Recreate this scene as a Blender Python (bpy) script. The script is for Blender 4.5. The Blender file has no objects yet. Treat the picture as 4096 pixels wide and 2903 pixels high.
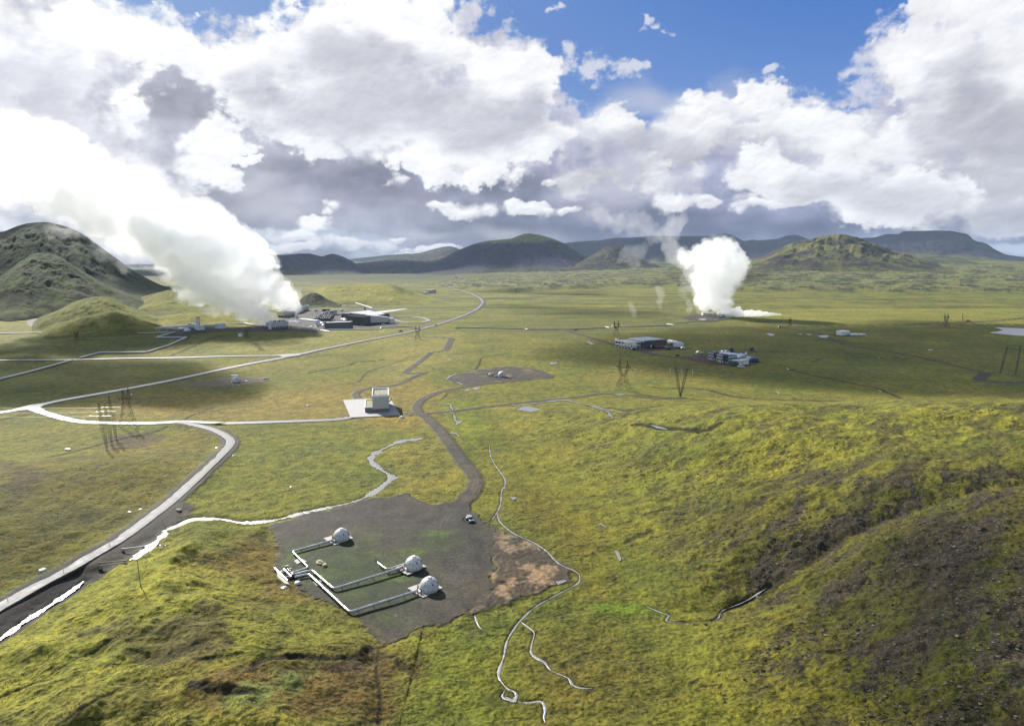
import bpy, bmesh, math, random
import numpy as np
from mathutils import Vector, Matrix
random.seed(7); rng = np.random.default_rng(7)
sc = bpy.context.scene
R = math.radians

# ------------------------------------------------------------------ camera
CAMH = 102.0; PITCH = R(8.3); FS = 2819.0          # focal length in photo pixels (4096 wide)
cam_d = bpy.data.cameras.new("camera"); cam = bpy.data.objects.new("camera", cam_d)
sc.collection.objects.link(cam); sc.camera = cam
cam.location = (0, 0, CAMH); cam.rotation_euler = (R(90) - PITCH, 0, 0)
cam_d.sensor_width = 36.0; cam_d.sensor_fit = 'HORIZONTAL'; cam_d.lens = 36.0 * FS / 4096.0
cam_d.clip_start = 0.5; cam_d.clip_end = 200000.0

# ------------------------------------------------------------------ render settings
sc.view_settings.view_transform = 'Standard'; sc.view_settings.look = 'None'
sc.view_settings.gamma = 1.0; sc.view_settings.exposure = 1.15
cy = sc.cycles
cy.max_bounces = 26; cy.diffuse_bounces = 2; cy.glossy_bounces = 2; cy.transmission_bounces = 2
cy.volume_bounces = 26; cy.transparent_max_bounces = 24
cy.use_denoising = True; cy.sample_clamp_indirect = 8.0
cy.caustics_reflective = False; cy.caustics_refractive = False

# ------------------------------------------------------------------ sun
SUN_EL = R(32.0); SUN_AZ = R(-38.0)                 # azimuth measured from +Y towards +X
sun_d = bpy.data.lights.new("sun", 'SUN'); sun_d.energy = 4.6; sun_d.angle = R(0.55); sun_d.color = (1.0, 0.955, 0.87)
sun = bpy.data.objects.new("sun", sun_d); sc.collection.objects.link(sun)
SV = Vector((math.sin(SUN_AZ) * math.cos(SUN_EL), math.cos(SUN_AZ) * math.cos(SUN_EL), math.sin(SUN_EL)))
sun.rotation_euler = SV.to_track_quat('Z', 'Y').to_euler()
sun.location = SV * 500

# ------------------------------------------------------------------ pixel <-> world helpers (photo pixels, 4096 x 2903)
CP, SP = math.cos(PITCH), math.sin(PITCH)
def D(*pts):                                        # overview pixels (2291 wide) -> photo pixels
    return [(x * 1.7879, y * 1.7879) for x, y in pts]
def Z(ox, oy, s, *pts):                             # pixels of a zoomed crop -> photo pixels
    return [(ox + x / s, oy + y / s) for x, y in pts]
def ray(sx, sy):
    a = (sx - 2048.0) / FS; b = (sy - 1451.5) / FS
    return np.array([a, CP - b * SP, -SP - b * CP])
def azel(sx, sy):
    d = ray(sx, sy); return math.atan2(d[0], d[1]), math.atan2(d[2], math.hypot(d[0], d[1]))
def UP(sx, sy, z=0.0):                              # point of the pixel's ray at height z
    d = ray(sx, sy); t = (z - CAMH) / d[2]; return np.array([d[0] * t, d[1] * t, z])

# ------------------------------------------------------------------ object helpers
def link(o):
    sc.collection.objects.link(o); return o
def tag(o, label=None, cat=None, group=None, kind=None):
    if label: o["label"] = label
    if cat: o["category"] = cat
    if group: o["group"] = group
    if kind: o["kind"] = kind
    return o
def thing(name, label, cat, loc=(0, 0, 0), rz=0.0, group=None):
    o = bpy.data.objects.new(name, None); link(o); o.empty_display_size = 0.5
    o.location = loc; o.rotation_euler = (0, 0, rz); return tag(o, label, cat, group)
def copy_tree(o, parent=None):
    c = o.copy(); sc.collection.objects.link(c)
    if parent is not None: c.parent = parent
    for ch in list(o.children): copy_tree(ch, c)
    return c

class MB:
    """collects shapes, build() links them as ONE mesh object"""
    def __init__(s): s.v = []; s.f = []; s.sm = []
    def add(s, vs, fs, smooth=False):
        b = len(s.v); s.v += [tuple(map(float, q)) for q in vs]
        for q in fs: s.f.append([b + i for i in q]); s.sm.append(smooth)
        return s
    def box(s, x0, x1, y0, y1, z0, z1):
        vs = [(x0,y0,z0),(x1,y0,z0),(x1,y1,z0),(x0,y1,z0),(x0,y0,z1),(x1,y0,z1),(x1,y1,z1),(x0,y1,z1)]
        return s.add(vs, [(0,3,2,1),(4,5,6,7),(0,1,5,4),(1,2,6,5),(2,3,7,6),(3,0,4,7)])
    def prism(s, poly, z0, z1):
        n = len(poly); z0s = z0 if hasattr(z0, '__len__') else [z0] * n; z1s = z1 if hasattr(z1, '__len__') else [z1] * n
        vs = [(p[0], p[1], a) for p, a in zip(poly, z0s)] + [(p[0], p[1], a) for p, a in zip(poly, z1s)]
        fs = [tuple(range(n - 1, -1, -1)), tuple(range(n, 2 * n))] + [(i, (i + 1) % n, n + (i + 1) % n, n + i) for i in range(n)]
        return s.add(vs, fs)
    def tube(s, pts, r, n=8, caps=True, smooth=True):
        pts = [Vector(p) for p in pts]; m = len(pts); rs = r if hasattr(r, '__len__') else [r] * m
        vs = []; up = Vector((0, 0, 1))
        for i, p in enumerate(pts):
            t = (pts[min(i + 1, m - 1)] - pts[max(i - 1, 0)]).normalized()
            a = up.cross(t)
            if a.length < 1e-3: a = Vector((1, 0, 0)).cross(t)
            a.normalize(); b = t.cross(a)
            k = 1.0
            if 0 < i < m - 1:
                c = (pts[i] - pts[i - 1]).normalized().dot((pts[i + 1] - pts[i]).normalized()); k = min(1.6, 1 / max(0.5, math.sqrt((1 + c) / 2)))
            for j in range(n):
                w = 2 * math.pi * j / n; vs.append(p + a * math.cos(w) * rs[i] * k + b * math.sin(w) * rs[i])
        fs = [(i * n + j, i * n + (j + 1) % n, (i + 1) * n + (j + 1) % n, (i + 1) * n + j) for i in range(m - 1) for j in range(n)]
        s.add(vs, fs, smooth)
        if caps: s.add(vs[:n][::-1], [tuple(range(n))]); s.add(vs[-n:], [tuple(range(n))])
        return s
    def bar(s, a, b, w): return s.tube([a, b], w * 0.5, 4, True, False)
    def lathe(s, prof, n=24, c=(0, 0), smooth=True):
        vs = [(c[0] + r * math.cos(2*math.pi*j/n), c[1] + r * math.sin(2*math.pi*j/n), z) for r, z in prof for j in range(n)]
        fs = [(i*n+j, i*n+(j+1)%n, (i+1)*n+(j+1)%n, (i+1)*n+j) for i in range(len(prof)-1) for j in range(n)]
        s.add(vs, fs, smooth)
        s.add(vs[:n][::-1], [tuple(range(n))]); s.add(vs[-n:], [tuple(range(n))]); return s
    def build(s, name, mat, parent=None):
        me = bpy.data.meshes.new(name); me.from_pydata(s.v, [], s.f); me.materials.append(mat)
        me.polygons.foreach_set("use_smooth", s.sm); me.update()
        o = bpy.data.objects.new(name, me); link(o)
        if parent is not None: o.parent = parent
        return o

def np_mesh(name, V, F, mat, smooth=True):
    me = bpy.data.meshes.new(name); nv, nf, k = len(V), len(F), F.shape[1]
    me.vertices.add(nv); me.vertices.foreach_set("co", np.ascontiguousarray(V, np.float32).ravel())
    me.loops.add(nf * k); me.loops.foreach_set("vertex_index", np.ascontiguousarray(F, np.int32).ravel())
    me.polygons.add(nf); me.polygons.foreach_set("loop_start", np.arange(0, nf * k, k, dtype=np.int32))
    try: me.polygons.foreach_set("loop_total", np.full(nf, k, np.int32))
    except Exception: pass
    me.polygons.foreach_set("use_smooth", np.full(nf, smooth, bool))
    me.materials.append(mat); me.update(calc_edges=True); return me
def set_color(me, name, C):
    a = me.attributes.new(name, 'FLOAT_COLOR', 'POINT'); A = np.ones((len(C), 4), np.float32); A[:, :3] = C
    a.data.foreach_set("color", A.ravel())
def grid_faces(nr, nc, wrap=False):
    i = np.arange(nr - 1)[:, None]; j = np.arange(nc if wrap else nc - 1)[None, :]; j2 = (j + 1) % nc
    return np.stack([i*nc + j, i*nc + j2, (i+1)*nc + j2, (i+1)*nc + j], -1).reshape(-1, 4)

# ------------------------------------------------------------------ numpy noise
_PM = np.random.default_rng(11).permutation(1024).astype(np.int32); _PM = np.concatenate([_PM, _PM])
_GX = np.cos(np.arange(1024) * 2 * np.pi / 1024).astype(np.float32); _GY = np.sin(np.arange(1024) * 2 * np.pi / 1024).astype(np.float32)
def perlin(x, y, seed=0):
    x = x + (seed * 37.31) % 911; y = y + (seed * 71.17) % 877
    x0 = np.floor(x); y0 = np.floor(y); fx = x - x0; fy = y - y0; ix = x0.astype(np.int32) & 1023; iy = y0.astype(np.int32) & 1023
    u = fx*fx*fx*(fx*(fx*6-15)+10); v = fy*fy*fy*(fy*(fy*6-15)+10)
    p0 = _PM[ix]; p1 = _PM[ix + 1]
    k = _PM[p0 + iy]; a = _GX[k]*fx + _GY[k]*fy
    k = _PM[p1 + iy]; b = _GX[k]*(fx-1) + _GY[k]*fy
    k = _PM[(p0 + iy + 1) & 2047]; c = _GX[k]*fx + _GY[k]*(fy-1)
    k = _PM[(p1 + iy + 1) & 2047]; d = _GX[k]*(fx-1) + _GY[k]*(fy-1)
    a = a + (b - a)*u; c = c + (d - c)*u; return 1.5*(a + (c - a)*v)
def fbm(x, y, seed=0, o=4, gain=0.5, ridged=False):
    s = 0; a = 1.0; t = 0
    for i in range(o):
        n = perlin(x, y, seed + i * 17)
        if ridged: n = 1 - 2.2 * np.abs(n)
        s = s + a * n; t += a; a *= gain; x = x * 2.03 + 13.7; y = y * 2.03 - 7.1
    return s / t
def sst(a, b, x):
    t = np.clip((x - a) / (b - a), 0, 1); return t * t * (3 - 2 * t)
def seg_dist(px, py, P):
    """distance to a polyline, and the arclength position along it"""
    best = np.full(px.shape, 1e18); pos = np.zeros(px.shape); L = 0.0
    for (ax, ay), (bx, by) in zip(P[:-1], P[1:]):
        dx, dy = bx - ax, by - ay; l2 = dx*dx + dy*dy + 1e-9
        t = np.clip(((px - ax) * dx + (py - ay) * dy) / l2, 0, 1)
        d = (px - ax - t*dx)**2 + (py - ay - t*dy)**2; m = d < best
        best = np.where(m, d, best); pos = np.where(m, L + t * math.sqrt(l2), pos); L += math.sqrt(l2)
    return np.sqrt(best), pos
def poly_sd(px, py, P):
    """signed distance to a polygon, positive inside"""
    ins = np.zeros(px.shape, bool); Q = list(P) + [P[0]]
    for (ax, ay), (bx, by) in zip(Q[:-1], Q[1:]):
        c = ((ay > py) != (by > py)) & (px < (bx - ax) * (py - ay) / (by - ay + 1e-12) + ax); ins ^= c
    d, _ = seg_dist(px, py, Q); return np.where(ins, d, -d)
def smooth_line(P, n=6):
    """Catmull-Rom through the points"""
    P = [np.array(p, float) for p in P]; Q = [2*P[0] - P[1]] + P + [2*P[-1] - P[-2]]; out = []
    for i in range(1, len(Q) - 2):
        for k in range(n):
            t = k / n; a, b, c, d = Q[i-1], Q[i], Q[i+1], Q[i+2]
            out.append(0.5 * (2*b + (c - a)*t + (2*a - 5*b + 4*c - d)*t*t + (3*b - a - 3*c + d)*t**3))
    out.append(P[-1]); return out
# ------------------------------------------------------------------ node helpers
class NT:
    def __init__(s, tree): s.t = tree; s.n = tree.nodes; s.l = tree.links
    def new(s, typ, **kw):
        n = s.n.new(typ)
        for k, v in kw.items(): setattr(n, k, v)
        return n
    def _set(s, sock, v):
        if v is None: return
        if isinstance(v, bpy.types.NodeSocket): s.l.new(v, sock)
        elif hasattr(v, '__len__') and sock.type == 'RGBA' and len(v) == 3: sock.default_value = (*v, 1)
        else: sock.default_value = v
    def m(s, op, a, b=None, c=None, clamp=False):
        n = s.new('ShaderNodeMath', operation=op, use_clamp=clamp); s._set(n.inputs[0], a); s._set(n.inputs[1], b); s._set(n.inputs[2], c); return n.outputs[0]
    def v(s, op, a, b=None, sc_=None):
        n = s.new('ShaderNodeVectorMath', operation=op); s._set(n.inputs[0], a); s._set(n.inputs[1], b)
        if sc_ is not None: s._set(n.inputs[3], sc_)
        return n.outputs[1] if op in ('LENGTH', 'DOT_PRODUCT', 'DISTANCE') else n.outputs[0]
    def ss(s, x, a, b, lo=0.0, hi=1.0, kind='SMOOTHSTEP'):
        n = s.new('ShaderNodeMapRange', interpolation_type=kind); s._set(n.inputs[0], x)
        n.inputs[1].default_value = a; n.inputs[2].default_value = b; n.inputs[3].default_value = lo; n.inputs[4].default_value = hi; return n.outputs[0]
    def mix(s, f, a, b, mode='MIX'):
        n = s.new('ShaderNodeMix', data_type='RGBA', blend_type=mode); s._set(n.inputs[0], f); s._set(n.inputs[6], a); s._set(n.inputs[7], b); return n.outputs[2]
    def noise(s, vec, scale, detail=4, rough=0.5, lac=2.0, dist=0.0, typ='FBM', norm=True, out=0):
        n = s.new('ShaderNodeTexNoise', noise_type=typ); s._set(n.inputs['Vector'], vec); n.normalize = norm
        n.inputs['Scale'].default_value = scale; n.inputs['Detail'].default_value = detail; n.inputs['Roughness'].default_value = rough
        n.inputs['Lacunarity'].default_value = lac; n.inputs['Distortion'].default_value = dist; return n.outputs[out]
    def comb(s, x, y, z=0.0):
        n = s.new('ShaderNodeCombineXYZ'); s._set(n.inputs[0], x); s._set(n.inputs[1], y); s._set(n.inputs[2], z); return n.outputs[0]
    def ramp(s, f, stops):
        n = s.new('ShaderNodeValToRGB'); s._set(n.inputs[0], f); e = n.color_ramp.elements
        while len(e) < len(stops): e.new(0.5)
        for k, (p, c) in enumerate(stops): e[k].position = p; e[k].color = (*c, 1) if len(c) == 3 else c
        return n.outputs[0]

# ------------------------------------------------------------------ world: Nishita sky, broken cloud overhead and behind the camera
W = bpy.data.worlds.new("World"); sc.world = W; W.use_nodes = True
W.node_tree.nodes.clear(); w = NT(W.node_tree)
sky = w.new('ShaderNodeTexSky', sky_type='NISHITA', sun_disc=False, sun_elevation=SUN_EL, sun_rotation=SUN_AZ, altitude=300.0, air_density=1.0, dust_density=0.6, ozone_density=3.0)
tc = w.new('ShaderNodeTexCoord')
ov = w.m('MULTIPLY', w.ss(w.noise(tc.outputs['Generated'], 2.6, 3, 0.55), 0.42, 0.62), 0.75)
wcol = w.mix(ov, sky.outputs[0], (3.0, 3.05, 3.3))
bg = w.new('ShaderNodeBackground'); w.l.new(wcol, bg.inputs[0]); bg.inputs[1].default_value = 0.085
wo = w.new('ShaderNodeOutputWorld'); w.l.new(bg.outputs[0], wo.inputs[0])
W.cycles.sampling_method = 'MANUAL'; W.cycles.sample_map_resolution = 256

# ------------------------------------------------------------------ sky dome sector in front: blue sky and the cloud field
def lin(c):
    c = np.asarray(c, float) / 255.0; c = np.where(c <= 0.04045, c / 12.92, ((c + 0.055) / 1.055) ** 2.4); return c / 2 ** sc.view_settings.exposure
DPX = 1.7879 / FS                                    # one overview pixel as an angle
def build_sky():
    a = np.concatenate([np.linspace(-75, -38, 90)[:-1], np.linspace(-38, 38, 1560), np.linspace(38, 75, 90)[1:]]) * math.pi / 180
    e = np.concatenate([np.linspace(-2.5, -0.6, 5)[:-1], np.linspace(-0.6, 21, 470), np.linspace(21, 26, 12)[1:]]) * math.pi / 180
    A, E = np.meshgrid(a, e)
    fine = np.clip(0.42 + E / 0.16 * 0.58, 0.3, 1.0)
    def warp(sx, sy, o, amp, seed, g=0.55):
        return A + fbm(A*sx, E*sy, seed, o, g) * amp * fine, E + fbm(A*sx + 31, E*sy + 17, seed + 5, o, g) * amp * fine * 0.8
    def blobs(P, lst, k=0.12):
        out = None
        for (x, y, rx, ry) in lst:
            ca, ce = azel(x * 1.7879, y * 1.7879)
            d = np.hypot((P[0] - ca) / (rx * DPX), (P[1] - ce) / (ry * DPX))
            if out is None: out = d
            else:
                h = np.maximum(k - np.abs(out - d), 0) / k; out = np.minimum(out, d) - h*h*k*0.25
        return 1 - out
    def billow(x, y, seed, o, gain=0.55):
        s = 0; t = 0; am = 1.0
        for i in range(o):
            s = s + am * (np.abs(perlin(x, y, seed + 11*i)) * 2.2 - 0.5); t += am; am *= gain; x = x*2.07 + 5.1; y = y*2.07 + 3.3
        return s / t
    PW = warp(9, 12, 5, 0.055, 3)
    PS = warp(6, 8, 3, 0.06, 9)
    fq = 1.0 / fine
    bil = billow(A*26, E*34*1.0, 21, 6, 0.58)
    fbf = fbm(A*30, E*40, 41, 7, 0.62)
    wis = fbm(A*70, E*95, 51, 6, 0.65)
    low = fbm(A*8, E*17, 61, 5, 0.55)
    mid = fbm(A*20, E*38, 71, 5, 0.55)
    def mask(F, amt_b, amt_f, lo, hi): return sst(lo, hi, F + bil*amt_b + fbf*amt_f)
    # relief: brighter on the side towards the sun (up and left)
    def relief(F, k=1.0):
        G = F
        dx = np.gradient(G, axis=1) / np.gradient(A, axis=1); dy = np.gradient(G, axis=0) / np.gradient(E, axis=0)
        return np.clip((-(dx * -0.55 + dy * 0.83)) * 0.012 * k, -1, 1)
    # blue
    t = np.clip(E / 0.33, 0, 1)[..., None]; sun_side = sst(0.55, -0.65, A)[..., None]
    top = lin((72, 122, 198)); bot = lin((150, 180, 226)); col = bot * (1 - t)**1.3 + top * (1 - (1 - t)**1.3)
    col = col * (1 - sun_side*0.55) + lin((172, 196, 232)) * sun_side*0.55
    def over(c, m, k): return c * (1 - m[..., None]) + k * m[..., None]
    def tint(v, c=(1, 1, 1)): return lin(np.clip(v, 0, 262)[..., None] * np.array(c)[None, None, :])
    # thin wisps in the blue
    ws = sst(0.15, 0.75, blobs(PW, [(1410,150,62,26),(1340,160,50,34),(1440,140,20,26),(1265,150,40,40),(1745,150,26,14),(1470,50,30,10),(1240,14,50,12),(1820,225,30,14),(1900,250,40,20),(2020,135,30,30),(2010,170,30,30),(1700,310,60,40),(1560,250,60,40)]) + fbf*1.1 + wis*0.3)
    col = over(col, ws * 0.72, lin((236, 236, 240)))
    # grey bank filling the lower sky
    BANK = [(60,330,260,330),(330,330,300,235),(620,330,330,255),(900,250,330,240),(1080,340,230,200),(1400,480,420,215),(1660,440,300,215),(1900,460,330,190),(2230,360,300,330),(2420,150,240,330),(800,520,900,130),(1500,560,900,130)]
    bank = blobs(PW, BANK)
    bm = mask(bank, 0.10, 0.22, 0.0, 0.16)
    gv = 163 + 36*low + 26*mid + 9*bil + 24*sst(0.02, 0.2, E) + 12*sst(0.2, -0.5, A)
    dark = blobs(PS, [(1720,520,330,44),(1500,490,180,40),(1420,560,300,30),(2150,500,260,30),(1200,500,320,60),(760,400,330,60),(420,230,190,60),(620,180,120,40),(480,480,160,60),(2250,540,90,24),(1100,420,200,40)])
    dk = sst(-0.15, 0.8, dark + low*0.5)
    gv = gv - 36*dk*sst(-0.6, 0.5, A + 0.15) - 18*dk
    purple = sst(-0.5, 0.45, A)
    g = np.stack([gv - 11*purple - 4, gv - 8*purple - 2, gv + 12 + 8*purple], -1)
    lining = sst(0.30, 0.0, bank + fbf*0.15)
    g = g*(1 - 0.8*lining[..., None]) + np.array([235, 236, 242]) * 0.8*lining[..., None]
    col = over(col, bm, lin(np.clip(g, 0, 255)))
    # pale openings low over the hills
    gap = sst(0.0, 0.45, blobs(PW, [(720,540,230,34),(2290,560,90,14),(5,530,60,50),(900,575,150,14)]) + fbf*0.5 + wis*0.2)
    col = over(col, gap*0.7, lin((196, 206, 224)))
    # soft lit patches inside the bank
    sp = sst(0.0, 1.0, blobs(PS, [(300,400,160,60),(1120,520,200,24),(1500,250,260,70),(620,470,120,40),(950,520,120,20),(1900,300,300,90),(1420,420,200,80),(560,420,60,40)]) + low*0.6)
    col = over(col, sp*0.55, lin((214, 214, 224)))
    # big bright cumulus, back to front; each layer = outline, core greyness
    softn = fbm(A*13, E*19, 81, 3, 0.5)
    bil_lo = billow(A*15, E*22, 91, 3, 0.5); cell = billow(A*9 + 0.3*low, E*14, 97, 4, 0.5)
    def cumulus(lst, core, base, cgrey, amt=(0.30, 0.20), edge=0.20, rk=1.0, seed=0):
        nonlocal col
        F = blobs(PW, lst)
        Fn = F + bil*amt[0] + fbf*amt[1]*1.2 + wis*0.16
        m = sst(0.0, 1.0, (Fn + 0.05) / (edge * (0.9 + 3.4*sst(-0.2, 0.4, softn))))
        m = m * (1 - 0.55*sst(0.15, 0.7, low + 0.5*fbf)*sst(0.7, 0.1, F))
        th = sst(-0.35, 0.75, blobs(PS, core) + low*0.7 + mid*0.45 + bil_lo*0.25) if core else 0*A
        r = relief(np.clip(F + bil_lo*0.35 + cell*0.25 + fbf*0.16, -0.3, 1.1), rk)
        v = base + 7 - cgrey*1.15*th + 4*sst(-0.1, -0.5, A) + r*11 + mid*10 + cell*8 + bil_lo*9 + fbf*5 - 9*sst(0.7, 0.0, Fn)
        c = np.stack([v - 1.0, v, v + 4.0 + cgrey*th*0.12], -1)
        col = over(col, m, lin(np.clip(c, 0, 262)))
    cumulus([(1520,300,210,60),(1680,245,85,62),(1640,215,40,34),(1780,290,110,55),(1900,330,130,60),(1540,255,90,40),(1350,300,130,62),(1960,300,60,40)], [(1480,360,300,60),(1800,380,220,50)], 240, 42, (0.26, 0.26), 0.28)
    cumulus([(2140,190,130,150),(2240,120,130,150),(2260,280,220,180),(2090,310,130,80),(2200,430,210,90),(2060,170,50,55),(2330,20,200,160),(1980,400,120,60)], [(2200,400,190,70),(2260,300,110,80),(2150,230,60,50),(2240,500,140,40)], 238, 48, (0.22, 0.20), 0.22, 0.8)
    cumulus([(560,150,160,75),(720,130,180,110),(900,60,150,90),(980,110,120,70),(850,230,250,140),(1020,300,235,100),(1130,200,110,90),(650,260,150,60),(760,60,80,50),(1020,345,190,48),(1180,330,80,50)], [(880,250,270,90),(1100,280,140,80),(790,160,120,60),(1180,240,50,70),(620,200,80,40)], 250, 44, (0.26, 0.22), 0.20)
    cumulus([(20,180,190,170),(150,130,160,110),(90,330,220,150),(180,430,210,80),(260,490,150,50),(300,90,150,60),(420,80,70,34),(40,430,120,80),(330,410,90,50),(330,530,130,60)], [(70,250,150,100),(150,330,120,60),(20,420,70,50)], 256, 40, (0.22, 0.22), 0.24)
    cumulus([(480,330,75,46),(455,365,70,40),(500,395,40,18),(560,375,26,10),(430,320,30,24)], [], 250, 0, (0.34, 0.34), 0.22)
    # smaller bright clouds in front of the bank
    cumulus([(1050,470,62,24),(1085,462,26,20),(1000,462,30,12)], [], 240, 0, (0.36, 0.30), 0.24, 1.2)
    cumulus([(1190,458,74,22),(1290,466,40,14),(1240,464,40,14)], [], 238, 0, (0.36, 0.30), 0.26, 1.2)
    cumulus([(905,420,26,17),(875,432,26,8)], [], 226, 0, (0.5, 0.4), 0.4, 1.0)
    cumulus([(1150,384,54,13),(1240,398,30,8)], [], 236, 0, (0.4, 0.4), 0.4, 1.0)
    cumulus([(1300,392,70,40),(1420,375,90,44),(1480,400,80,30),(1570,392,56,44),(1600,455,50,16),(1690,455,26,9),(1510,450,70,24)], [(1380,400,120,30),(1300,410,60,30)], 228, 22, (0.36, 0.36), 0.40, 1.0)
    cumulus([(1700,375,34,34),(1740,400,80,50),(1860,395,130,62),(1930,430,140,50),(1760,440,60,34),(1720,470,50,14),(2040,440,120,60)], [(1880,430,120,30),(1800,415,60,24),(2030,450,90,40)], 240, 30, (0.32, 0.28), 0.26, 1.0)
    cumulus([(640,530,70,16),(700,505,44,22),(760,545,80,20),(830,545,60,16),(890,530,34,10),(640,560,70,12),(960,560,60,8),(735,470,26,14),(910,575,50,8),(1260,568,50,9),(1080,565,60,7)], [], 238, 0, (0.42, 0.42), 0.30, 1.0)
    V = np.stack([np.cos(E)*np.sin(A), np.cos(E)*np.cos(A), np.sin(E)], -1).reshape(-1, 3) * 62000.0; V[:, 2] += CAMH
    mt = bpy.data.materials.new("sky_light"); mt.use_nodes = True; mt.node_tree.nodes.clear(); n = NT(mt.node_tree)
    at = n.new('ShaderNodeAttribute', attribute_name='radiance'); em = n.new('ShaderNodeEmission'); n.l.new(at.outputs['Color'], em.inputs[0])
    out = n.new('ShaderNodeOutputMaterial'); n.l.new(em.outputs[0], out.inputs[0]); mt.cycles.emission_sampling = 'NONE'
    me = np_mesh("sky", V, grid_faces(*A.shape), mt); set_color(me, 'radiance', col.reshape(-1, 3))
    tag(link(bpy.data.objects.new("sky", me)), kind='structure')
build_sky()
# ------------------------------------------------------------------ ground shape
def W2(pts, z=0.0): return [tuple(UP(x, y, z)[:2]) for x, y in pts]
VAL = [(-28, 520), (-18, 431), (21, 302), (32, 231), (37, 199), (35, 143), (28, 60), (20, -300)]
MOUND = W2(D((-200, 1530), (0, 1432), (160, 1322), (300, 1240), (350, 1195), (425, 1172), (600, 1182), (612, 1280), (720, 1350), (842, 1442), (900, 1900), (-200, 1900)))
LAVA = W2(D((880, 640), (1000, 644), (1150, 655), (1400, 640), (1700, 652), (2000, 657), (2300, 655), (3200, 655)))
def H0(x, y):
    x = np.asarray(x, float); y = np.asarray(y, float); r = np.hypot(x, y)
    z = fbm(x/260, y/260, 5, 3) * 2.2 * sst(350, 900, r)
    # rocky hill on the right
    xv = np.interp(-y, [-p[1] for p in VAL], [p[0] for p in VAL])
    back = sst(520, 345, y + 12*fbm(x/50, y/50, 8, 2))
    dx = x - xv + 9*fbm(x/45, y/45, 11, 2)
    front = sst(-20, 60, y)
    hill = (19*sst(2, 140, dx) + 8*sst(90, 300, dx)) * back * front
    hill = hill + (fbm(x/70, y/70, 12, 3)*5.0 + fbm(x/24, y/24, 13, 3)*1.2) * sst(6, 60, dx) * back
    # gully through the hill
    d, _ = seg_dist(x, y, [(37, 190), (60, 196), (82, 207), (105, 222), (130, 236), (165, 246), (210, 262)])
    hill = hill - 3.2*np.exp(-(d/11)**2) * sst(8, 40, dx) - 0.9*np.exp(-(d/2.5)**2)*sst(8, 30, dx)
    hill = hill + 5*np.exp(-(((x-105)/60)**2 + ((y-140)/45)**2))
    z = z + hill
    # valley floor is lightly dished
    z = z + 0.8*fbm(x/40, y/40, 14, 3)*sst(600, 300, r)*sst(20, 0, dx)
    # near left mound between the ditch and the gravel pad
    m = (x < 10) & (y < 300) & (y > 40)
    sd = np.full(x.shape, -50.0)
    if m.any(): sd[m] = poly_sd(x[m], y[m], MOUND)
    sd = sd + 3*fbm(x/16, y/16, 15, 2)
    z = z + (7.5*sst(0, 42, sd) + 1.3*sst(0, 5, sd) + sst(3, 30, sd)*(fbm(x/34, y/34, 16, 4)*3.6 + fbm(x/13, y/13, 17, 2, 0.5, True)*0.9))
    # rounded hill left of the road, and the plain's swells
    z = z + 10*np.exp(-(((x+262)/85)**2 + ((y-268)/75)**2)) + 4*np.exp(-(((x+185)/35)**2 + ((y-330)/30)**2))
    # hummocks before the steam field on the left
    z = z + sst(650, 1000, y)*sst(-150, -420, x)*(4.0 + 5*fbm(x/150, y/190, 19, 3))*sst(1900, 1500, y)
    # lava field: a ragged step, then gently rising
    ed = np.interp(x, [p[0] for p in LAVA], [p[1] for p in LAVA]); inl = sst(-20, 60, y - ed + 120*fbm(x/300, y/300, 20, 3)) * sst(-500, -150, x)
    z = z + inl*(9 + 5*fbm(x/60, y/90, 21, 3, 0.6, True)) + sst(2300, 5600, y)*sst(-200, 1500, x)*62 + sst(1500, 3600, y)*sst(300, 2600, x)*6
    # low green ridge beyond the plant
    z = z + 26*np.exp(-(((x+480)/170)**2 + ((y-2150)/200)**2)) + 22*np.exp(-(((x+760)/140)**2 + ((y-1750)/150)**2))
    return z
def G(sx, sy, f=H0):
    """the point of the ground seen at a photo pixel"""
    sx = np.atleast_1d(np.asarray(sx, float)); sy = np.atleast_1d(np.asarray(sy, float))
    a = (sx - 2048.0)/FS; b = (sy - 1451.5)/FS; d = np.stack([a, CP - b*SP, -SP - b*CP], -1)
    z = np.zeros(len(sx)); p = d*0
    for k in range(15):
        t = (z - CAMH)/d[:, 2]; t = np.where(t > 0, np.minimum(t, 30000), 30000); p = t[:, None]*d; zn_ = f(p[:, 0], p[:, 1]); z = np.minimum(z + (zn_ - z)*(0.85 if k < 6 else 0.55), CAMH - 3)
    return np.stack([p[:, 0], p[:, 1], CAMH + p[:, 2]], -1)
def GL(pts, n=0, f=H0):
    q = G([p[0] for p in pts], [p[1] for p in pts], f)[:, :2]
    return smooth_line(q, n) if n else [tuple(v) for v in q]
def g1(sx, sy, f=H0): return G([sx], [sy], f)[0]

z1 = lambda *p: Z(0, 800, 1.637, *p)
z2 = lambda *p: Z(1300, 800, 1.637, *p)
z3 = lambda *p: Z(2600, 800, 1.532, *p)
z4 = lambda *p: Z(0, 1500, 1.6243, *p)
z5 = lambda *p: Z(1000, 1900, 1.6193, *p)
z6 = lambda *p: Z(2000, 1500, 1.6243, *p)
z7 = lambda *p: Z(0, 2100, 1.91, *p)
zb = lambda *p: Z(1600, 1460, 3.274, *p)
zm = lambda *p: Z(1600, 850, 2.865, *p)
zn = lambda *p: Z(2400, 850, 2.865, *p)

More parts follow.
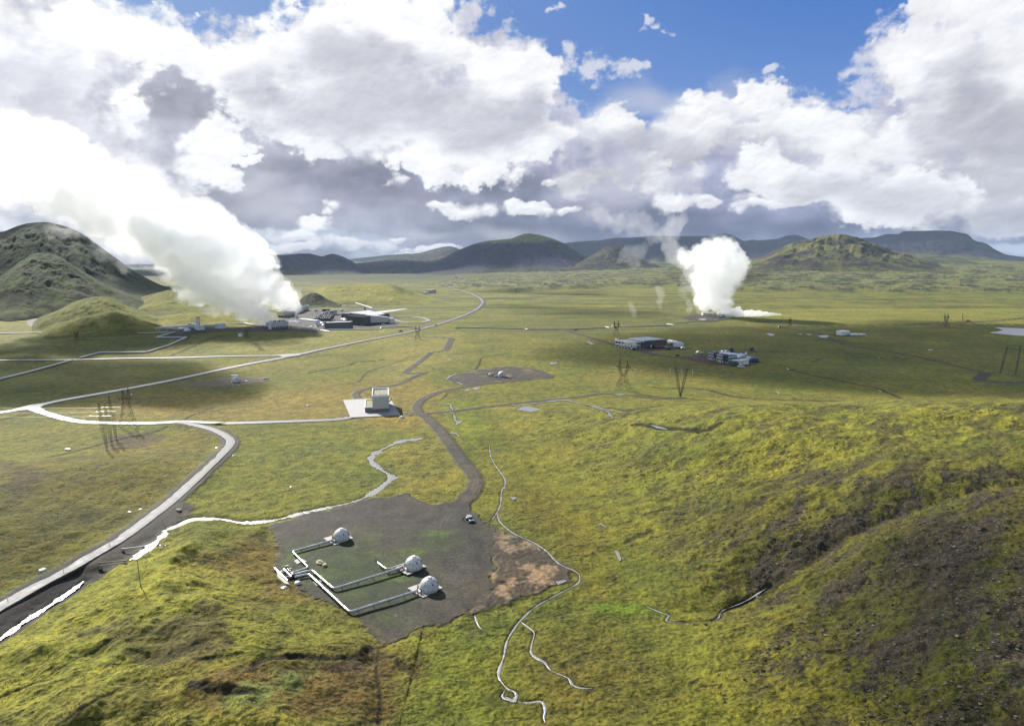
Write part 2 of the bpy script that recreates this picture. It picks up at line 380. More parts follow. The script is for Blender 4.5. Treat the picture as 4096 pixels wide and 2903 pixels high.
# paved roads
ROAD_A = GL(zm((520,828),(560,850),(620,873),(740,905),(850,945),(920,985),(945,1020),(935,1055),(890,1100),(820,1140)) + z2((860,775),(740,815),(640,843),(400,895),(0,975)) + z1((1940,1017),(1600,1080),(1200,1165),(800,1242),(400,1312),(200,1358),(0,1392),(-300,1432)), 4)
ROAD_B = GL(z1((1900,1020),(1820,1020),(1600,1022),(1000,1036),(500,1046),(0,1050),(-400,1052)), 3)
ROAD_C = GL(z1((180,1358),(300,1397),(400,1426),(500,1447),(600,1456),(800,1461),(1150,1461),(1500,1461),(2000,1446),(2240,1434)) + [(1400,1668)], 3)
ROAD_D = GL(z4((1150,312),(1250,330),(1340,350),(1410,374),(1475,410),(1500,440),(1490,470),(1440,525),(1340,620),(1200,755),(1000,920),(800,1068),(600,1188),(450,1275),(300,1352),(150,1440),(0,1525),(-260,1680)), 5)
LOOP = GL(z2((650,800),(600,805),(520,800),(455,785),(430,768),(500,765),(580,765),(650,775),(680,790),(650,800)), 4)
LOOPX = GL(z2((660,778),(780,775),(860,772)), 3)
PLANTR = GL(z2((240,835),(400,833),(560,830),(680,832)), 3)
HWAY = GL(D((600,634),(800,634),(960,634),(1050,638),(1200,636),(1340,629),(1440,625),(1560,622),(1750,622),(1900,622),(2100,620),(2300,619)), 3)
# gravel tracks
TR_E = GL([(1625,1652),(1660,1655)] + zb((270,640),(340,680),(450,780),(520,851)) + z5((1340,-140),(1400,-60),(1450,0),(1460,60),(1430,120),(1370,180),(1290,250),(1240,330)), 5)
TR_N = GL(zb((270,650),(215,560),(250,490),(330,430),(450,375),(600,330),(750,300),(900,270),(1050,250),(1250,225)), 4)
TR_R = GL(zb((290,640),(420,622),(700,600),(1100,550),(1500,500),(1900,460),(2292,420)) + z6((600,127),(700,120),(850,132),(1000,150),(1170,148)), 4)
TR_F = GL(z2((215,1300),(200,1270),(240,1242),(330,1225),(470,1208),(560,1165),(650,1130)), 4)
TR_F2 = GL(z2((650,1130),(580,1133),(522,1130),(560,1100),(600,1070),(690,1000)), 2)
TR_F3 = GL(z2((690,1000),(780,985),(803,960),(815,930),(827,908),(800,903),(700,896),(560,893)), 2)
TR_G = GL(z2((1580,855),(1700,890),(1850,935),(2000,975),(2150,1010),(2292,1030)) + [(2750,1432),(2800,1426),(2850,1432)], 4)
TR_H = GL(z2((690,845),(850,857),(1200,860),(1590,858)) + z3((0,787),(400,780),(800,778),(1200,770),(1700,763),(2292,765),(2700,765)), 2)
TR_H2 = GL(z3((1560,765),(1750,755),(2000,745),(2150,738),(2292,720),(2500,690)), 2)
TR_I = GL(z3((790,778),(900,795),(1030,815),(1110,855),(1250,895),(1500,935),(1700,975),(2000,1045),(2080,1058)), 3)
TR_I2 = GL(z3((2050,1058),(2040,1075),(2010,1095),(2060,1110),(2292,1118)), 2)
TR_J = GL(zm((0,0)) and Z(1020,1180,3.697,(1900,260),(1700,200),(1480,120),(1300,170),(1100,170),(830,190)), 2)
TR_K = GL(Z(2440,1330,3.697,(1900,300),(2080,285),(2292,280)) + [(3130,1406)], 2)
TR_L = GL(z1((330,855),(235,825),(210,800),(240,770),(300,745)), 4)
# water courses
W1 = D((950,980),(925,984),(900,987),(862,1002),(830,1025),(850,1048),(876,1066),(858,1085),(825,1108),(790,1122),(740,1133),(680,1146),(610,1163),(545,1168),(500,1161),(468,1160),(425,1163),(390,1182),(350,1210),(320,1237),(290,1252))
W1B = z7((640,400),(550,468),(470,520),(380,578),(280,640),(150,722),(90,770),(0,828),(-150,930))
W2L = D((1095,998),(1098,1020),(1108,1040),(1128,1068),(1130,1085)) + z5((1630,100),(1625,180),(1600,240),(1560,300))
W3 = z5((1600,240),(1620,300),(1700,370),(1830,430),(1920,490),(2000,570),(2100,615),(2135,650),(2120,700),(2000,765),(1850,850),(1750,940),(1700,1010),(1665,1075),(1645,1170),(1610,1290),(1660,1370),(1720,1400),(1715,1455),(1650,1440),(1635,1420),(1660,1375))
W3B = z5((1715,1455),(1800,1465),(1890,1460),(1912,1520),(1905,1560),(1912,1600))
W4 = z5((1750,940),(1810,985),(1842,1020),(1830,1080),(1825,1155),(1910,1210),(1950,1260),(2060,1310),(2090,1355),(2150,1375),(2220,1376))
W5 = z5((1455,905),(1480,970),(1505,995))
W6 = z6((950,1500),(1050,1540),(1097,1560),(1080,1590),(1130,1605),(1200,1598))
W6B = z6((1380,1590),(1420,1570),(1450,1530),(1590,1470),(1700,1400),(1760,1360))
W7 = zb((745,122),(690,140),(650,155),(620,185),(598,200))
W7B = zb((740,230),(790,248),(825,262))
W8 = zb((340,495),(500,510),(650,515),(665,550),(690,588),(610,603),(660,620),(700,640),(715,690),(735,735),(795,745),(750,770),(728,795))
W8B = z2((800,1530),(850,1527),(882,1550))
W9 = z6((60,200),(200,187),(320,172),(420,165),(500,180),(560,190),(600,205),(660,225),(705,240),(715,262),(735,282))
W9B = z6((600,200),(680,222),(760,240),(850,245))
POOLS = [z6((975,335),(1030,333),(1098,338),(1085,350),(1020,356)), z6((110,228),(160,208),(235,210),(255,222),(200,236)), z6((735,122),(800,121),(815,128),(770,130)),
         zb((845,322),(900,314),(900,334),(850,336)), zb((940,300),(1040,290),(1040,306),(990,326)),
         zb((735,735),(805,735),(800,755),(740,760)), z5((1980,688),(2040,680),(2045,690),(1995,706)), z5((1685,142),(1725,142),(1720,155),(1705,163)), z5((1650,1430),(1718,1432),(1725,1462),(1690,1462)),
         z3((712,820),(735,818),(768,828),(740,834)), z3((897,820),(932,822),(925,826)), z3((950,822),(990,825),(975,830)), z3((1028,832),(1085,831),(1097,838),(1080,844),(1045,842)),
         z3((2110,784),(2200,788),(2330,792),(2330,828),(2250,829),(2150,822),(2080,812),(2130,806),(2160,796)), z3((292,733),(320,729),(350,731),(335,737)),
         z3((1395,964),(1405,966),(1402,972)), z3((1700,916),(1730,918),(1730,922),(1705,921)), z3((1395,1163),(1418,1170),(1410,1174)), z3((1625,1230),(1650,1240),(1645,1244)), z3((836,1030),(852,1036),(850,1041),(838,1038)), z3((775,1172),(795,1183),(782,1184)),
         Z(1300,800,1.637,(1708,926),(1728,926),(1768,948),(1745,950)), D((1230,812),(1245,811),(1246,815),(1232,816)), z6((640,965),(665,968),(695,990),(680,985)), z6((745,1140),(770,1150),(790,1200),(775,1210))]
WATER = [(W1, 3.2, 6), (W1B, 1.7, 5), (W2L, 0.62, 5), (W3, 0.5, 5), (W3B, 0.6, 5), (W4, 0.55, 5), (W5, 0.5, 5), (W6, 0.5, 5), (W6B, 0.35, 5), (W7, 2.2, 4), (W7B, 1.6, 4), (W8, 1.3, 4), (W8B, 1.2, 4), (W9, 2.0, 5), (W9B, 1.5, 4)]
WATERL = [(GL(p, n), w) for p, w, n in WATER]
POOLL = [GL(p, 3) for p in POOLS]
PAVED = [(ROAD_A, 3.6), (ROAD_B, 3.4), (ROAD_C, 3.3), (ROAD_D, 2.5), (LOOP, 4.5), (LOOPX, 3.0), (PLANTR, 4.0), (HWAY, 6.0)]
TRACKS = [(TR_E, 2.9), (TR_N, 2.5), (TR_R, 2.2), (TR_F, 2.2), (TR_F2, 2.4), (TR_F3, 3.2), (TR_G, 3.4), (TR_H, 2.6), (TR_H2, 4.5), (TR_I, 2.4), (TR_I2, 4.0), (TR_J, 3.5), (TR_K, 2.5), (TR_L, 6.0)]
PAD1 = GL(z5((160,310),(400,240),(800,150),(950,130),(1010,120),(1060,145),(1180,190),(1300,180),(1400,90),(1500,90),(1450,150),(1425,200),(1440,240),(1540,310),(1590,400),(1590,500),(1575,650),(1560,750),(1510,840),(1430,890),(1280,950),(1000,1040),(860,1100),(790,1050),(680,940),(560,860),(330,740),(210,650),(150,600),(180,500),(160,400),(130,330)))
DIRT = GL(z5((1540,310),(1700,380),(1850,440),(1990,560),(2090,620),(2070,680),(1900,760),(1700,820),(1520,870),(1290,950),(1430,890),(1560,750),(1590,500)))
PAD2 = GL(zb((900,90),(1150,40),(1450,12),(1600,15),(1850,75),(2020,140),(2025,170),(1700,190),(1300,235),(1000,262),(850,262),(640,205),(610,180),(740,120)))
PAD3 = GL([(962,1507),(1053,1509),(1070,1519),(1058,1528),(985,1538),(894,1547),(840,1550),(720,1543),(700,1535),(860,1516)])
YARD = GL(Z(1020,1180,3.697,(0,505),(100,515),(400,520),(980,558),(1150,512),(1600,480),(2100,478),(2120,420),(2080,300),(1900,270),(1700,200),(1300,215),(800,215),(650,260),(0,430)))
YARD2 = GL(Z(560,1240,3.952,(130,285),(300,340),(450,365),(560,455),(750,450),(820,385),(1000,365),(1380,340),(2292,350),(2292,300),(1900,280),(1300,268),(900,262),(300,270)))
YARD3 = GL(Z(2440,1330,3.697,(60,150),(250,140),(430,200),(850,190),(1100,210),(1220,248),(900,262),(640,270),(540,290),(400,260)))
YARD4 = GL(Z(2440,1330,3.697,(1200,345),(1430,315),(1700,300),(1960,310),(2120,395),(2260,445),(2080,470),(1960,525),(1850,505),(1500,470),(1400,440),(1300,400)))
BROWN = GL(Z(2440,1330,3.697,(1000,345),(1200,350),(1400,400),(1560,450),(1700,480),(1500,482),(1300,440),(1150,400)))
YARD5 = GL(z3((1090,820),(1190,818),(1320,830),(1315,837),(1180,838),(1130,836)))
YARD6 = GL(Z(2400,850,2.865,(950,1180),(1300,1150),(1560,1200),(1400,1230),(1250,1255),(1000,1240),(880,1210)))
YARD7 = GL(Z(1020,1180,3.697,(1540,90),(1600,55),(1750,50),(2000,55),(2230,75),(2200,95),(1800,105)))
APRON = GL([(1372.7,1602.5),(1439.5,1597),(1562.5,1598.5),(1601.8,1660.7),(1510,1666.6),(1400,1672),(1399,1662.7)])
GRAVELS = [(PAD1, 1.2), (PAD2, 3), (PAD3, 5), (YARD, 6), (YARD2, 8), (YARD3, 3), (YARD4, 3), (YARD5, 4), (YARD6, 25), (YARD7, 15)]

def bb(x, y, P, m):
    P = np.array(P); return (x > P[:, 0].min() - m) & (x < P[:, 0].max() + m) & (y > P[:, 1].min() - m) & (y < P[:, 1].max() + m)
def carve(x, y, z):
    """road embankment, ditch, stream beds and levelled pads cut into the ground; returns height and calm mask"""
    calm = np.ones(x.shape)
    def near(P, mrg, closed=False):
        k = bb(x, y, P, mrg); return k
    k = near(ROAD_D, 22)
    if k.any():
        d, _ = seg_dist(x[k], y[k], ROAD_D); z[k] += 0.9*sst(11, 3.6, d); calm[k] *= sst(3.5, 12, d)
    W = WATERL[1][0]; k = near(W, 14)
    if k.any():
        d, _ = seg_dist(x[k], y[k], W); z[k] -= 1.6*sst(9, 1.5, d)
    for P, w_ in PAVED[:3] + PAVED[4:] + TRACKS:
        k = near(P, 14)
        if k.any(): d, _ = seg_dist(x[k], y[k], P); calm[k] *= sst(w_, w_ + 5, d)
    for P, w_ in WATERL:
        k = near(P, 6)
        if k.any():
            d, _ = seg_dist(x[k], y[k], P); r = np.hypot(x[k], y[k]); z[k] -= 0.30*sst(w_*0.5 + 0.7, w_*0.35, d)*sst(420, 330, r); calm[k] *= sst(w_*0.5, w_*0.5 + 2.0, d)
    for P in POOLL:
        k = near(P, 12)
        if k.any(): d = poly_sd(x[k], y[k], P); z[k] -= 0.2*sst(-3, 0, d); calm[k] *= sst(2, -6, d)
    for P, f in GRAVELS + [(APRON, 1)]:
        k = near(P, 12)
        if k.any(): d = poly_sd(x[k], y[k], P); calm[k] *= 1 - 0.93*sst(-2, 3, d)
    return z, calm
def HG(x, y):
    """ground height used to stand things on"""
    x = np.atleast_1d(np.asarray(x, float)); y = np.atleast_1d(np.asarray(y, float)); z, _ = carve(x, y, H0(x, y)); return z
def gz(p): return float(HG([p[0]], [p[1]])[0])
def spot(sx, sy):
    p = g1(sx, sy); return float(p[0]), float(p[1]), gz(p)

def alb(r, g, b):
    c = np.array([r, g, b], float)/255; c = np.where(c <= 0.04045, c/12.92, ((c + 0.055)/1.055)**2.4); return c/2.3

def ground_mat(name, bump=1.0, far=False):
    mt = bpy.data.materials.new(name); mt.use_nodes = True; mt.node_tree.nodes.clear(); n = NT(mt.node_tree)
    geo = n.new('ShaderNodeNewGeometry'); P = geo.outputs['Position']
    at = n.new('ShaderNodeAttribute', attribute_name='tint'); C = at.outputs['Color']
    mk = n.new('ShaderNodeAttribute', attribute_name='kinds'); s3 = n.new('ShaderNodeSeparateColor'); n.l.new(mk.outputs['Color'], s3.inputs[0]); moss, stony, wet = s3.outputs
    if far:
        a = n.noise(P, 0.02, 8, 0.66); b_ = n.noise(n.v('MULTIPLY', P, (1, 1, 0.35)), 0.006, 6, 0.6)
        C = n.mix(1.0, C, n.mix(n.ss(a, 0.25, 0.75), (0.68, 0.68, 0.72), (1.3, 1.3, 1.22)), 'MULTIPLY')
        C = n.mix(n.m('MULTIPLY', n.ss(n.m('ADD', a, n.m('MULTIPLY', b_, 0.7)), 0.86, 1.02), moss), C, tuple(alb(170, 172, 84)))
        hgt = n.m('ADD', n.m('MULTIPLY', a, 12.0), n.m('MULTIPLY', n.noise(P, 0.11, 6, 0.6), 2.0))
    else:
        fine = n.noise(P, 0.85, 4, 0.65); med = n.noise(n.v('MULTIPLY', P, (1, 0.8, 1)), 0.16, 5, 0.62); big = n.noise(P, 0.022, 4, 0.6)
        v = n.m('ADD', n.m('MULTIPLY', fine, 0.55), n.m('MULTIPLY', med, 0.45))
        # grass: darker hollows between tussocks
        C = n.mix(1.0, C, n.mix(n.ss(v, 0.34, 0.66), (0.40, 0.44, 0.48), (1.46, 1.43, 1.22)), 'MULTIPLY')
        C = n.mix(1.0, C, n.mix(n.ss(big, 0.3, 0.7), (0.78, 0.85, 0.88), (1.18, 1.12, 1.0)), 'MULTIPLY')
        # dark crevices, with the shade between hummocks painted into the colour
        crv_shade = n.noise(n.comb(n.m('MULTIPLY', n.v('DOT_PRODUCT', P, (0.93, 0.37, 0)), 0.45), n.v('DOT_PRODUCT', P, (-0.37, 0.93, 0)), 0.0), 0.62, 4, 0.62); crb = n.noise(P, 0.035, 3, 0.6)
        cm = n.m('MULTIPLY', n.ss(crv_shade, 0.545, 0.61), n.ss(crb, 0.38, 0.56)); C = n.mix(n.m('MULTIPLY', cm, n.m('SUBTRACT', 0.8, n.m('MULTIPLY', stony, 0.8))), C, tuple(alb(52, 48, 22)))
        # moss cushions over dark soil on the rocky hill
        stv = n.comb(n.m('MULTIPLY', n.v('DOT_PRODUCT', P, (0.74, 0.67, 0)), 0.34), n.v('DOT_PRODUCT', P, (-0.67, 0.74, 0)), 0.0)
        ms = n.noise(stv, 0.11, 8, 0.68, 2.1, 0.5); mf = n.noise(P, 0.50, 5, 0.72)
        thr = n.m('ADD', n.m('MULTIPLY', ms, 0.72), n.m('MULTIPLY', mf, 0.28))
        soilm = n.m('MULTIPLY', n.ss(thr, 0.515, 0.465), moss)
        vor = n.new('ShaderNodeTexVoronoi', feature='F1'); n.l.new(P, vor.inputs['Vector']); vor.inputs['Scale'].default_value = 1.7; sp = n.new('ShaderNodeSeparateColor'); n.l.new(vor.outputs['Color'], sp.inputs[0])
        stone = n.m('MULTIPLY', n.ss(vor.outputs['Distance'], 0.40, 0.26), n.ss(sp.outputs[0], 0.62, 0.85))
        soil = n.mix(n.ss(fine, 0.35, 0.68), tuple(alb(56, 49, 36)), tuple(alb(98, 88, 68)))
        soil = n.mix(n.m('MULTIPLY', stone, 0.55), soil, tuple(alb(160, 150, 132)))
        C = n.mix(soilm, C, soil)
        # loose gravel
        grav = n.mix(n.ss(n.noise(P, 2.4, 3, 0.7), 0.3, 0.7), (0.72, 0.72, 0.72), (1.3, 1.3, 1.3))
        C = n.mix(n.m('MULTIPLY', stony, 0.8), C, n.mix(1.0, C, grav, 'MULTIPLY'))
        hgt = n.m('ADD', n.m('MULTIPLY', fine, 0.55), n.m('ADD', n.m('MULTIPLY', med, 1.3), n.m('MULTIPLY', n.m('MULTIPLY', ms, moss), 1.3)))
        hgt = n.m('MULTIPLY', hgt, n.m('SUBTRACT', 1.0, n.m('MULTIPLY', stony, 0.82)))
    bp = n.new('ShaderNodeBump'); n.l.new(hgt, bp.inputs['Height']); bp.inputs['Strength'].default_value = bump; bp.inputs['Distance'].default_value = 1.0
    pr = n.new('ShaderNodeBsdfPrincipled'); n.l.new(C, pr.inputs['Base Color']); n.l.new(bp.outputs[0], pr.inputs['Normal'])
    n.l.new(n.ss(wet, 0, 1, 0.96, 0.68, 'LINEAR'), pr.inputs['Roughness']); pr.inputs['Specular IOR Level'].default_value = 0.18 if not far else 0.1
    out = n.new('ShaderNodeOutputMaterial'); n.l.new(pr.outputs[0], out.inputs[0]); return mt
M_GROUND = ground_mat("moss_and_grass", 0.95); M_HILL = ground_mat("hill_cover", 0.9, True)

def build_ground():
    amax = R(43)
    a = np.concatenate([np.linspace(-180, -43, 70)[:-1]*math.pi/180, np.arctan(np.linspace(-math.tan(amax), math.tan(amax), 1500)), np.linspace(43, 180, 70)[1:-1]*math.pi/180])
    tl = np.arange(1.02, 0.052, -1/1050.0); r1 = CAMH/tl; r2 = r1[-1]*1.017**np.arange(1, 60); r2b = r2[-1]*1.03**np.arange(1, 75)
    r = np.concatenate([[1, 20, 45, 65, 80, 92], r1, r2, r2b]); r = r[r < 20500]
    A, Rr = np.meshgrid(a, r); x = Rr*np.sin(A); y = Rr*np.cos(A)
    z = H0(x, y); z, calm = carve(x, y, z)
    hillm = sst(5, 45, x - np.interp(-y, [-p[1] for p in VAL], [p[0] for p in VAL]) + 8*fbm(x/30, y/30, 31, 2)) * sst(520, 440, y)
    # tussocks and cushions as real relief, only as fine as the mesh can carry
    sp = Rr**2/(CAMH*1050.0)
    def oct_(L, s, o=2, rid=False): return fbm(x/L, y/L, s, o, 0.5, rid)*sst(L*0.5, L*0.2, sp)
    wet1 = sst(330, 240, Rr)
    mic = oct_(6.0, 101, 3)*0.50 + oct_(2.2, 111, 2)*0.24*(0.6 + wet1*0.4) + oct_(1.1, 121, 1)*0.12
    mic = mic + hillm*(oct_(9, 131, 3, True)*0.75 + oct_(3.2, 141, 2)*0.4)
    mnd = sst(0, 20, np.where((y < 300) & (x < 0), 1, 0)*(200 - np.hypot(x + 100, y - 170) + 40))
    mic = mic + mnd*sst(330, 300, Rr)*(oct_(14, 151, 3, True)*0.5*(x < -25))
    z = z + mic*calm
    # ---- cover colours
    def b3(c): return np.array(c)[None, None, :]
    C = np.zeros(x.shape + (3,)); n1 = fbm(x/120, y/120, 201, 4); n2 = fbm(x/38, y/38, 211, 4); n3 = fbm(x/11, y/11, 221, 3); nf = fbm(x/420, y/300, 231, 4)
    def put(m, c): C[:] = C*(1 - m[..., None]) + b3(c)*m[..., None]
    C[:] = b3(alb(146, 146, 52))
    put(sst(-0.1, 0.5, n1 + 0.5*n2), alb(160, 150, 62)); put(sst(0.05, 0.6, -n1 + 0.4*n2)*0.8, alb(122, 130, 50))
    far = sst(1000, 1500, y)
    fs = fbm(x/260, y/60, 241, 5); put(far, alb(158, 156, 72)); put(far*sst(-0.15, 0.35, fs + 0.3*n2), alb(104, 110, 50)); put(far*sst(0.25, 0.6, -fs)*0.8, alb(186, 180, 92))
    ed = np.interp(x, [p[0] for p in LAVA], [p[1] for p in LAVA]); inl = sst(-20, 40, y - ed + 120*fbm(x/300, y/300, 20, 3))*sst(-500, -150, x)
    lf = fbm(x/90, y/110, 251, 5, 0.65); put(inl, alb(150, 150, 84)); put(inl*sst(-0.10, 0.18, lf + 0.12*fbm(x/600, y/400, 252, 2)), alb(62, 70, 38)); put(inl*sst(3200, 6500, y)*0.7, alb(128, 134, 84))
    put(sst(3200, 6000, y)*(1 - inl)*0.8, alb(84, 96, 58)); put(sst(2600, 4200, y)*sst(300, -700, x)*0.75, alb(74, 84, 50))
    # ochre sedge round the grey building and along the roads
    def reg(P, f, jit=0.0, js=25.0):
        k = bb(x, y, P, f + jit + 5); m = np.zeros(x.shape)
        if k.any(): m[k] = sst(-f, f, poly_sd(x[k], y[k], P) + jit*fbm(x[k]/js, y[k]/js, 261, 3))
        return m
    def zone(pts, f, c, s=1.0, jit=8, js=25, mod=None):
        m = reg(GL(D(*pts)), f, jit, js)*s
        if mod is not None: m = m*mod
        put(m, c)
    zone([(560,890),(700,860),(900,840),(990,880),(935,920),(1000,960),(930,975),(780,940),(430,940),(120,935),(280,880),(420,870)], 18, alb(176,154,72), 0.9)
    zone([(860,760),(1020,745),(1040,800),(900,860),(830,850)], 20, alb(180,166,84), 0.75)
    zone([(640,735),(900,735),(900,770),(640,800),(400,780)], 30, alb(168,162,70), 0.8)
    zone([(480,990),(960,960),(1010,1010),(1040,1080),(960,1120),(900,1095),(620,1150),(420,1150),(440,1060)], 10, alb(146,148,54), 0.8, 6)
    zone([(905,985),(985,975),(1035,1040),(1045,1080),(960,1122),(880,1100),(880,1060),(870,1010)], 4, alb(164,154,62), 0.85, 4, 12)
    zone([(0,1040),(250,1010),(480,960),(490,1010),(300,1180),(0,1330)], 15, alb(140,126,46), 0.75)
    zone([(0,1080),(160,1060),(300,1150),(150,1260),(0,1300)], 25, alb(112,108,40), 0.75)
    zone([(230,975),(340,965),(385,980),(300,1005),(240,1005)], 5, alb(112,98,80), 0.8, 7, 9)
    zone([(0,1030),(70,1045),(110,1060),(50,1110),(0,1150)], 6, alb(104,92,66), 0.7, 8, 12)
    zone([(1000,960),(1120,930),(1230,1010),(1330,1090),(1380,1200),(1430,1330),(1300,1340),(1250,1200),(1120,1130),(1060,1060)], 12, alb(150,146,48), 0.8)
    zone([(1130,1090),(1250,1100),(1330,1200),(1340,1330),(1250,1250),(1150,1150)], 14, alb(132,118,42), 0.65)
    zone([(980,890),(1010,960),(1060,1000),(1100,960),(1060,900)], 6, alb(150,160,48), 0.8, 6)
    zone([(1130,1470),(1330,1400),(1500,1500),(1450,1624),(1150,1624)], 18, alb(128,106,48), 0.55)
    zone([(880,1500),(1120,1400),(1140,1624),(900,1624)], 12, alb(128,138,42), 0.7)
    zone([(1330,1350),(1400,1352),(1480,1362),(1400,1372),(1330,1365)], 3, alb(130,160,30), 0.8, 4, 7)
    zone([(1690,690),(2300,690),(2300,735),(1750,728)], 40, alb(184,178,80), 0.5)
    zone([(1060,720),(1500,700),(1600,735),(1250,760),(1060,745)], 30, alb(120,124,56), 0.5)
    zone([(1330,985),(1600,905),(2300,900),(2300,1010),(1900,1060),(1500,1040),(1280,1100)], 30, alb(172,166,58), 0.7, 12, mod=np.ones(x.shape))
    zone([(1100,905),(1260,900),(1500,960),(1400,1060),(1250,1010),(1130,960)], 12, alb(170,160,62), 0.8, 8)
    # near left mound
    orange = alb(160,118,48)
    zone([(400,1260),(620,1180),(640,1290),(720,1350),(640,1370),(480,1330),(380,1300)], 7, alb(150,120,54), 0.75, 10, 12)
    zone([(620,1470),(840,1450),(930,1500),(880,1624),(420,1560),(500,1500)], 6, alb(136,104,54), 0.75, 12, 14)
    zone([(700,1475),(835,1450),(860,1500),(760,1510)], 3, alb(98,76,58), 0.8, 8, 8)
    zone([(-200,1430),(330,1220),(540,1310),(470,1430),(250,1530),(-200,1700)], 12, alb(182,178,64), 0.85, 12, 20)
    zone([(180,1420),(330,1410),(480,1350),(560,1400),(450,1480),(300,1470)], 4, alb(104,92,56), 0.7, 12, 10)
    zone([(560,1330),(660,1345),(840,1440),(640,1480),(560,1420)], 8, alb(148,146,52), 0.75, 8, 14)
    zone([(540,1540),(700,1490),(640,1570),(500,1600)], 3, alb(140,160,84), 0.7, 8, 7)
    zone([(620,1190),(640,1230),(720,1250),(620,1290),(600,1240)], 3, alb(140,112,60), 0.5, 6, 8)
    # bare darker patches in the plain
    put(sst(0.45, 0.75, n2 + 0.6*n3)*sst(1100, 700, Rr)*0.5, alb(104, 88, 62))
    upr = sst(230, 330, y - 0.15*(x - 100))
    # hill cover: yellow moss above, darker green and scree below right
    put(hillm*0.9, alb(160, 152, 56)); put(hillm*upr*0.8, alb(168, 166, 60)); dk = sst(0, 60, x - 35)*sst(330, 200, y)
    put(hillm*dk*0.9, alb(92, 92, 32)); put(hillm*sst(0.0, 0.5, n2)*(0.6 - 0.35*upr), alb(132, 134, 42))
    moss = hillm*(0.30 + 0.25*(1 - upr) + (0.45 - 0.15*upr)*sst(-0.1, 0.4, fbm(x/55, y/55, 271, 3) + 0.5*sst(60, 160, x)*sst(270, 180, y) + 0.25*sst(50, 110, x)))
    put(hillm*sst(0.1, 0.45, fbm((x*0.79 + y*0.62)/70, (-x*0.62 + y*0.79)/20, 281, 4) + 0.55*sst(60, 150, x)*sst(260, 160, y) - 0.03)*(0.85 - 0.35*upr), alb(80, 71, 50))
    # gravel
    K = np.zeros(x.shape + (3,)); K[..., 0] = moss
    def gravel(m, c=alb(92, 85, 78), st=1.0):
        put(m, c); K[..., 0] *= 1 - m; K[..., 1] = np.maximum(K[..., 1], m*st)
    for P, f in GRAVELS: gravel(reg(P, f*0.5, f*1.1 + (2.2 if P is PAD1 else 0), 6 + f), alb(84, 77, 70) if P is not PAD3 else alb(120, 104, 84))
    gravel(reg(BROWN, 3, 4), alb(112, 84, 66))
    # growth and tyre polish on the pad
    k = bb(x, y, PAD1, 3); ip = np.zeros(x.shape); ip[k] = sst(0, 3, poly_sd(x[k], y[k], PAD1))
    gr = GL(z5((200,500),(600,400),(900,560),(1000,500),(1180,380),(1250,440),(1150,520),(1000,600),(900,900),(600,700),(400,700),(250,600)))
    k = bb(x, y, gr, 25); gm = np.zeros(x.shape); gm[k] = sst(-16, 10, poly_sd(x[k], y[k], gr) + 14*fbm(x[k]/14, y[k]/14, 291, 4)); put(gm*ip*0.9, alb(70, 86, 38))
    put(ip*gm*sst(0.05, 0.38, fbm(x/13, y/9, 301, 4))*0.85, alb(98, 122, 38)); put(ip*sst(0.1, 0.5, fbm(x/20, y/30, 311, 4))*0.35, alb(120, 110, 98)); put(ip*sst(0.15, 0.5, fbm(x/16, y/24, 312, 4))*0.35, alb(70, 66, 62))
    cx_, cy_ = [float(v) for v in g1(*z5((1330, 470))[0])[:2]]; rr_ = np.hypot(x - cx_, y - cy_); sw = np.sin(rr_*1.9 + 6.0*fbm(x/14, y/14, 351, 2)); an_ = np.arctan2(y - cy_, x - cx_); arc = sst(-0.1, 0.4, fbm(an_*1.3, rr_/9, 355, 2)); put(ip*arc*sst(40, 12, rr_)*sst(0.35, 0.9, sw)*0.22, alb(126, 116, 106)); put(ip*arc*sst(40, 12, rr_)*sst(-0.5, -0.95, sw)*0.22, alb(66, 60, 56))
    put(ip*sst(0.0, 0.45, fbm(x/34, y/34, 352, 4))*0.45, alb(58, 54, 52)); put(ip*sst(0.35, 0.6, fbm(x/5, y/5, 353, 3))*0.4, alb(128, 118, 100))
    kk_ = bb(x, y, PAD1, 3); eg = np.zeros(x.shape); eg[kk_] = sst(7, 0, np.abs(poly_sd(x[kk_], y[kk_], PAD1)) )*sst(0.0, 0.35, fbm(x[kk_]/4, y[kk_]/4, 354, 4)); put(eg*0.55, alb(132, 112, 54))
    ip2 = reg(PAD2, 2); put(ip2*sst(-0.05, 0.4, fbm(x/22, y/22, 313, 4))*0.7, alb(156, 136, 84))
    # pinkish turned earth east of the pad
    m = reg(DIRT, 1.2, 3, 7); dn = fbm(x/9, y/9, 321, 5, 0.6); gravel(m, alb(98, 84, 70)); put(m*sst(0.0, 0.22, dn)*0.9, alb(184, 152, 122)); put(m*sst(0.35, 0.5, fbm(x/12, y/12, 322, 3))*0.7, alb(110, 120, 44))
    # verges, tracks, stream banks, furrows
    def strip(P, w_, f, c, s=1.0, jit=1.0, st=0.0):
        k = bb(x, y, P, w_ + f + jit + 2)
        if not k.any(): return
        d, _ = seg_dist(x[k], y[k], P); m = np.zeros(x.shape); m[k] = s*sst(w_ + f, w_ - 0.2, d + jit*fbm(x[k]/5, y[k]/5, 331, 3)); put(m, c); K[..., 0] *= 1 - m
        if st: K[..., 1] = np.maximum(K[..., 1], m*st)
    strip(ROAD_D, 4.0, 2.0, alb(70, 64, 58), 0.95, 1.5, 1.0)
    off = [(p[0] + 5, p[1] - 3) for p in ROAD_D[48:]]; strip(off, 6.5, 3.0, alb(62, 55, 49), 0.95, 2.0, 1.0)
    strip(ROAD_C, 4.6, 1.5, alb(96, 84, 62), 0.8, 1.0, 0.6); strip(ROAD_A, 6.0, 4, alb(104, 92, 70), 0.75, 2, 0.6); strip(ROAD_B, 6.0, 3, alb(92, 84, 66), 0.75, 2, 0.6)
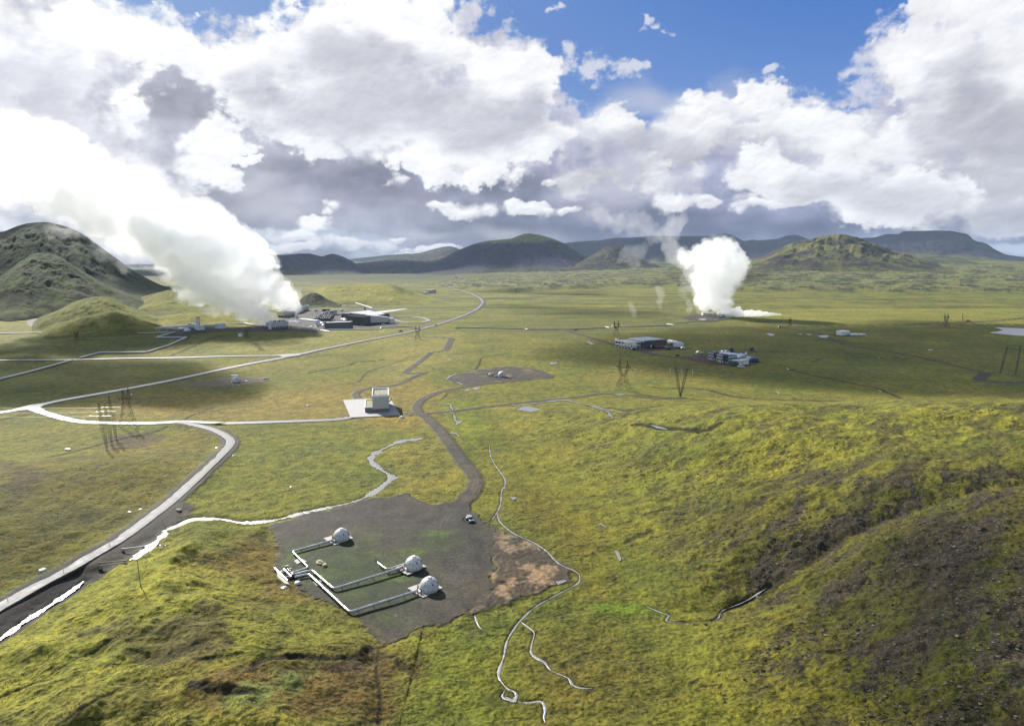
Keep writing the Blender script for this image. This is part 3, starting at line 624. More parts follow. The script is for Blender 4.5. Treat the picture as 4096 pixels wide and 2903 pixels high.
    for P, w_ in TRACKS: strip(P, w_, 1.2 + w_*0.4, alb(88, 80, 74), 0.95, 0.9, 1.0)
    for P, w_ in WATERL: strip(P, w_*0.5 + 0.3, 0.8, alb(92, 82, 50), 0.5, 0.7)
    strip(WATERL[1][0], 4.5, 3, alb(56, 50, 46), 0.95, 2.0, 1.0)
    FUR = [(z4((300,535),(450,505),(700,437),(830,405),(1000,372),(1080,335)), 1.2, 0.9), (z4((1190,300),(1260,255),(1400,230),(1500,210)), 1.0, 0.8), (z1((2030,1130),(2150,1108),(2292,1082)) + z2((200,1065),(400,1045)), 1.6, 0.9),
           (z2((800,1003),(1000,1008),(1200,1005),(1040,1030),(1010,1075),(985,1110)), 1.3, 0.8), (z2((0,1220),(200,1195),(240,1170),(280,1125),(400,1085),(540,1040)), 1.2, 0.7), (zb((340,490),(440,465),(540,450),(600,400),(640,360),(840,330)), 0.9, 0.9),
           (z7((0,1310),(200,1230),(480,1080),(900,860)), 0.5, 0.8), (z7((440,1534),(650,1400),(880,1270)), 0.5, 0.7), (z7((0,1200),(300,1100),(700,890)), 0.4, 0.5), (z5((835,1110),(820,1300),(850,1450),(835,1624)), 0.5, 0.6), (z5((815,1250),(840,1400),(830,1600)), 0.4, 0.5),
           (z6((915,910),(1000,890),(1110,865)), 1.0, 0.9), (z6((820,1085),(900,1040),(985,1010)), 1.4, 0.7), (z6((870,325),(980,330),(1100,345),(1300,365),(1430,315)), 2.2, 0.9), (z6((1000,80),(1100,88),(1300,88),(1600,150),(2200,170)), 2.0, 0.8), (z6((560,200),(700,215),(850,232),(1060,195)), 1.6, 0.8),
           (z6((1200,1600),(1400,1585),(1450,1540),(1590,1478),(1700,1408),(1850,1335),(2100,1262)), 0.9, 0.6), (z6((720,1370),(760,1340),(700,1250)), 0.5, 0.5), (z3((840,1035),(1000,1075),(1300,1135),(1420,1165),(1640,1240)), 1.6, 0.8), (z3((1000,990),(1100,965),(1400,965),(1700,975)), 2, 0.6), (z1((1120,1020),(1300,940),(1450,890),(1700,885)), 2, 0.8),
           (z1((1560,925),(1660,935),(1720,990)), 3, 0.6), (z1((0,1440),(100,1420),(200,1400)), 2.2, 0.8), (z1((480,915),(560,912)), 6, 0.5), (z7((1450,1215),(1560,1235),(1750,1255),(1900,1250)), 1.2, 0.9), (z7((1480,1010),(1600,1015),(1850,985)), 0.7, 0.7), (z7((1960,1070),(2100,1030),(2292,1012)), 1.0, 0.8), (z7((1070,960),(1300,985),(1500,880)), 3.0, 0.5),
           (z5((785,1120),(700,1165),(500,1190),(100,1190),(0,1270)), 1.0, 0.85), (z5((960,1215),(1020,1260),(1080,1300)), 1.2, 0.6)]
    for P, w_, s_ in FUR:
        L = GL(P, 4); strip(L, w_*0.7, w_*0.8, alb(46, 40, 24), s_, w_*0.7)
        k = bb(x, y, L, 6)
        if k.any():
            d, _ = seg_dist(x[k], y[k], L); z[k] -= w_*0.30*sst(w_*1.6, 0, d)*sst(450, 300, Rr[k])
    # wheel ruts worn paler in the tracks
    for P, w_ in TRACKS[:3]: strip([(p[0] - 0.8, p[1]) for p in P], 0.25, 0.3, alb(128, 118, 108), 0.45, 0.2); strip([(p[0] + 0.9, p[1]) for p in P], 0.25, 0.3, alb(128, 118, 108), 0.45, 0.2)
    K[..., 2] = K[..., 1]*0.5
    V = np.stack([x, y, z], -1).reshape(-1, 3)
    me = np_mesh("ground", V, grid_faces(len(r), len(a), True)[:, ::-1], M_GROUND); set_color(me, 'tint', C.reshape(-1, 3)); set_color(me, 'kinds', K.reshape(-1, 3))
    tag(link(bpy.data.objects.new("ground", me)), kind='structure')
    return a, r, z, K, C, hillm
GA_, GR_, GZ_, GK_, GC_, GH_ = build_ground()
# ------------------------------------------------------------------ plain materials
def mat(name, col, rough=0.6, metal=0.0, spec=0.5, var=0.12, scale=1.5, bump=0.0, coat=0.0):
    mt = bpy.data.materials.new(name); mt.use_nodes = True; mt.node_tree.nodes.clear(); n = NT(mt.node_tree)
    tcn = n.new('ShaderNodeTexCoord'); nz = n.noise(tcn.outputs['Object'], scale, 5, 0.6)
    C = n.mix(1.0, (*col, 1), n.mix(n.ss(nz, 0.3, 0.7), (1 - var,)*3, (1 + var,)*3), 'MULTIPLY')
    pr = n.new('ShaderNodeBsdfPrincipled'); n.l.new(C, pr.inputs['Base Color']); pr.inputs['Metallic'].default_value = metal
    n.l.new(n.ss(nz, 0.3, 0.7, max(0.02, rough - 0.06), min(1, rough + 0.06)), pr.inputs['Roughness']); pr.inputs['Specular IOR Level'].default_value = spec
    pr.inputs['Coat Weight'].default_value = coat
    if bump:
        bp = n.new('ShaderNodeBump'); n.l.new(nz, bp.inputs['Height']); bp.inputs['Strength'].default_value = bump; n.l.new(bp.outputs[0], pr.inputs['Normal'])
    out = n.new('ShaderNodeOutputMaterial'); n.l.new(pr.outputs[0], out.inputs[0]); return mt
def asphalt_mat(spec=0.30, name='wet_asphalt'):
    mt = bpy.data.materials.new(name); mt.use_nodes = True; mt.node_tree.nodes.clear(); n = NT(mt.node_tree)
    geo = n.new('ShaderNodeNewGeometry'); P = geo.outputs['Position']; uv = n.new('ShaderNodeAttribute', attribute_name='across'); sx = n.new('ShaderNodeSeparateColor'); n.l.new(uv.outputs['Color'], sx.inputs[0])
    nz = n.noise(P, 0.35, 5, 0.6); u = sx.outputs[0]
    lane = n.m('ABSOLUTE', n.m('SUBTRACT', n.m('ABSOLUTE', u), 0.45)); tr = n.ss(lane, 0.08, 0.30)
    C = n.mix(n.ss(nz, 0.3, 0.7), (0.10, 0.098, 0.095), (0.17, 0.165, 0.16)); C = n.mix(n.m('MULTIPLY', tr, 0.5), C, (0.20, 0.195, 0.185))
    edge = n.ss(n.m('ADD', n.m('ABSOLUTE', u), n.m('MULTIPLY', n.m('SUBTRACT', nz, 0.5), 0.5)), 0.86, 1.0); C = n.mix(edge, C, tuple(alb(84, 76, 68)))
    pr = n.new('ShaderNodeBsdfPrincipled'); n.l.new(C, pr.inputs['Base Color'])
    n.l.new(n.m('ADD', n.ss(nz, 0.25, 0.75, 0.42 if spec > 0.2 else 0.52, 0.58 if spec > 0.2 else 0.76, 'LINEAR'), n.m('MULTIPLY', edge, 0.4)), pr.inputs['Roughness']); pr.inputs['Specular IOR Level'].default_value = spec
    out = n.new('ShaderNodeOutputMaterial'); n.l.new(pr.outputs[0], out.inputs[0]); return mt
def water_mat():
    mt = bpy.data.materials.new("water"); mt.use_nodes = True; mt.node_tree.nodes.clear(); n = NT(mt.node_tree)
    geo = n.new('ShaderNodeNewGeometry'); P = geo.outputs['Position']; nz = n.noise(P, 1.3, 5, 0.65)
    bp = n.new('ShaderNodeBump'); n.l.new(nz, bp.inputs['Height']); bp.inputs['Strength'].default_value = 0.5; bp.inputs['Distance'].default_value = 0.5
    pr = n.new('ShaderNodeBsdfPrincipled'); pr.inputs['Base Color'].default_value = (0.20, 0.195, 0.185, 1); pr.inputs['Roughness'].default_value = 0.28; pr.inputs['IOR'].default_value = 1.6
    pr.inputs['Specular IOR Level'].default_value = 0.65; n.l.new(bp.outputs[0], pr.inputs['Normal'])
    out = n.new('ShaderNodeOutputMaterial'); n.l.new(pr.outputs[0], out.inputs[0]); return mt
M_ASPH = asphalt_mat(); M_WATER = water_mat(); M_ASPH2 = asphalt_mat(0.15, 'old_asphalt')
def resample(P, step):
    P = np.array(P); s = np.concatenate([[0], np.cumsum(np.hypot(*np.diff(P, axis=0).T))]); n = max(2, int(s[-1]/step) + 1); t = np.linspace(0, s[-1], n)
    return np.stack([np.interp(t, s, P[:, 0]), np.interp(t, s, P[:, 1])], -1), t
def ribbon(name, P, hw, mtl, lift=0.12, cols=9, step=1.5, skirt=0.6, kind='structure', hwf=None):
    Q, s = resample(P, step); T = np.gradient(Q, axis=0); T /= np.linalg.norm(T, axis=1)[:, None] + 1e-9; N = np.stack([T[:, 1], -T[:, 0]], -1)
    h = np.full(len(Q), hw) if hwf is None else hwf(Q, s)
    u = np.linspace(-1, 1, cols); X = Q[:, None, 0] + N[:, None, 0]*u[None, :]*h[:, None]; Y = Q[:, None, 1] + N[:, None, 1]*u[None, :]*h[:, None]
    zc = HG(Q[:, 0], Q[:, 1]); k = max(1, int(6/step)); ker = np.ones(2*k + 1)/(2*k + 1); zc = np.convolve(np.pad(zc, k, mode='edge'), ker, 'valid')
    r = np.hypot(Q[:, 0], Q[:, 1]); l = lift + 0.35*sst(300, 900, r)
    Zs = (zc + l)[:, None] - 0.05*(u[None, :]**2); U = np.broadcast_to(u[None, :], X.shape)
    if skirt:
        X = np.concatenate([X[:, :1] - N[:, None, 0]*0.5, X, X[:, -1:] + N[:, None, 0]*0.5], 1); Y = np.concatenate([Y[:, :1] - N[:, None, 1]*0.5, Y, Y[:, -1:] + N[:, None, 1]*0.5], 1)
        Zs = np.concatenate([Zs[:, :1] - skirt, Zs, Zs[:, -1:] - skirt], 1); U = np.concatenate([U[:, :1]*1.2, U, U[:, -1:]*1.2], 1)
    V = np.stack([X, Y, Zs], -1).reshape(-1, 3); me = np_mesh(name, V, grid_faces(X.shape[0], X.shape[1]), mtl, True)
    C = np.zeros((len(V), 3)); C[:, 0] = U.ravel(); a = me.attributes.new('across', 'FLOAT_COLOR', 'POINT'); Aa = np.ones((len(C), 4), np.float32); Aa[:, :3] = C; a.data.foreach_set("color", Aa.ravel())
    return tag(link(bpy.data.objects.new(name, me)), kind=kind)
for i, (P, w_) in enumerate(PAVED): ribbon("road", P, w_, M_ASPH2 if P is ROAD_D else M_ASPH, 0.14 + 0.012*i, step=1.5 if i < 4 else 5)
# patches of tarmac closing the two forks
def sheet(name, P, mtl, lift=0.2, kind='structure', thick=0.4):
    z = max(gz(p) for p in P) + lift; m = MB(); m.prism([tuple(p) for p in P], z - thick, z); return tag(m.build(name, mtl), kind=kind)
sheet("road", GL(z1((30,1385),(200,1342),(345,1322),(262,1357),(330,1398),(200,1372))), M_ASPH, 0.24)
sheet("road", GL(z1((1180,1454),(1420,1462),(1480,1466),(1400,1476),(1330,1476),(1260,1468))), M_ASPH, 0.24)
sheet("road", GL(z1((1790,1017),(1990,1004),(1960,1022),(1850,1034),(1840,1026))), M_ASPH, 0.5)
# paler gravel-topped concrete apron of the grey building
M_CONC = mat("pale_concrete", (0.27, 0.265, 0.265), 0.7, var=0.10, scale=0.25)
ap = APRON; zz = max(gz(p) for p in ap) + 0.30
m = MB(); m.prism([tuple(p) for p in ap], zz - 0.9, zz); tag(m.build("pavement", M_CONC), kind='structure')
# running water
rs = np.random.default_rng(5)
for i, (P, w_) in enumerate(WATERL):
    def hwf(Q, s, w_=w_, i=i):
        v = perlin(s/7.0, s*0 + 3.3 + i, 7 + i) + 0.6*perlin(s/2.2, s*0 + 9.3 + i, 17 + i); b = 0.5*w_*(1 + 1.1*v); e = np.minimum(s, s[-1] - s); return np.maximum(b, (0.15 if i in (0, 1) else 0.05)*w_)*np.clip(e/4 + 0.15, 0.15, 1)
    o = ribbon("stream", P, w_*0.5, M_WATER, 0.22 if i != 1 else 0.5, 5, 0.8, 0.0, hwf=hwf)
for P in POOLL:
    zt = np.mean([gz(p) for p in P]) + 0.22 + (0.3 if P[0][1] > 600 else 0); m = MB(); c = np.mean(P, axis=0); Pn = [tuple(c + (np.array(p) - c)*(1 + 0.12*math.sin(7*k))) for k, p in enumerate(P)]
    m.add([(p[0], p[1], zt) for p in Pn] , [tuple(range(len(Pn)))]); tag(m.build("pond", M_WATER), kind='structure')
# ------------------------------------------------------------------ hills and far mountains: silhouettes given a distance, a real height and depth
def mountain(sil, dist, front, back, cols, seed, gul=0.10, base=0.0, res=None, moss=0.5, mosstop=0.0, paint=None, pk=0.15, wig=0.02, nv=110, shape=1.15, name="hill", rough=1.0, ext=0.02):
    s = np.array([azel(*p) for p in sil]); a0, a1 = s[0, 0] - ext, s[-1, 0] + ext; nu = int((a1 - a0)/(res or 0.0011)) + 2; a = np.linspace(a0, a1, nu)
    el_ = np.interp(a, s[:, 0], s[:, 1]); k = 2; el_ = np.convolve(np.pad(el_, k, mode='edge'), np.ones(2*k+1)/(2*k+1), 'valid')
    edge = np.minimum(sst(a0, s[0, 0] + 0.004, a), sst(a1, s[-1, 0] - 0.004, a))
    t = np.concatenate([-np.linspace(1, 0, 22)[:-1]**1.3, np.linspace(0, 1, nv)])       # -1 back foot .. 0 crest .. 1 front foot
    A, T = np.meshgrid(a, t); dp = dist*(1 + pk*fbm(A*14, A*0 + 1.5, seed, 3)); d = np.where(T >= 0, dp - T*front, dp - T*back)
    # spurs: the profile bends sideways while it descends
    sh = wig*fbm(A*9, T*1.5, seed + 3, 3)*np.clip(T, 0, 1); crest = np.interp(A + sh, a, (CAMH + dp[0]*np.tan(el_)*1.0)*1.0)
    crest = (crest - base)*edge[None, :] + base
    X = np.sin(A)*d; Y = np.cos(A)*d; base0 = base; base = H0(X, Y) - 0.6
    prof = np.where(T >= 0, 1 - np.clip(T, 0, 1)**shape, 1 - (-T)**1.4)
    x0 = A*dist; wv = 0.35*fbm(A*dist/(front*0.3), T*3, seed + 6, 3); g = fbm(x0/(front*0.30) + wv + T*0.5, T*1.6, seed + 7, 4, 0.5, True); g2 = fbm(x0/(front*0.10) + wv*2 + T, T*5, seed + 9, 4, 0.55, True)
    h = crest - base; bell = np.clip(T*3.2, 0, 1)*np.clip((1 - T)*2.2, 0, 1)
    z = base + h*prof*(1 + gul*bell*(g*1.1 + 0.35*g2)*rough) + h*0.05*bell*fbm(x0/(front*0.03), T*12, seed + 12, 4, 0.6)*rough
    z = np.where(T > 0, np.minimum(z, CAMH + (crest - CAMH)*(d/dp) - np.minimum(T*8, 1.0)*h*0.004), z)
    z = z - 2.5*np.clip((np.abs(T) - 0.96)/0.04, 0, 1) - (1 - edge)*3
    hn = np.clip((z - base)/max(1.0, float(crest.max() - base0)), 0, 1)
    C = np.zeros(X.shape + (3,)); C[:] = cols[0]
    n1 = fbm(X/(front*0.09), T*7, seed + 21, 5, 0.6); m1 = sst(-0.15, 0.45, n1 + (moss - 0.5)*1.5 + mosstop*(hn - 0.5)*2 + 0.75*g*bell)
    C = C*(1 - m1[..., None]) + np.array(cols[1])*m1[..., None]
    n3 = fbm(X/(front*0.03), T*14, seed + 31, 4, 0.6); m2 = sst(0.2, 0.5, n3)*0.5; C = C*(1 - m2[..., None]) + np.array(cols[2])*m2[..., None]
    K = np.zeros(X.shape + (3,)); K[..., 0] = np.clip(moss, 0, 1)*(0.8 if dist > 5000 else 0.15)
    ft = (sst(0.80, 1.0, T + 0.12*n1)*(0.75 if dist < 5000 else 0.5))[..., None]; C[:] = C*(1 - ft) + alb(126, 128, 58)*ft
    if paint: paint(C, K, A, T, hn, X, Y, g, n1)
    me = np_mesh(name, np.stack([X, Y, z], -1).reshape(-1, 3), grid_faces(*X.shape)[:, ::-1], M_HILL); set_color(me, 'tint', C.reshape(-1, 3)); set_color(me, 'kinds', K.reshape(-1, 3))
    return tag(link(bpy.data.objects.new(name, me)), kind='structure')
ROCK = alb(62, 60, 62); ROCKB = alb(52, 54, 70); GRN = alb(84, 96, 44); YEL = alb(150, 150, 66); DGR = alb(60, 72, 38)
# far mountains
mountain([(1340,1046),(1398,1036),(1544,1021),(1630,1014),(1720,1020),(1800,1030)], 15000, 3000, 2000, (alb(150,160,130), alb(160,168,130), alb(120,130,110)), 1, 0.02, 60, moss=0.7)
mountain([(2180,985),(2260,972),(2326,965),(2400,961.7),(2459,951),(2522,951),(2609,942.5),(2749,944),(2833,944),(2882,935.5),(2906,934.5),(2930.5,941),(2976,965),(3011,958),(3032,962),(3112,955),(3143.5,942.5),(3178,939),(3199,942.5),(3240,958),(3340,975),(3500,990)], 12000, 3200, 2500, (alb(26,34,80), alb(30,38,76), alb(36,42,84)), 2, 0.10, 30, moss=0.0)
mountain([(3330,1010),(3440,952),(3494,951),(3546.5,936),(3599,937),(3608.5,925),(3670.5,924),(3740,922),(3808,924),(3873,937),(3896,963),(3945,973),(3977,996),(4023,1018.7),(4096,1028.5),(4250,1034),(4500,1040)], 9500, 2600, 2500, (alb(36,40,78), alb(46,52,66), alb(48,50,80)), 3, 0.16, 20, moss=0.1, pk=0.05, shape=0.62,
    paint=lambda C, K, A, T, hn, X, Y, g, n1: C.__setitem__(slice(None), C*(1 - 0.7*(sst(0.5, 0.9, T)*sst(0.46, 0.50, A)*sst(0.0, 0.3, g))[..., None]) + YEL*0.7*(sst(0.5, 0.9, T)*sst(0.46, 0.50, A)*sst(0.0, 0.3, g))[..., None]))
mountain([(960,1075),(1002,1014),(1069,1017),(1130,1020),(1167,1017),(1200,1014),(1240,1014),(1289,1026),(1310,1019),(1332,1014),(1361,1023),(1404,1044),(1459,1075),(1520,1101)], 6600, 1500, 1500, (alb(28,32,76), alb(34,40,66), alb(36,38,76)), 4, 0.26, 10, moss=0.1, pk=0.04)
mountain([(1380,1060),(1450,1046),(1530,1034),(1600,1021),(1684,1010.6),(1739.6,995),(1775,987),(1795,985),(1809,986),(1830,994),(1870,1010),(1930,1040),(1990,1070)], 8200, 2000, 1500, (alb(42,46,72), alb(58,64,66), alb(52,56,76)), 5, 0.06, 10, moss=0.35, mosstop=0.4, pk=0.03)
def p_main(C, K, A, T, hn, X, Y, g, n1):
    m = sst(0.62, 0.80, hn + 0.10*n1)*sst(-0.35, 0.15, n1 + 0.2*g + 0.15)*0.95; C[:] = C*(1 - m[..., None]) + alb(176,174,96)*m[..., None]  # sunlit summit painted in: pale yellow over the upper slopes
    a0 = azel(2230, 1000)[0]; m = sst(a0 - 0.02, a0 + 0.03, A)*sst(0.0, 0.4, n1 + 0.5*g)*0.6*sst(0.9, 0.6, hn); C[:] = C*(1 - m[..., None]) + alb(120,122,70)*m[..., None]
    K[..., 0] *= sst(0.5, 0.85, hn)
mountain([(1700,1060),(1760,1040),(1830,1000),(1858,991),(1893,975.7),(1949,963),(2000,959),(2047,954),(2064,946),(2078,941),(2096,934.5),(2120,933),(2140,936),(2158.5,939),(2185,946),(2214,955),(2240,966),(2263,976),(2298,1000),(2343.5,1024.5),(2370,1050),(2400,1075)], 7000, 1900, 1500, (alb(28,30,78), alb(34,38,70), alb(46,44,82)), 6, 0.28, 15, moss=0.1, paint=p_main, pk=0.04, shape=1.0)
mountain([(2250,1080),(2290,1066),(2330,1042),(2365,1020),(2389,1007),(2410,995),(2428,986),(2440,983),(2452,982),(2465,984),(2477,990),(2495,999),(2515,1010.6),(2545,1025),(2574.5,1042),(2620,1058),(2680,1072)], 5600, 800, 700, (alb(54,48,58), alb(84,88,54), alb(70,64,62)), 7, 0.22, 40, moss=0.3, pk=0.02, shape=0.95)
mountain([(2960,1050),(3050,1028),(3100,1002),(3155,976),(3200,966),(3253,953),(3290,945),(3318,940),(3341,936),(3360,938),(3377,944),(3410,948),(3435.5,953),(3475,970),(3514,986),(3560,1000),(3612,1015),(3697,1038),(3760,1060),(3840,1086)], 5500, 1300, 1200, (alb(66,60,62), alb(136,134,70), alb(60,56,60)), 8, 0.38, 55, moss=0.40, pk=0.04, shape=0.95, wig=0.05)
mountain([(3560,1064),(3640,1040),(3710,1027),(3780,1026),(3840,1032),(3905,1050),(3971,1062),(4096,1068),(4300,1070)], 6800, 900, 800, (alb(60,70,60), alb(110,116,62), alb(72,80,60)), 9, 0.10, 60, moss=0.4, pk=0.03)
# green hills on the left
def p_left(C, K, A, T, hn, X, Y, g, n1):
    m = sst(-0.1, 0.3, fbm(X/70, Y/70, 401, 5, 0.6) + 0.25*g)*0.7; C[:] = C*(1 - m[..., None]) + alb(34,42,18)*m[..., None]
mountain([(-500,1000),(-300,960),(-120,940),(0,928),(20,925),(61,907),(85,899),(110,893),(165,888.6),(190,888),(208,891.6),(257,904),(300,920),(360,960),(430,1010),(500,1060),(550,1093),(610,1125),(660,1150),(720,1166)], 2500, 700, 700, (alb(28,38,14), alb(64,84,20), alb(34,44,17)), 10, 0.15, 0, moss=0.65, paint=p_left, pk=0.08, wig=0.07, nv=180, rough=0.9)
mountain([(-500,1150),(-300,1140),(-120,1128),(0,1105),(40,1078),(79,1044),(100,1036),(122,1018),(145,1013),(165,1012),(198,1014),(232,1023),(262,1040),(293,1063),(330,1086),(366.5,1105),(410,1130),(458,1154),(500,1170),(537.6,1185),(590,1205),(650,1222)], 1850, 420, 350, (alb(36,46,15), alb(84,100,26), alb(44,54,18)), 11, 0.18, 0, moss=0.65, paint=p_left, pk=0.07, wig=0.07, nv=170, rough=0.9)
mountain([(560,1200),(620,1175),(672,1160),(720,1161),(794,1166.5),(850,1180),(900,1198),(980,1215),(1060,1238),(1100,1252)], 1750, 330, 300, (alb(104,108,48), alb(146,146,58), alb(84,88,42)), 12, 0.16, 0, moss=0.6, pk=0.05, wig=0.05)
mountain([(150,1290),(180,1268),(208,1252),(250,1232),(293,1209),(340,1194),(391,1185),(420,1185),(452,1191),(480,1205),(501,1221.5),(560,1240),(620,1256),(680,1275),(740,1292)], 1330, 210, 200, (alb(98,104,42), alb(136,138,54), alb(70,76,36)), 13, 0.20, 0, moss=0.6, pk=0.04, wig=0.05)
mountain([(195,1309),(230,1296),(275,1282.6),(320,1270),(366.5,1261),(400,1251),(440,1246),(480,1248),(519,1255),(560,1270),(611,1289),(660,1305)], 1160, 110, 120, (alb(114,118,46), alb(146,146,56), alb(80,84,38)), 14, 0.20, 0, moss=0.6, pk=0.03, wig=0.05)
mountain([(600,1276),(680,1262),(760,1250),(840,1252),(930,1262),(1000,1278)], 1240, 110, 120, (alb(130,132,52), alb(158,154,62), alb(100,100,48)), 15, 0.10, 0, moss=0.6, pk=0.03)
mountain([(1180,1215),(1215,1185),(1240,1172),(1262,1170),(1285,1180),(1310,1198),(1350,1212)], 1650, 120, 120, (alb(60,66,34), alb(76,82,40), alb(52,56,34)), 16, 0.12, 0, moss=0.5, pk=0.03, nv=60)
mountain([(1230,1180),(1300,1148),(1345,1141),(1392,1136),(1440,1134),(1483,1133),(1530,1133),(1569,1136),(1595,1147),(1618,1160),(1660,1172),(1720,1182)], 2050, 420, 300, (alb(150,150,70), alb(172,168,84), alb(120,122,60)), 17, 0.08, 0, moss=0.6, pk=0.04, nv=80)
# ------------------------------------------------------------------ object materials
M_WHITE = mat("dome_panel", (0.62, 0.60, 0.56), 0.55, var=0.07, scale=0.6)
M_DARKHOLE = mat("vent_dark", (0.02, 0.02, 0.02), 0.7)
M_SLAB = mat("concrete_slab", (0.34, 0.32, 0.29), 0.8, var=0.15, scale=0.9)
M_ALU = mat("aluminium_cladding", (0.55, 0.54, 0.52), 0.30, 0.92, var=0.08, scale=0.5)
M_STEEL = mat("galvanised_steel", (0.36, 0.35, 0.33), 0.45, 0.6, var=0.15)
M_DSTEEL = mat("dark_steel", (0.07, 0.07, 0.068), 0.5, 0.3, var=0.2)
M_BRONZE = mat("valve_bronze", (0.30, 0.24, 0.13), 0.4, 0.5)
M_RUST = mat("weathered_lattice", (0.055, 0.034, 0.022), 0.8, 0.0, var=0.3, scale=0.8)
M_INS = mat("glass_insulator", (0.52, 0.58, 0.46), 0.25, var=0.05)
M_WOOD = mat("grey_wood", (0.20, 0.17, 0.13), 0.85, var=0.25, scale=3)
M_CAR = mat("silver_paint", (0.42, 0.42, 0.44), 0.28, 0.55, var=0.03, coat=0.6)
M_GLASS = mat("dark_glass", (0.015, 0.018, 0.02), 0.08, 0.0, spec=0.8, var=0.0)
M_TYRE = mat("tyre", (0.015, 0.015, 0.015), 0.85)
M_BLACKP = mat("black_plastic", (0.02, 0.02, 0.02), 0.5)
M_LAMP = mat("lamp_glass", (0.6, 0.6, 0.58), 0.15)
M_CLOTH = mat("dark_cloth", (0.018, 0.018, 0.022), 0.9, var=0.2, scale=8)
M_CLOTH2 = mat("maroon_cloth", (0.045, 0.016, 0.018), 0.9, var=0.2, scale=8)
M_SKIN = mat("skin", (0.42, 0.26, 0.19), 0.6, var=0.05)
M_HAIR = mat("hair", (0.03, 0.02, 0.015), 0.8)
M_STONE = mat("pale_stone", (0.34, 0.31, 0.26), 0.9, var=0.25, scale=2)
M_GREYW = mat("grey_cladding", (0.46, 0.44, 0.40), 0.55, var=0.05, scale=0.4)
M_LGREY = mat("pale_cladding", (0.58, 0.57, 0.55), 0.5, var=0.05, scale=0.4)
M_WTRIM = mat("white_trim", (0.72, 0.72, 0.70), 0.5, var=0.04)
M_PLINTH = mat("dark_plinth", (0.15, 0.14, 0.125), 0.75, var=0.1, scale=0.7)
M_ROOFM = mat("mossy_roof", (0.20, 0.19, 0.11), 0.9, var=0.25, scale=0.5)
M_GRN = mat("dark_green_cladding", (0.045, 0.055, 0.052), 0.45, var=0.08, scale=0.3)
M_DGREY = mat("dark_grey_cladding", (0.040, 0.044, 0.050), 0.5, var=0.08, scale=0.3)
M_ROOFG = mat("metal_roof", (0.46, 0.48, 0.52), 0.5, 0.1, var=0.06, scale=0.15)
M_RED = mat("red_paint", (0.30, 0.03, 0.03), 0.5); M_BLUE = mat("blue_paint", (0.02, 0.05, 0.17), 0.5); M_TEAL = mat("green_paint", (0.02, 0.09, 0.07), 0.5)
M_CWHITE = mat("white_paint", (0.68, 0.68, 0.66), 0.4, var=0.04, scale=0.5)
M_ORANGE = mat("orange_paint", (0.45, 0.13, 0.03), 0.5)
def mpp(p): return (p[1]*CP + (CAMH - p[2])*SP)/FS          # metres per photo pixel at a point
def yaw_of(a, b): return math.atan2(b[1] - a[1], b[0] - a[0])
def zd(*p): return Z(1080, 2080, 3.1833, *p)
def zq(pts, z): return [tuple(UP(x, y, z)) for x, y in pts]
def round_path(P, r=1.2, n=6):
    P = [Vector(p) for p in P]; out = [P[0]]
    for a, b, c in zip(P[:-2], P[1:-1], P[2:]):
        u = (a - b); v = (c - b); k = min(r, u.length*0.45, v.length*0.45); p0 = b + u.normalized()*k; p1 = b + v.normalized()*k
        for i in range(n + 1): t = i/n; out.append(p0*(1-t)**2 + b*2*t*(1-t) + p1*t*t)
    return out + [P[-1]]

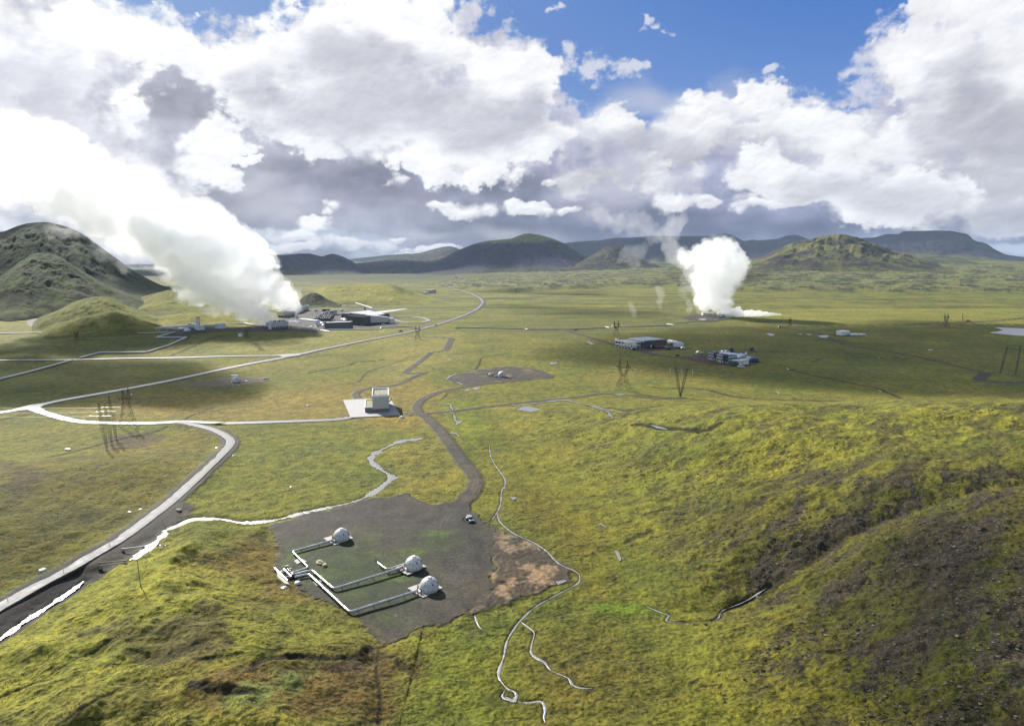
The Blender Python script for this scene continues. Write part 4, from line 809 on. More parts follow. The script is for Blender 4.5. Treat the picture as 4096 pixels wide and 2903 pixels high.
# ------------------------------------------------------------------ geodesic well houses
PZ = max(gz(g1(*q)) for q in zd((912,245),(1832,610),(2030,885)))
SLAB = [UP(*q, 0.0) for q in zd((1770,862),(1910,972),(2200,866))]; DC = UP(*zd((2030,888))[0], 0.0)
ax = SLAB[2] - SLAB[1]; SX = float(np.hypot(*ax[:2])); SYW = yaw_of(SLAB[1], SLAB[2]); ay = SLAB[0] - SLAB[1]; SYL = float(abs(ay[0]*-math.sin(SYW) + ay[1]*math.cos(SYW)))
dcl = DC - SLAB[1]; DXL = dcl[0]*math.cos(SYW) + dcl[1]*math.sin(SYW); DYL = -dcl[0]*math.sin(SYW) + dcl[1]*math.cos(SYW)
def make_dome(label, with_slab=True, R0=2.95, group="geodesic well houses on the near gravel pad"):
    t = thing("geodesic_dome", label, "dome", (0, 0, 0), 0, group)
    b = bmesh.new(); bmesh.ops.create_icosphere(b, subdivisions=3, radius=R0); zc = -0.42*R0
    bmesh.ops.bisect_plane(b, geom=b.verts[:] + b.edges[:] + b.faces[:], plane_co=(0, 0, zc), plane_no=(0, 0, 1), clear_inner=True)
    rgd = random.Random(3)
    for v in b.verts: v.co.z -= zc - 0.12
    me = bpy.data.meshes.new("shell"); b.to_mesh(me); b.free(); me.materials.append(M_WHITE); sh = link(bpy.data.objects.new("shell", me)); sh.parent = t
    me.materials.append(mat("dome_panel_grey", (0.46, 0.44, 0.41), 0.6, var=0.07))
    for p in me.polygons: p.material_index = 1 if rgd.random() < 0.4 else 0
    cz = -zc + 0.12; zrib = MB()
    # raised seams between the panels
    es = set()
    for e in me.edges:
        a, c = me.vertices[e.vertices[0]].co, me.vertices[e.vertices[1]].co; zrib.bar(a*1.002, c*1.002, 0.045)
    zrib.build("seam", M_LGREY, t)
    for k, (aa, ee) in enumerate([(-100, 28), (-48, 28), (60, 30)]):
        d = Vector((math.cos(R(aa))*math.cos(R(ee)), math.sin(R(aa))*math.cos(R(ee)), math.sin(R(ee)))); m = MB(); m.tube([d*(R0*0.93) + Vector((0, 0, cz)), d*(R0*1.04) + Vector((0, 0, cz))], 0.26, 12); m.build("vent", M_DARKHOLE, t)
    m = MB(); m.tube([(0, 0, cz + R0*0.97), (0, 0, cz + R0*1.03)], 0.75, 5, True, False); m.build("top_hatch", M_LGREY, t)
    m = MB(); m.box(-0.5, 0.5, -0.35, 0.35, 0.05, 2.1); d = m.build("door", M_DGREY, t); d.location = (R0*0.80*math.cos(R(-25)), R0*0.80*math.sin(R(-25)), 0.0); d.rotation_euler = (0, 0, R(65))
    m = MB(); m.box(-0.62, 0.62, -0.45, 0.30, 2.1, 2.25); fr = m.build("door_hood", M_WTRIM, d)
    if with_slab:
        m = MB(); m.box(-DXL, SX - DXL, -DYL, SYL - DYL, 0.02, 0.22); m.build("slab", M_SLAB, t)
        m = MB(); m.box(-DXL + 0.2, -DXL + 2.6, -DYL - 1.3, -DYL - 0.05, 0.02, 0.20); m.box(-DXL + 2.9, -DXL + 4.3, -DYL - 0.7, -DYL - 0.05, 0.02, 0.18); m.build("step_slab", M_SLAB, t)
    return t
def make_well(label):
    """well head and valves between a pipe's end and its dome; local x runs towards the dome"""
    t = thing("wellhead", label, "wellhead", (0, 0, 0), 0, "wellheads beside the domes")
    m = MB(); m.tube([(0, 0, 0.1), (0, 0, 2.3)], 0.13, 8); m.tube([(0, 0, 1.0), (0, 0, 1.25)], 0.34, 10); m.tube([(-0.3, 0, 1.6), (0.3, 0, 1.6)], 0.16, 8); m.build("valve_tree", M_BRONZE, t)
    for dx, zz in ((0, 2.3), (0.35, 1.6)):
        m = MB(); m.tube([(dx, 0, zz), (dx, 0, zz + 0.08)], 0.28, 12); m.build("handwheel", M_DSTEEL, t)
    m = MB(); m.tube([(-0.6, -0.5, 0.6), (0.3, -0.5, 0.6), (2.6, -0.5, 0.7)], 0.22, 8); m.tube([(-0.4, 0.45, 0.6), (2.6, 0.45, 0.7)], 0.14, 8); m.tube([(0.2, -0.5, 0.6), (0.2, 0.45, 0.6)], 0.12, 8); m.build("feed_pipe", M_ALU, t)
    m = MB(); m.tube([(0.2, -2.0, 0.65), (0.2, -0.9, 0.65)], 0.34, 10); m.tube([(1.2, -1.5, 0.1), (1.2, -1.5, 0.9)], 0.2, 8); m.build("silencer", M_LGREY, t)
    m = MB()
    for xx in (-0.4, 0.8, 1.9): m.box(xx - 0.06, xx + 0.06, -0.75, 0.7, 0.0, 0.5)
    m.build("support", M_DSTEEL, t); return t
dpx = zd((912,247),(1832,612),(2030,888)); dlab = ["white faceted dome house farthest back on the gravel pad", "white faceted dome house in the middle of the three, with a short side pipe", "white faceted dome house nearest the camera, at the end of the longest pipe"]
wlab = ["valve cluster beside the rear dome on the pad", "valve cluster beside the middle dome on the pad", "valve cluster beside the nearest dome on the pad"]
wpx = zd((800,262),(1715,620),(1885,905))
for k in range(3):
    p = UP(*dpx[k], PZ)
    d = make_dome(dlab[k]); d.location = (p[0], p[1], PZ); d.rotation_euler = (0, 0, SYW); d.scale = (1, 1, 1)
    q = UP(*wpx[k], PZ + 0.2); wl = make_well(wlab[k]); wl.location = (q[0], q[1], PZ + 0.16); wl.rotation_euler = (0, 0, yaw_of(q, p))

# ------------------------------------------------------------------ steam pipes on the pad
def pipeline(label, P, r, mtl=M_ALU, sup=5.0, sm=M_DSTEEL, name="steam_pipe", group=None, rr=1.3, wide=0.0, cat="pipeline", n=10, hoops=True):
    t = thing(name, label, cat, (0, 0, 0), 0, group); P = [Vector(p) for p in P]; m = MB(); path = round_path(P, rr); m.tube(path, r, n); pp = m.build("pipe", mtl, t)
    for a, b in zip(P[:-1], P[1:]):
        L = (b - a).length; k = max(1, int(L/sup)); u = (b - a).normalized(); w_ = Vector((-u.y, u.x, 0))
        for i in range(k):
            c = a + (b - a)*((i + 0.5)/k); g = gz(c)
            if c.z - r - g < 0.05: continue
            s = MB(); s.bar(c + w_*(r*0.7) - Vector((0, 0, r*0.7)), Vector((c.x, c.y, g - 0.1)) + w_*(r*0.9), max(0.12, r*0.22)); s.bar(c - w_*(r*0.7) - Vector((0, 0, r*0.7)), Vector((c.x, c.y, g - 0.1)) - w_*(r*0.9), max(0.12, r*0.22)); s.bar(c + w_*r*1.1 - Vector((0, 0, r*1.05)), c - w_*r*1.1 - Vector((0, 0, r*1.05)), max(0.12, r*0.2)); s.build("support", sm, t)
    return t
hz = PZ + 0.95
pipeline("pipe from the rear dome, bending forward then back to the valve station", zq(zd((825,243),(735,272),(282,398),(492,602),(285,668)), hz), 0.36, group="silver steam pipes on the pad")
pipeline("pipe from the middle dome running to the valve station in two long legs", zq(zd((1690,592),(1600,625),(812,872),(535,635),(300,690)), hz), 0.38, group="silver steam pipes on the pad")
pipeline("longest silver pipe, reaching the nearest dome round the pad's front corner", zq(zd((1870,898),(1800,920),(1015,1168),(492,683),(310,722)), hz), 0.40, group="silver steam pipes on the pad")
pipeline("short bent side pipe beside the middle dome with a bronze valve post", zq(zd((1700,560),(1488,624),(1372,538)), hz), 0.26, group="silver steam pipes on the pad")
pipeline("thick silver main pipe rising out of a dug hollow at the grass edge", zq(zd((62,615),(110,662),(222,772)), hz + 0.1), 0.52, group="silver steam pipes on the pad")
p = UP(*zd((1347,522))[0], PZ); t = thing("valve_post", "bronze valve post at the open end of the short side pipe", "valve", (p[0], p[1], PZ)); m = MB(); m.tube([(0, 0, -0.1), (0, 0, 2.0)], 0.13, 8); m.tube([(0, 0, 0.8), (0, 0, 1.1)], 0.3, 10); m.build("stem", M_BRONZE, t); m = MB(); m.tube([(0, 0, 2.0), (0, 0, 2.08)], 0.3, 12); m.build("handwheel", M_DSTEEL, t)
# valve station where the pipes meet
p = UP(*zd((240,700))[0], PZ); yw = yaw_of(UP(*zd((62,615))[0], PZ), UP(*zd((222,772))[0], PZ)); t = thing("valve_station", "tangle of valves, handwheels and frames where the pad's pipes meet", "valve station", (p[0], p[1], PZ), yw)
m = MB()
for i in range(5):
    for j in (0, 1): x = -3.0 + i*1.5; y = -0.9 + j*1.8; m.bar((x, y, -0.1), (x, y, 2.3 + 0.5*((i + j) % 2)), 0.12)
    m.bar((-3.0 + i*1.5, -0.9, 1.9), (-3.0 + i*1.5, 0.9, 1.9), 0.1)
m.bar((-3.2, -0.9, 2.0), (3.2, -0.9, 2.0), 0.1); m.bar((-3.2, 0.9, 2.0), (3.2, 0.9, 2.0), 0.1); m.bar((-3.2, -0.9, 1.2), (3.2, -0.9, 1.2), 0.08); m.build("frame", M_STEEL, t)
m = MB(); m.tube([(-3.4, -0.4, 0.9), (3.4, -0.4, 0.9)], 0.4, 12); m.tube([(-3.0, 0.7, 0.8), (3.0, 0.7, 0.8)], 0.25, 10); m.build("header_pipe", M_ALU, t)
for i in range(7):
    x = -2.8 + i*0.93; m = MB(); m.tube([(x, 0.1, 0.4), (x, 0.1, 2.2 + 0.4*(i % 3))], 0.10, 8); m.tube([(x, 0.1, 1.0), (x, 0.1, 1.45)], 0.26, 10); v = m.build("valve", M_STEEL if i % 2 else M_DSTEEL, t); m = MB(); m.tube([(x, 0.1, 2.2 + 0.4*(i % 3)), (x, 0.1, 2.27 + 0.4*(i % 3))], 0.34, 12); m.build("handwheel", M_BRONZE, v)
m = MB(); m.tube([(2.6, -2.2, 0.7), (2.6, -0.8, 0.7), (3.6, -0.8, 0.7)], 0.42, 10); m.tube([(3.2, 0.6, 0.2), (3.2, 0.6, 1.6)], 0.45, 12); m.build("drum", M_DSTEEL, t)
def slab_at(pts, label, name="concrete_pad", mtl=M_SLAB, h=0.22, cat="concrete pad"):
    P = [UP(x, y, PZ) for x, y in pts]; c = np.mean(P, 0); zg = max(gz(q) for q in P); m = MB(); m.prism([(q[0] - c[0], q[1] - c[1]) for q in P], -0.35, h); o = m.build(name, mtl); o.location = (c[0], c[1], zg); return tag(o, label, cat)
slab_at(zd((85,690),(140,690),(250,860),(190,850),(100,770)), "pale irregular concrete pad along the thick main pipe")
slab_at(zd((305,530),(350,505),(400,545),(345,572)), "pale concrete pad under the rear pipe's forward leg, on its left"); slab_at(zd((410,502),(470,540),(440,548),(395,512)), "small pale concrete pad just right of the rear pipe's forward leg")
slab_at(zd((545,795),(570,785),(625,830),(598,848)), "concrete pad left of the longest pipe near the valve station"); slab_at(zd((625,770),(660,768),(665,795),(640,798)), "concrete pad between the two forward pipe legs")
def stone(sx, sy, r, label, zz=None, mtl=M_STONE, name="stone", cat="stone"):
    x, y, z = spot(sx, sy); b = bmesh.new(); bmesh.ops.create_icosphere(b, subdivisions=3, radius=1.0); rr = random.Random(int(sx*7 + sy))
    ph = [rr.uniform(0, 6) for _ in range(6)]
    for v in b.verts:
        k = 1 + 0.16*math.sin(3*v.co.x + ph[0]) + 0.13*math.sin(4*v.co.y + ph[1]) + 0.10*math.sin(5*v.co.z + ph[2]); v.co *= k*r; v.co.z *= 0.62; v.co.x *= 1.25
    me = bpy.data.meshes.new(name); b.to_mesh(me); b.free(); me.materials.append(mtl); o = link(bpy.data.objects.new(name, me)); o.location = (x, y, z + r*0.3); o.rotation_euler = (0, 0, rr.uniform(0, 3)); return tag(o, label, cat)
stone(*zd((646,553))[0], 1.25, "larger of two yellowish boulders on the gravel pad", mtl=mat("yellow_stone", (0.40, 0.35, 0.22), 0.9, var=0.25, scale=1.5)); stone(*zd((698,578))[0], 0.85, "smaller of two yellowish boulders on the gravel pad", mtl=mat("yellow_stone_small", (0.38, 0.33, 0.20), 0.9, var=0.25, scale=1.5))
stone(*zd((345,808))[0], 0.9, "pale boulder at the lower end of the valve station", mtl=M_LGREY); stone(*zd((176,873))[0], 0.8, "lone white boulder in the grass below the valve station", mtl=M_CWHITE); stone(*zd((160,668))[0], 0.8, "pale boulder between the main pipe and the valve station", mtl=M_LGREY)
for k, (sx, sy, r, lab) in enumerate([(1163/1.6243, 1500 + 888/1.6243, 1.0, "dark rounded culvert stone beside the curving road's lower verge"), (843/1.6243, 1500 + 894/1.6243, 0.7, "white boulder on the hillside left of the road, larger of a pair"), (912/1.6243, 1500 + 878/1.6243, 0.6, "white boulder on the hillside left of the road, smaller of a pair"),
    (278/1.6243, 1500 + 1281/1.6243, 0.9, "white boulder by the road in the lower left corner"), (443/1.6243, 1500 + 488/1.6243, 1.2, "white boulder in the meadow left of the three masts"), (1409/1.6243, 1500 + 484/1.6243, 0.7, "white boulder inside the road's bend"), (1519/1.6243, 1500 + 534/1.6243, 0.6, "white boulder outside the road's bend"), (2000/1.6243, 1500 + 202/1.6243, 0.9, "white boulder in the meadow left of the grey building"),
    (1890/1.6243, 1500 + 730/1.6243, 0.6, "white boulder in the meadow above the silver stream")]):
    stone(sx, sy, r, lab, mtl=M_CWHITE if k else M_STONE)

# ------------------------------------------------------------------ off-road car with open door, two people
p = np.array(spot(1881.5, 2084)); cp = UP(1881.5, 2084, p[2])
p0 = UP(1820 + 1560/22.92, 2040 + 1120/22.92, p[2] + 0.1); p1 = UP(1820 + 1250/22.92, 2040 + 560/22.92, p[2] + 1.2); CY = yaw_of(p1, p0)
car = thing("parked_car", "silver boxy off-road car standing on the gravel with its driver's door open", "car", (cp[0], cp[1], p[2] + 0.12), CY)
m = MB(); prof = [(-2.25, 0.45), (-2.3, 1.05), (-2.2, 1.15), (0.75, 1.15), (1.0, 1.12), (2.15, 1.02), (2.28, 0.85), (2.28, 0.45)]
def extr(prof, w0, w1=None):
    n = len(prof); w1 = w1 or w0; vs = [(x, -w0, z) for x, z in prof] + [(x, w0, z) for x, z in prof]; m = MB(); m.add(vs, [tuple(range(n)), tuple(range(2*n - 1, n - 1, -1))] + [(i, i + n, (i + 1) % n + n, (i + 1) % n) for i in range(n)]); return m
bd_ = extr(prof, 0.95).build("body", M_CAR, car); bv = bd_.modifiers.new("round", 'BEVEL'); bv.width = 0.07; bv.segments = 2
cab = MB(); b0 = [(-2.18, 0.88), (0.85, 0.88)]; cab.add([(-2.18,-0.88,1.15),(0.95,-0.88,1.15),(0.95,0.88,1.15),(-2.18,0.88,1.15),(-2.05,-0.76,1.80),(0.35,-0.76,1.80),(0.35,0.76,1.80),(-2.05,0.76,1.80)], [(0,3,2,1),(4,5,6,7),(0,1,5,4),(1,2,6,5),(2,3,7,6),(3,0,4,7)]); cab.build("window_glass", M_GLASS, car)
m = MB(); m.box(-2.12, 0.42, -0.80, 0.80, 1.79, 1.88); rf = m.build("roof", M_CAR, car); bv = rf.modifiers.new("round", 'BEVEL'); bv.width = 0.05; bv.segments = 2
for sgn in (-1, 1):
    for xa, xb in (((-2.18, -2.05)), (-1.15, -1.1), (-0.2, -0.2), (0.95, 0.35)): m = MB(); m.bar((xa, sgn*0.89, 1.15), (xb, sgn*0.77, 1.80), 0.09); m.build("pillar", M_CAR, car)
for sx_ in (-1.45, 1.45):
    for sy_ in (-0.82, 0.82):
        m = MB(); m.tube([(sx_, sy_ - 0.13, 0.32), (sx_, sy_ + 0.13, 0.32)], 0.40, 18); wv_ = m.build("wheel", M_TYRE, car); m = MB(); m.tube([(sx_, sy_ - 0.15, 0.32), (sx_, sy_ + 0.15, 0.32)], 0.2, 12); m.build("rim", M_STEEL, wv_)
m = MB(); m.box(2.2, 2.42, -0.93, 0.93, 0.32, 0.62); m.build("bumper", M_BLACKP, car); m = MB(); m.box(-2.42, -2.24, -0.9, 0.9, 0.35, 0.6); m.build("bumper", M_BLACKP, car)
m = MB(); m.box(2.24, 2.31, -0.5, 0.5, 0.66, 0.92); m.build("grille", M_BLACKP, car)
for sy_ in (-0.74, 0.74): m = MB(); m.tube([(2.24, sy_, 0.8), (2.33, sy_, 0.8)], 0.12, 12); m.build("headlight", M_LAMP, car)
for sy_ in (-1, 1): m = MB(); m.box(0.65, 0.85, sy_*0.98 if sy_ > 0 else -1.18, 1.18 if sy_ > 0 else -0.98, 1.15, 1.38); m.build("wing_mirror", M_BLACKP, car)
m = MB(); m.tube([(-2.34, 0, 1.0), (-2.52, 0, 1.0)], 0.36, 18); m.build("spare_wheel", M_TYRE, car)
for side in (-1,):
    m = MB(); m.box(0.0, 1.05, -0.05, 0.05, 0.45, 1.15); dr = m.build("door", M_BLACKP, car); dr.location = (0.75, side*0.98, 0); dr.rotation_euler = (0, 0, R(180 + 68)); m = MB(); m.box(0.1, 0.95, -0.03, 0.03, 1.15, 1.70); m.build("window_glass", M_GLASS, dr)

def person(name, label, sx, sy, yaw, shirt, trous, lean=0.0, arm=0.0):
    x, y, z = spot(sx, sy); t = thing(name, label, "person", (x, y, z + 0.0), yaw)
    H = 1.78
    J = {'pel': (0, 0, 0.95, .15), 'wst': (0, 0, 1.10, .14), 'cst': (0.02, 0, 1.33, .17), 'nk': (0.02, 0, 1.50, .065), 'hd': (0.04, 0, 1.62, .095), 'tp': (0.03, 0, 1.72, .085),
         'lh': (0, .10, 0.90, .10), 'lk': (0.03, .12, 0.50, .065), 'la': (-0.03, .13, 0.09, .045), 'lt': (0.13, .15, 0.04, .04), 'rh': (0, -.10, 0.90, .10), 'rk': (0.06, -.12, 0.50, .065), 'ra': (0.02, -.14, 0.09, .045), 'rt': (0.18, -.16, 0.04, .04),
         'ls': (0.0, .19, 1.43, .065), 'le': (-0.03, .25, 1.15, .045), 'lw': (0.10 + arm, .22, 0.92 + arm, .032), 'rs': (0.0, -.19, 1.43, .065), 're': (-0.04, -.25, 1.15, .045), 'rw': (0.12, -.24, 0.90, .032)}
    E = [('pel','wst'),('wst','cst'),('cst','nk'),('nk','hd'),('hd','tp'),('pel','lh'),('lh','lk'),('lk','la'),('la','lt'),('pel','rh'),('rh','rk'),('rk','ra'),('ra','rt'),('cst','ls'),('ls','le'),('le','lw'),('cst','rs'),('rs','re'),('re','rw')]
    V = dict(J); E = list(E)
    for s_, sg in (('l', 1), ('r', -1)):
        wx, wy, wz, _ = J[s_ + 'w']; V[s_ + 'p'] = (wx + 0.03, wy, wz - 0.07, .030); E.append((s_ + 'w', s_ + 'p'))
        for k in range(4): V[f'{s_}f{k}'] = (wx + 0.055 - 0.02*k, wy - sg*0.0 + sg*0.012, wz - 0.15 + 0.008*abs(k - 1.5), .0095); V[f'{s_}g{k}'] = (wx + 0.065 - 0.02*k, wy - sg*0.02, wz - 0.185 + 0.01*abs(k - 1.5), .008); E += [(s_ + 'p', f'{s_}f{k}'), (f'{s_}f{k}', f'{s_}g{k}')]
        V[s_ + 't0'] = (wx + 0.075, wy - sg*0.02, wz - 0.07, .010); V[s_ + 't1'] = (wx + 0.085, wy - sg*0.03, wz - 0.115, .008); E += [(s_ + 'w', s_ + 't0'), (s_ + 't0', s_ + 't1')]
    names = list(V); ix = {k: i for i, k in enumerate(names)}
    me = bpy.data.meshes.new("body"); me.from_pydata([V[k][:3] for k in names], [(ix[a], ix[b]) for a, b in E], []); o = link(bpy.data.objects.new("body", me)); o.parent = t
    sm = o.modifiers.new("skin", 'SKIN'); sm.use_smooth_shade = True
    sk = me.skin_vertices[0].data if me.skin_vertices else None
    if sk is None:
        bm_ = bmesh.new(); bm_.from_mesh(me); bm_.verts.layers.skin.verify(); bm_.to_mesh(me); bm_.free(); sk = me.skin_vertices[0].data
    for i, k in enumerate(names): sk[i].radius = (V[k][3], V[k][3]*(1.0)); sk[i].use_root = (k == 'pel')
    ss_ = o.modifiers.new("sub", 'SUBSURF'); ss_.levels = 1; ss_.render_levels = 2
    # clothing colour by height: trousers, jacket, skin
    mt_ = bpy.data.materials.new("person_cover"); mt_.use_nodes = True; n = NT(mt_.node_tree); n.n.clear(); tcn = n.new('ShaderNodeTexCoord'); sp_ = n.new('ShaderNodeSeparateXYZ'); n.l.new(tcn.outputs['Object'], sp_.inputs[0])
    zz_ = sp_.outputs[2]; side_ = n.m('ABSOLUTE', sp_.outputs[1]); c_ = n.mix(n.m('GREATER_THAN', zz_, 0.95), (*trous, 1), (*shirt, 1)); c_ = n.mix(n.m('GREATER_THAN', zz_, 1.52), c_, (0.42, 0.26, 0.19, 1))
    c_ = n.mix(n.m('MULTIPLY', n.m('GREATER_THAN', side_, 0.19), n.m('LESS_THAN', n.m('ABSOLUTE', n.m('SUBTRACT', zz_, 0.82)), 0.10)), c_, (0.42, 0.26, 0.19, 1)); c_ = n.mix(n.m('LESS_THAN', zz_, 0.12), c_, (0.02, 0.02, 0.02, 1))
    pr_ = n.new('ShaderNodeBsdfPrincipled'); n.l.new(c_, pr_.inputs['Base Color']); pr_.inputs['Roughness'].default_value = 0.85; ou = n.new('ShaderNodeOutputMaterial'); n.l.new(pr_.outputs[0], ou.inputs[0]); me.materials.append(mt_)
    def ell(nm, c, rr_, mtl):
        b = bmesh.new(); bmesh.ops.create_uvsphere(b, u_segments=16, v_segments=10, radius=1.0)
        for v in b.verts: v.co = Vector((v.co.x*rr_[0], v.co.y*rr_[1], v.co.z*rr_[2])) + Vector(c)
        m2 = bpy.data.meshes.new(nm); b.to_mesh(m2); b.free(); m2.materials.append(mtl); m2.shade_smooth(); q = link(bpy.data.objects.new(nm, m2)); q.parent = t
    ell("hair", (0.015, 0, 1.70), (0.105, 0.092, 0.10), M_HAIR); ell("nose", (0.135, 0, 1.635), (0.018, 0.013, 0.022), M_SKIN)
    for sg in (-1, 1): ell("eye", (0.122, sg*0.032, 1.66), (0.012, 0.014, 0.009), M_BLACKP); ell("ear", (0.03, sg*0.098, 1.65), (0.02, 0.012, 0.03), M_SKIN)
    ell("mouth", (0.126, 0, 1.59), (0.008, 0.026, 0.006), M_CLOTH2)
    return t
person("person", "person in dark jacket and trousers standing farther from the car", 1820 + 655/22.92, 2040 + 985/22.92, R(10), (0.03, 0.012, 0.014), (0.012, 0.012, 0.014))
person("person", "person in black clothes standing nearer the car's open door", 1820 + 805/22.92, 2040 + 965/22.92, R(-150), (0.018, 0.012, 0.018), (0.010, 0.010, 0.012), arm=0.05)

# ------------------------------------------------------------------ lone pole, culvert pipes, marker posts
x, y, z = spot(563, 2344); t = thing("wooden_pole", "lone thin wooden pole standing on the near green mound", "pole", (x, y, z)); m = MB(); m.tube([(0, 0, -0.5), (-0.25, 0, 4), (-0.4, 0, 8.1)], [0.15, 0.13, 0.10], 8); m.build("shaft", M_WOOD, t); m = MB(); m.tube([(-0.4, 0, 8.1), (-0.4, 0, 8.35)], 0.16, 8); m.build("cap", M_LGREY, t)
def rod(label, a, b, r, mtl, name, cat, lift=0.6, n=10, group=None):
    A = Vector(spot(*a)); B = Vector(spot(*b)); t = thing(name, label, cat, tuple(A), 0, group); d = B - A; m = MB(); m.tube([(0, 0, lift), (d.x, d.y, d.z + lift)], r, n); m.build("pipe", mtl, t)
    for q in (0.06, 0.94): m = MB(); m.box(d.x*q - 0.35, d.x*q + 0.35, d.y*q - 0.35, d.y*q + 0.35, min(0, d.z*q) - 1.2, d.z*q + lift - r); m.build("footing", M_SLAB, t)
    return t
rod("thin pale pipe bridging the stream beside the road embankment", z7((930,212))[0], z7((1108,176))[0], 0.16, M_LGREY, "water_pipe", "pipe", 0.9)
rod("grey wooden beam lying across the ditch, upper of a pair", z7((745,318))[0], z7((968,284))[0], 0.20, M_WOOD, "timber_beam", "beam", 0.7, 6); rod("brown wooden beam lying across the ditch, lower of a pair", z7((755,330))[0], z7((975,296))[0], 0.18, M_WOOD, "timber_beam", "beam", 0.6, 6)
for k, (a, lab) in enumerate([(z7((838,178))[0], "yellow marker post on the road embankment above the ditch pipe"), (z7((487,378))[0], "yellow marker post on the lower road embankment"), (z7((62,600))[0], "yellow marker post at the road's lowest visible stretch"), (z4((1466,352))[0], "yellow marker post at the top of the road's bend")]):
    x, y, z = spot(*a); t = thing("marker_post", lab, "marker post", (x, y, z), 0, "yellow posts marking the road edge"); m = MB(); m.box(-0.05, 0.05, -0.05, 0.05, -0.3, 1.2); m.build("post", M_ORANGE, t); m = MB(); m.box(-0.06, 0.06, -0.06, 0.06, 1.0, 1.12); m.build("reflector", M_CWHITE, t)
# dug hollow's dark mouth where the main pipe emerges, black pipe litter
x, y, z = spot(*z7((1250,158))[0]); t = thing("rubble_heap", "small black heap of rubble on the grass beside the stream", "rubble", (x, y, z)); 
for k in range(7):
    b = bmesh.new(); bmesh.ops.create_icosphere(b, subdivisions=2, radius=0.45 + 0.12*(k % 3))
    for v in b.verts: v.co.z *= 0.7; v.co += Vector((random.uniform(-.07, .07), random.uniform(-.07, .07), random.uniform(-.07, .07)))
    me = bpy.data.meshes.new("lump"); b.to_mesh(me); b.free(); me.materials.append(M_DSTEEL); o = link(bpy.data.objects.new("lump", me)); o.parent = t; o.location = (-2.0 + 0.65*k, 0.6*math.sin(k*2.1), 0.2)

# ------------------------------------------------------------------ transmission pylons
def lat_col(m, a, b, w0, w1, w2, n, th=0.12):
    """square lattice column from a to b, width w0 at a, w1 in the middle, w2 at b"""
    a = Vector(a); b = Vector(b); ax_ = (b - a).normalized(); s = Vector((1, 0, 0)) if abs(ax_.x) < 0.9 else Vector((0, 1, 0)); u = ax_.cross(s).normalized(); v = ax_.cross(u)
    R_ = []
    for i in range(n + 1):
        t = i/n; w_ = (w0*(1 - 2*t) + w1*2*t if t < 0.5 else w1*(2 - 2*t) + w2*(2*t - 1))/2; c = a + (b - a)*t; R_.append([c + u*w_*sx_ + v*w_*sy_ for sx_, sy_ in ((-1,-1),(1,-1),(1,1),(-1,1))])
    for i in range(n):
        for k in range(4):
            m.bar(R_[i][k], R_[i + 1][k], th); m.bar(R_[i][k], R_[i + 1][(k + 1) % 4], th*0.6)
            if i % 2 == 0: m.bar(R_[i][k], R_[i][(k + 1) % 4], th*0.6)
def lat_tower(m, levels, th=0.14):
    """levels: (z, half x, half y, cx)"""
    Q = [[Vector((cx + sx_*hx, sy_*hy, z)) for sx_, sy_ in ((-1,-1),(1,-1),(1,1),(-1,1))] for z, hx, hy, cx in levels]
    for A, B in zip(Q[:-1], Q[1:]):
        for k in range(4): m.bar(A[k], B[k], th); m.bar(A[k], B[(k+1) % 4], th*0.6); m.bar(A[(k+1) % 4], B[k], th*0.6); m.bar(B[k], B[(k+1) % 4], th*0.6)
def insul(parent, a, b, r=0.20, mtl=None):
    m = MB(); a = Vector(a); b = Vector(b); n = 10; P = []; rs_ = []
    for i in range(2*n + 1): P.append(a + (b - a)*(i/(2*n))); rs_.append(r if i % 2 else r*0.62)
    m.tube(P, rs_, 8); return m.build("insulator", mtl or M_INS, parent)
def footings(parent, pts, s=0.6):
    for q in pts: m = MB(); m.box(q[0] - s, q[0] + s, q[1] - s, q[1] + s, -0.8, 0.45); m.build("footing", M_SLAB, parent)
# near left lattice tower
x, y, z = spot(512, 1709); pA = thing("lattice_pylon", "brown four-legged lattice pylon standing just behind the white road on the left", "pylon", (x, y, z), R(14))
m = MB(); lat_tower(m, [(0, 4.6, 3.2, 0), (4.5, 3.7, 2.7, 0), (8.5, 2.9, 2.1, 0), (12, 2.2, 1.7, 0), (15, 1.9, 1.4, 0), (18.0, 2.1, 1.2, 0)], 0.17); m.build("body", M_RUST, pA)
for cx in (-1.15, 1.35): m = MB(); lat_tower(m, [(18.0, 0.85, 1.1, cx), (20.2, 0.8, 0.8, cx*1.15), (22.5, 0.4, 0.4, cx*1.2), (25.0 if cx > 0 else 23.5, 0.06, 0.06, cx*1.25)], 0.13); m.build("peak", M_RUST, pA)
m = MB(); lat_col(m, (-4.2, 0, 18.1), (4.2, 0, 18.1), 0.3, 1.3, 0.3, 8, 0.10); m.build("cross_arm", M_RUST, pA)
insul(pA, (-2.3, -0.3, 17.8), (-2.3, -0.3, 14.8), 0.28, M_CWHITE); insul(pA, (3.4, 0.5, 20.7), (3.0, 0.5, 20.2), 0.35, M_CWHITE); footings(pA, [(-4.6,-3.2),(4.6,-3.2),(4.6,3.2),(-4.6,3.2)])
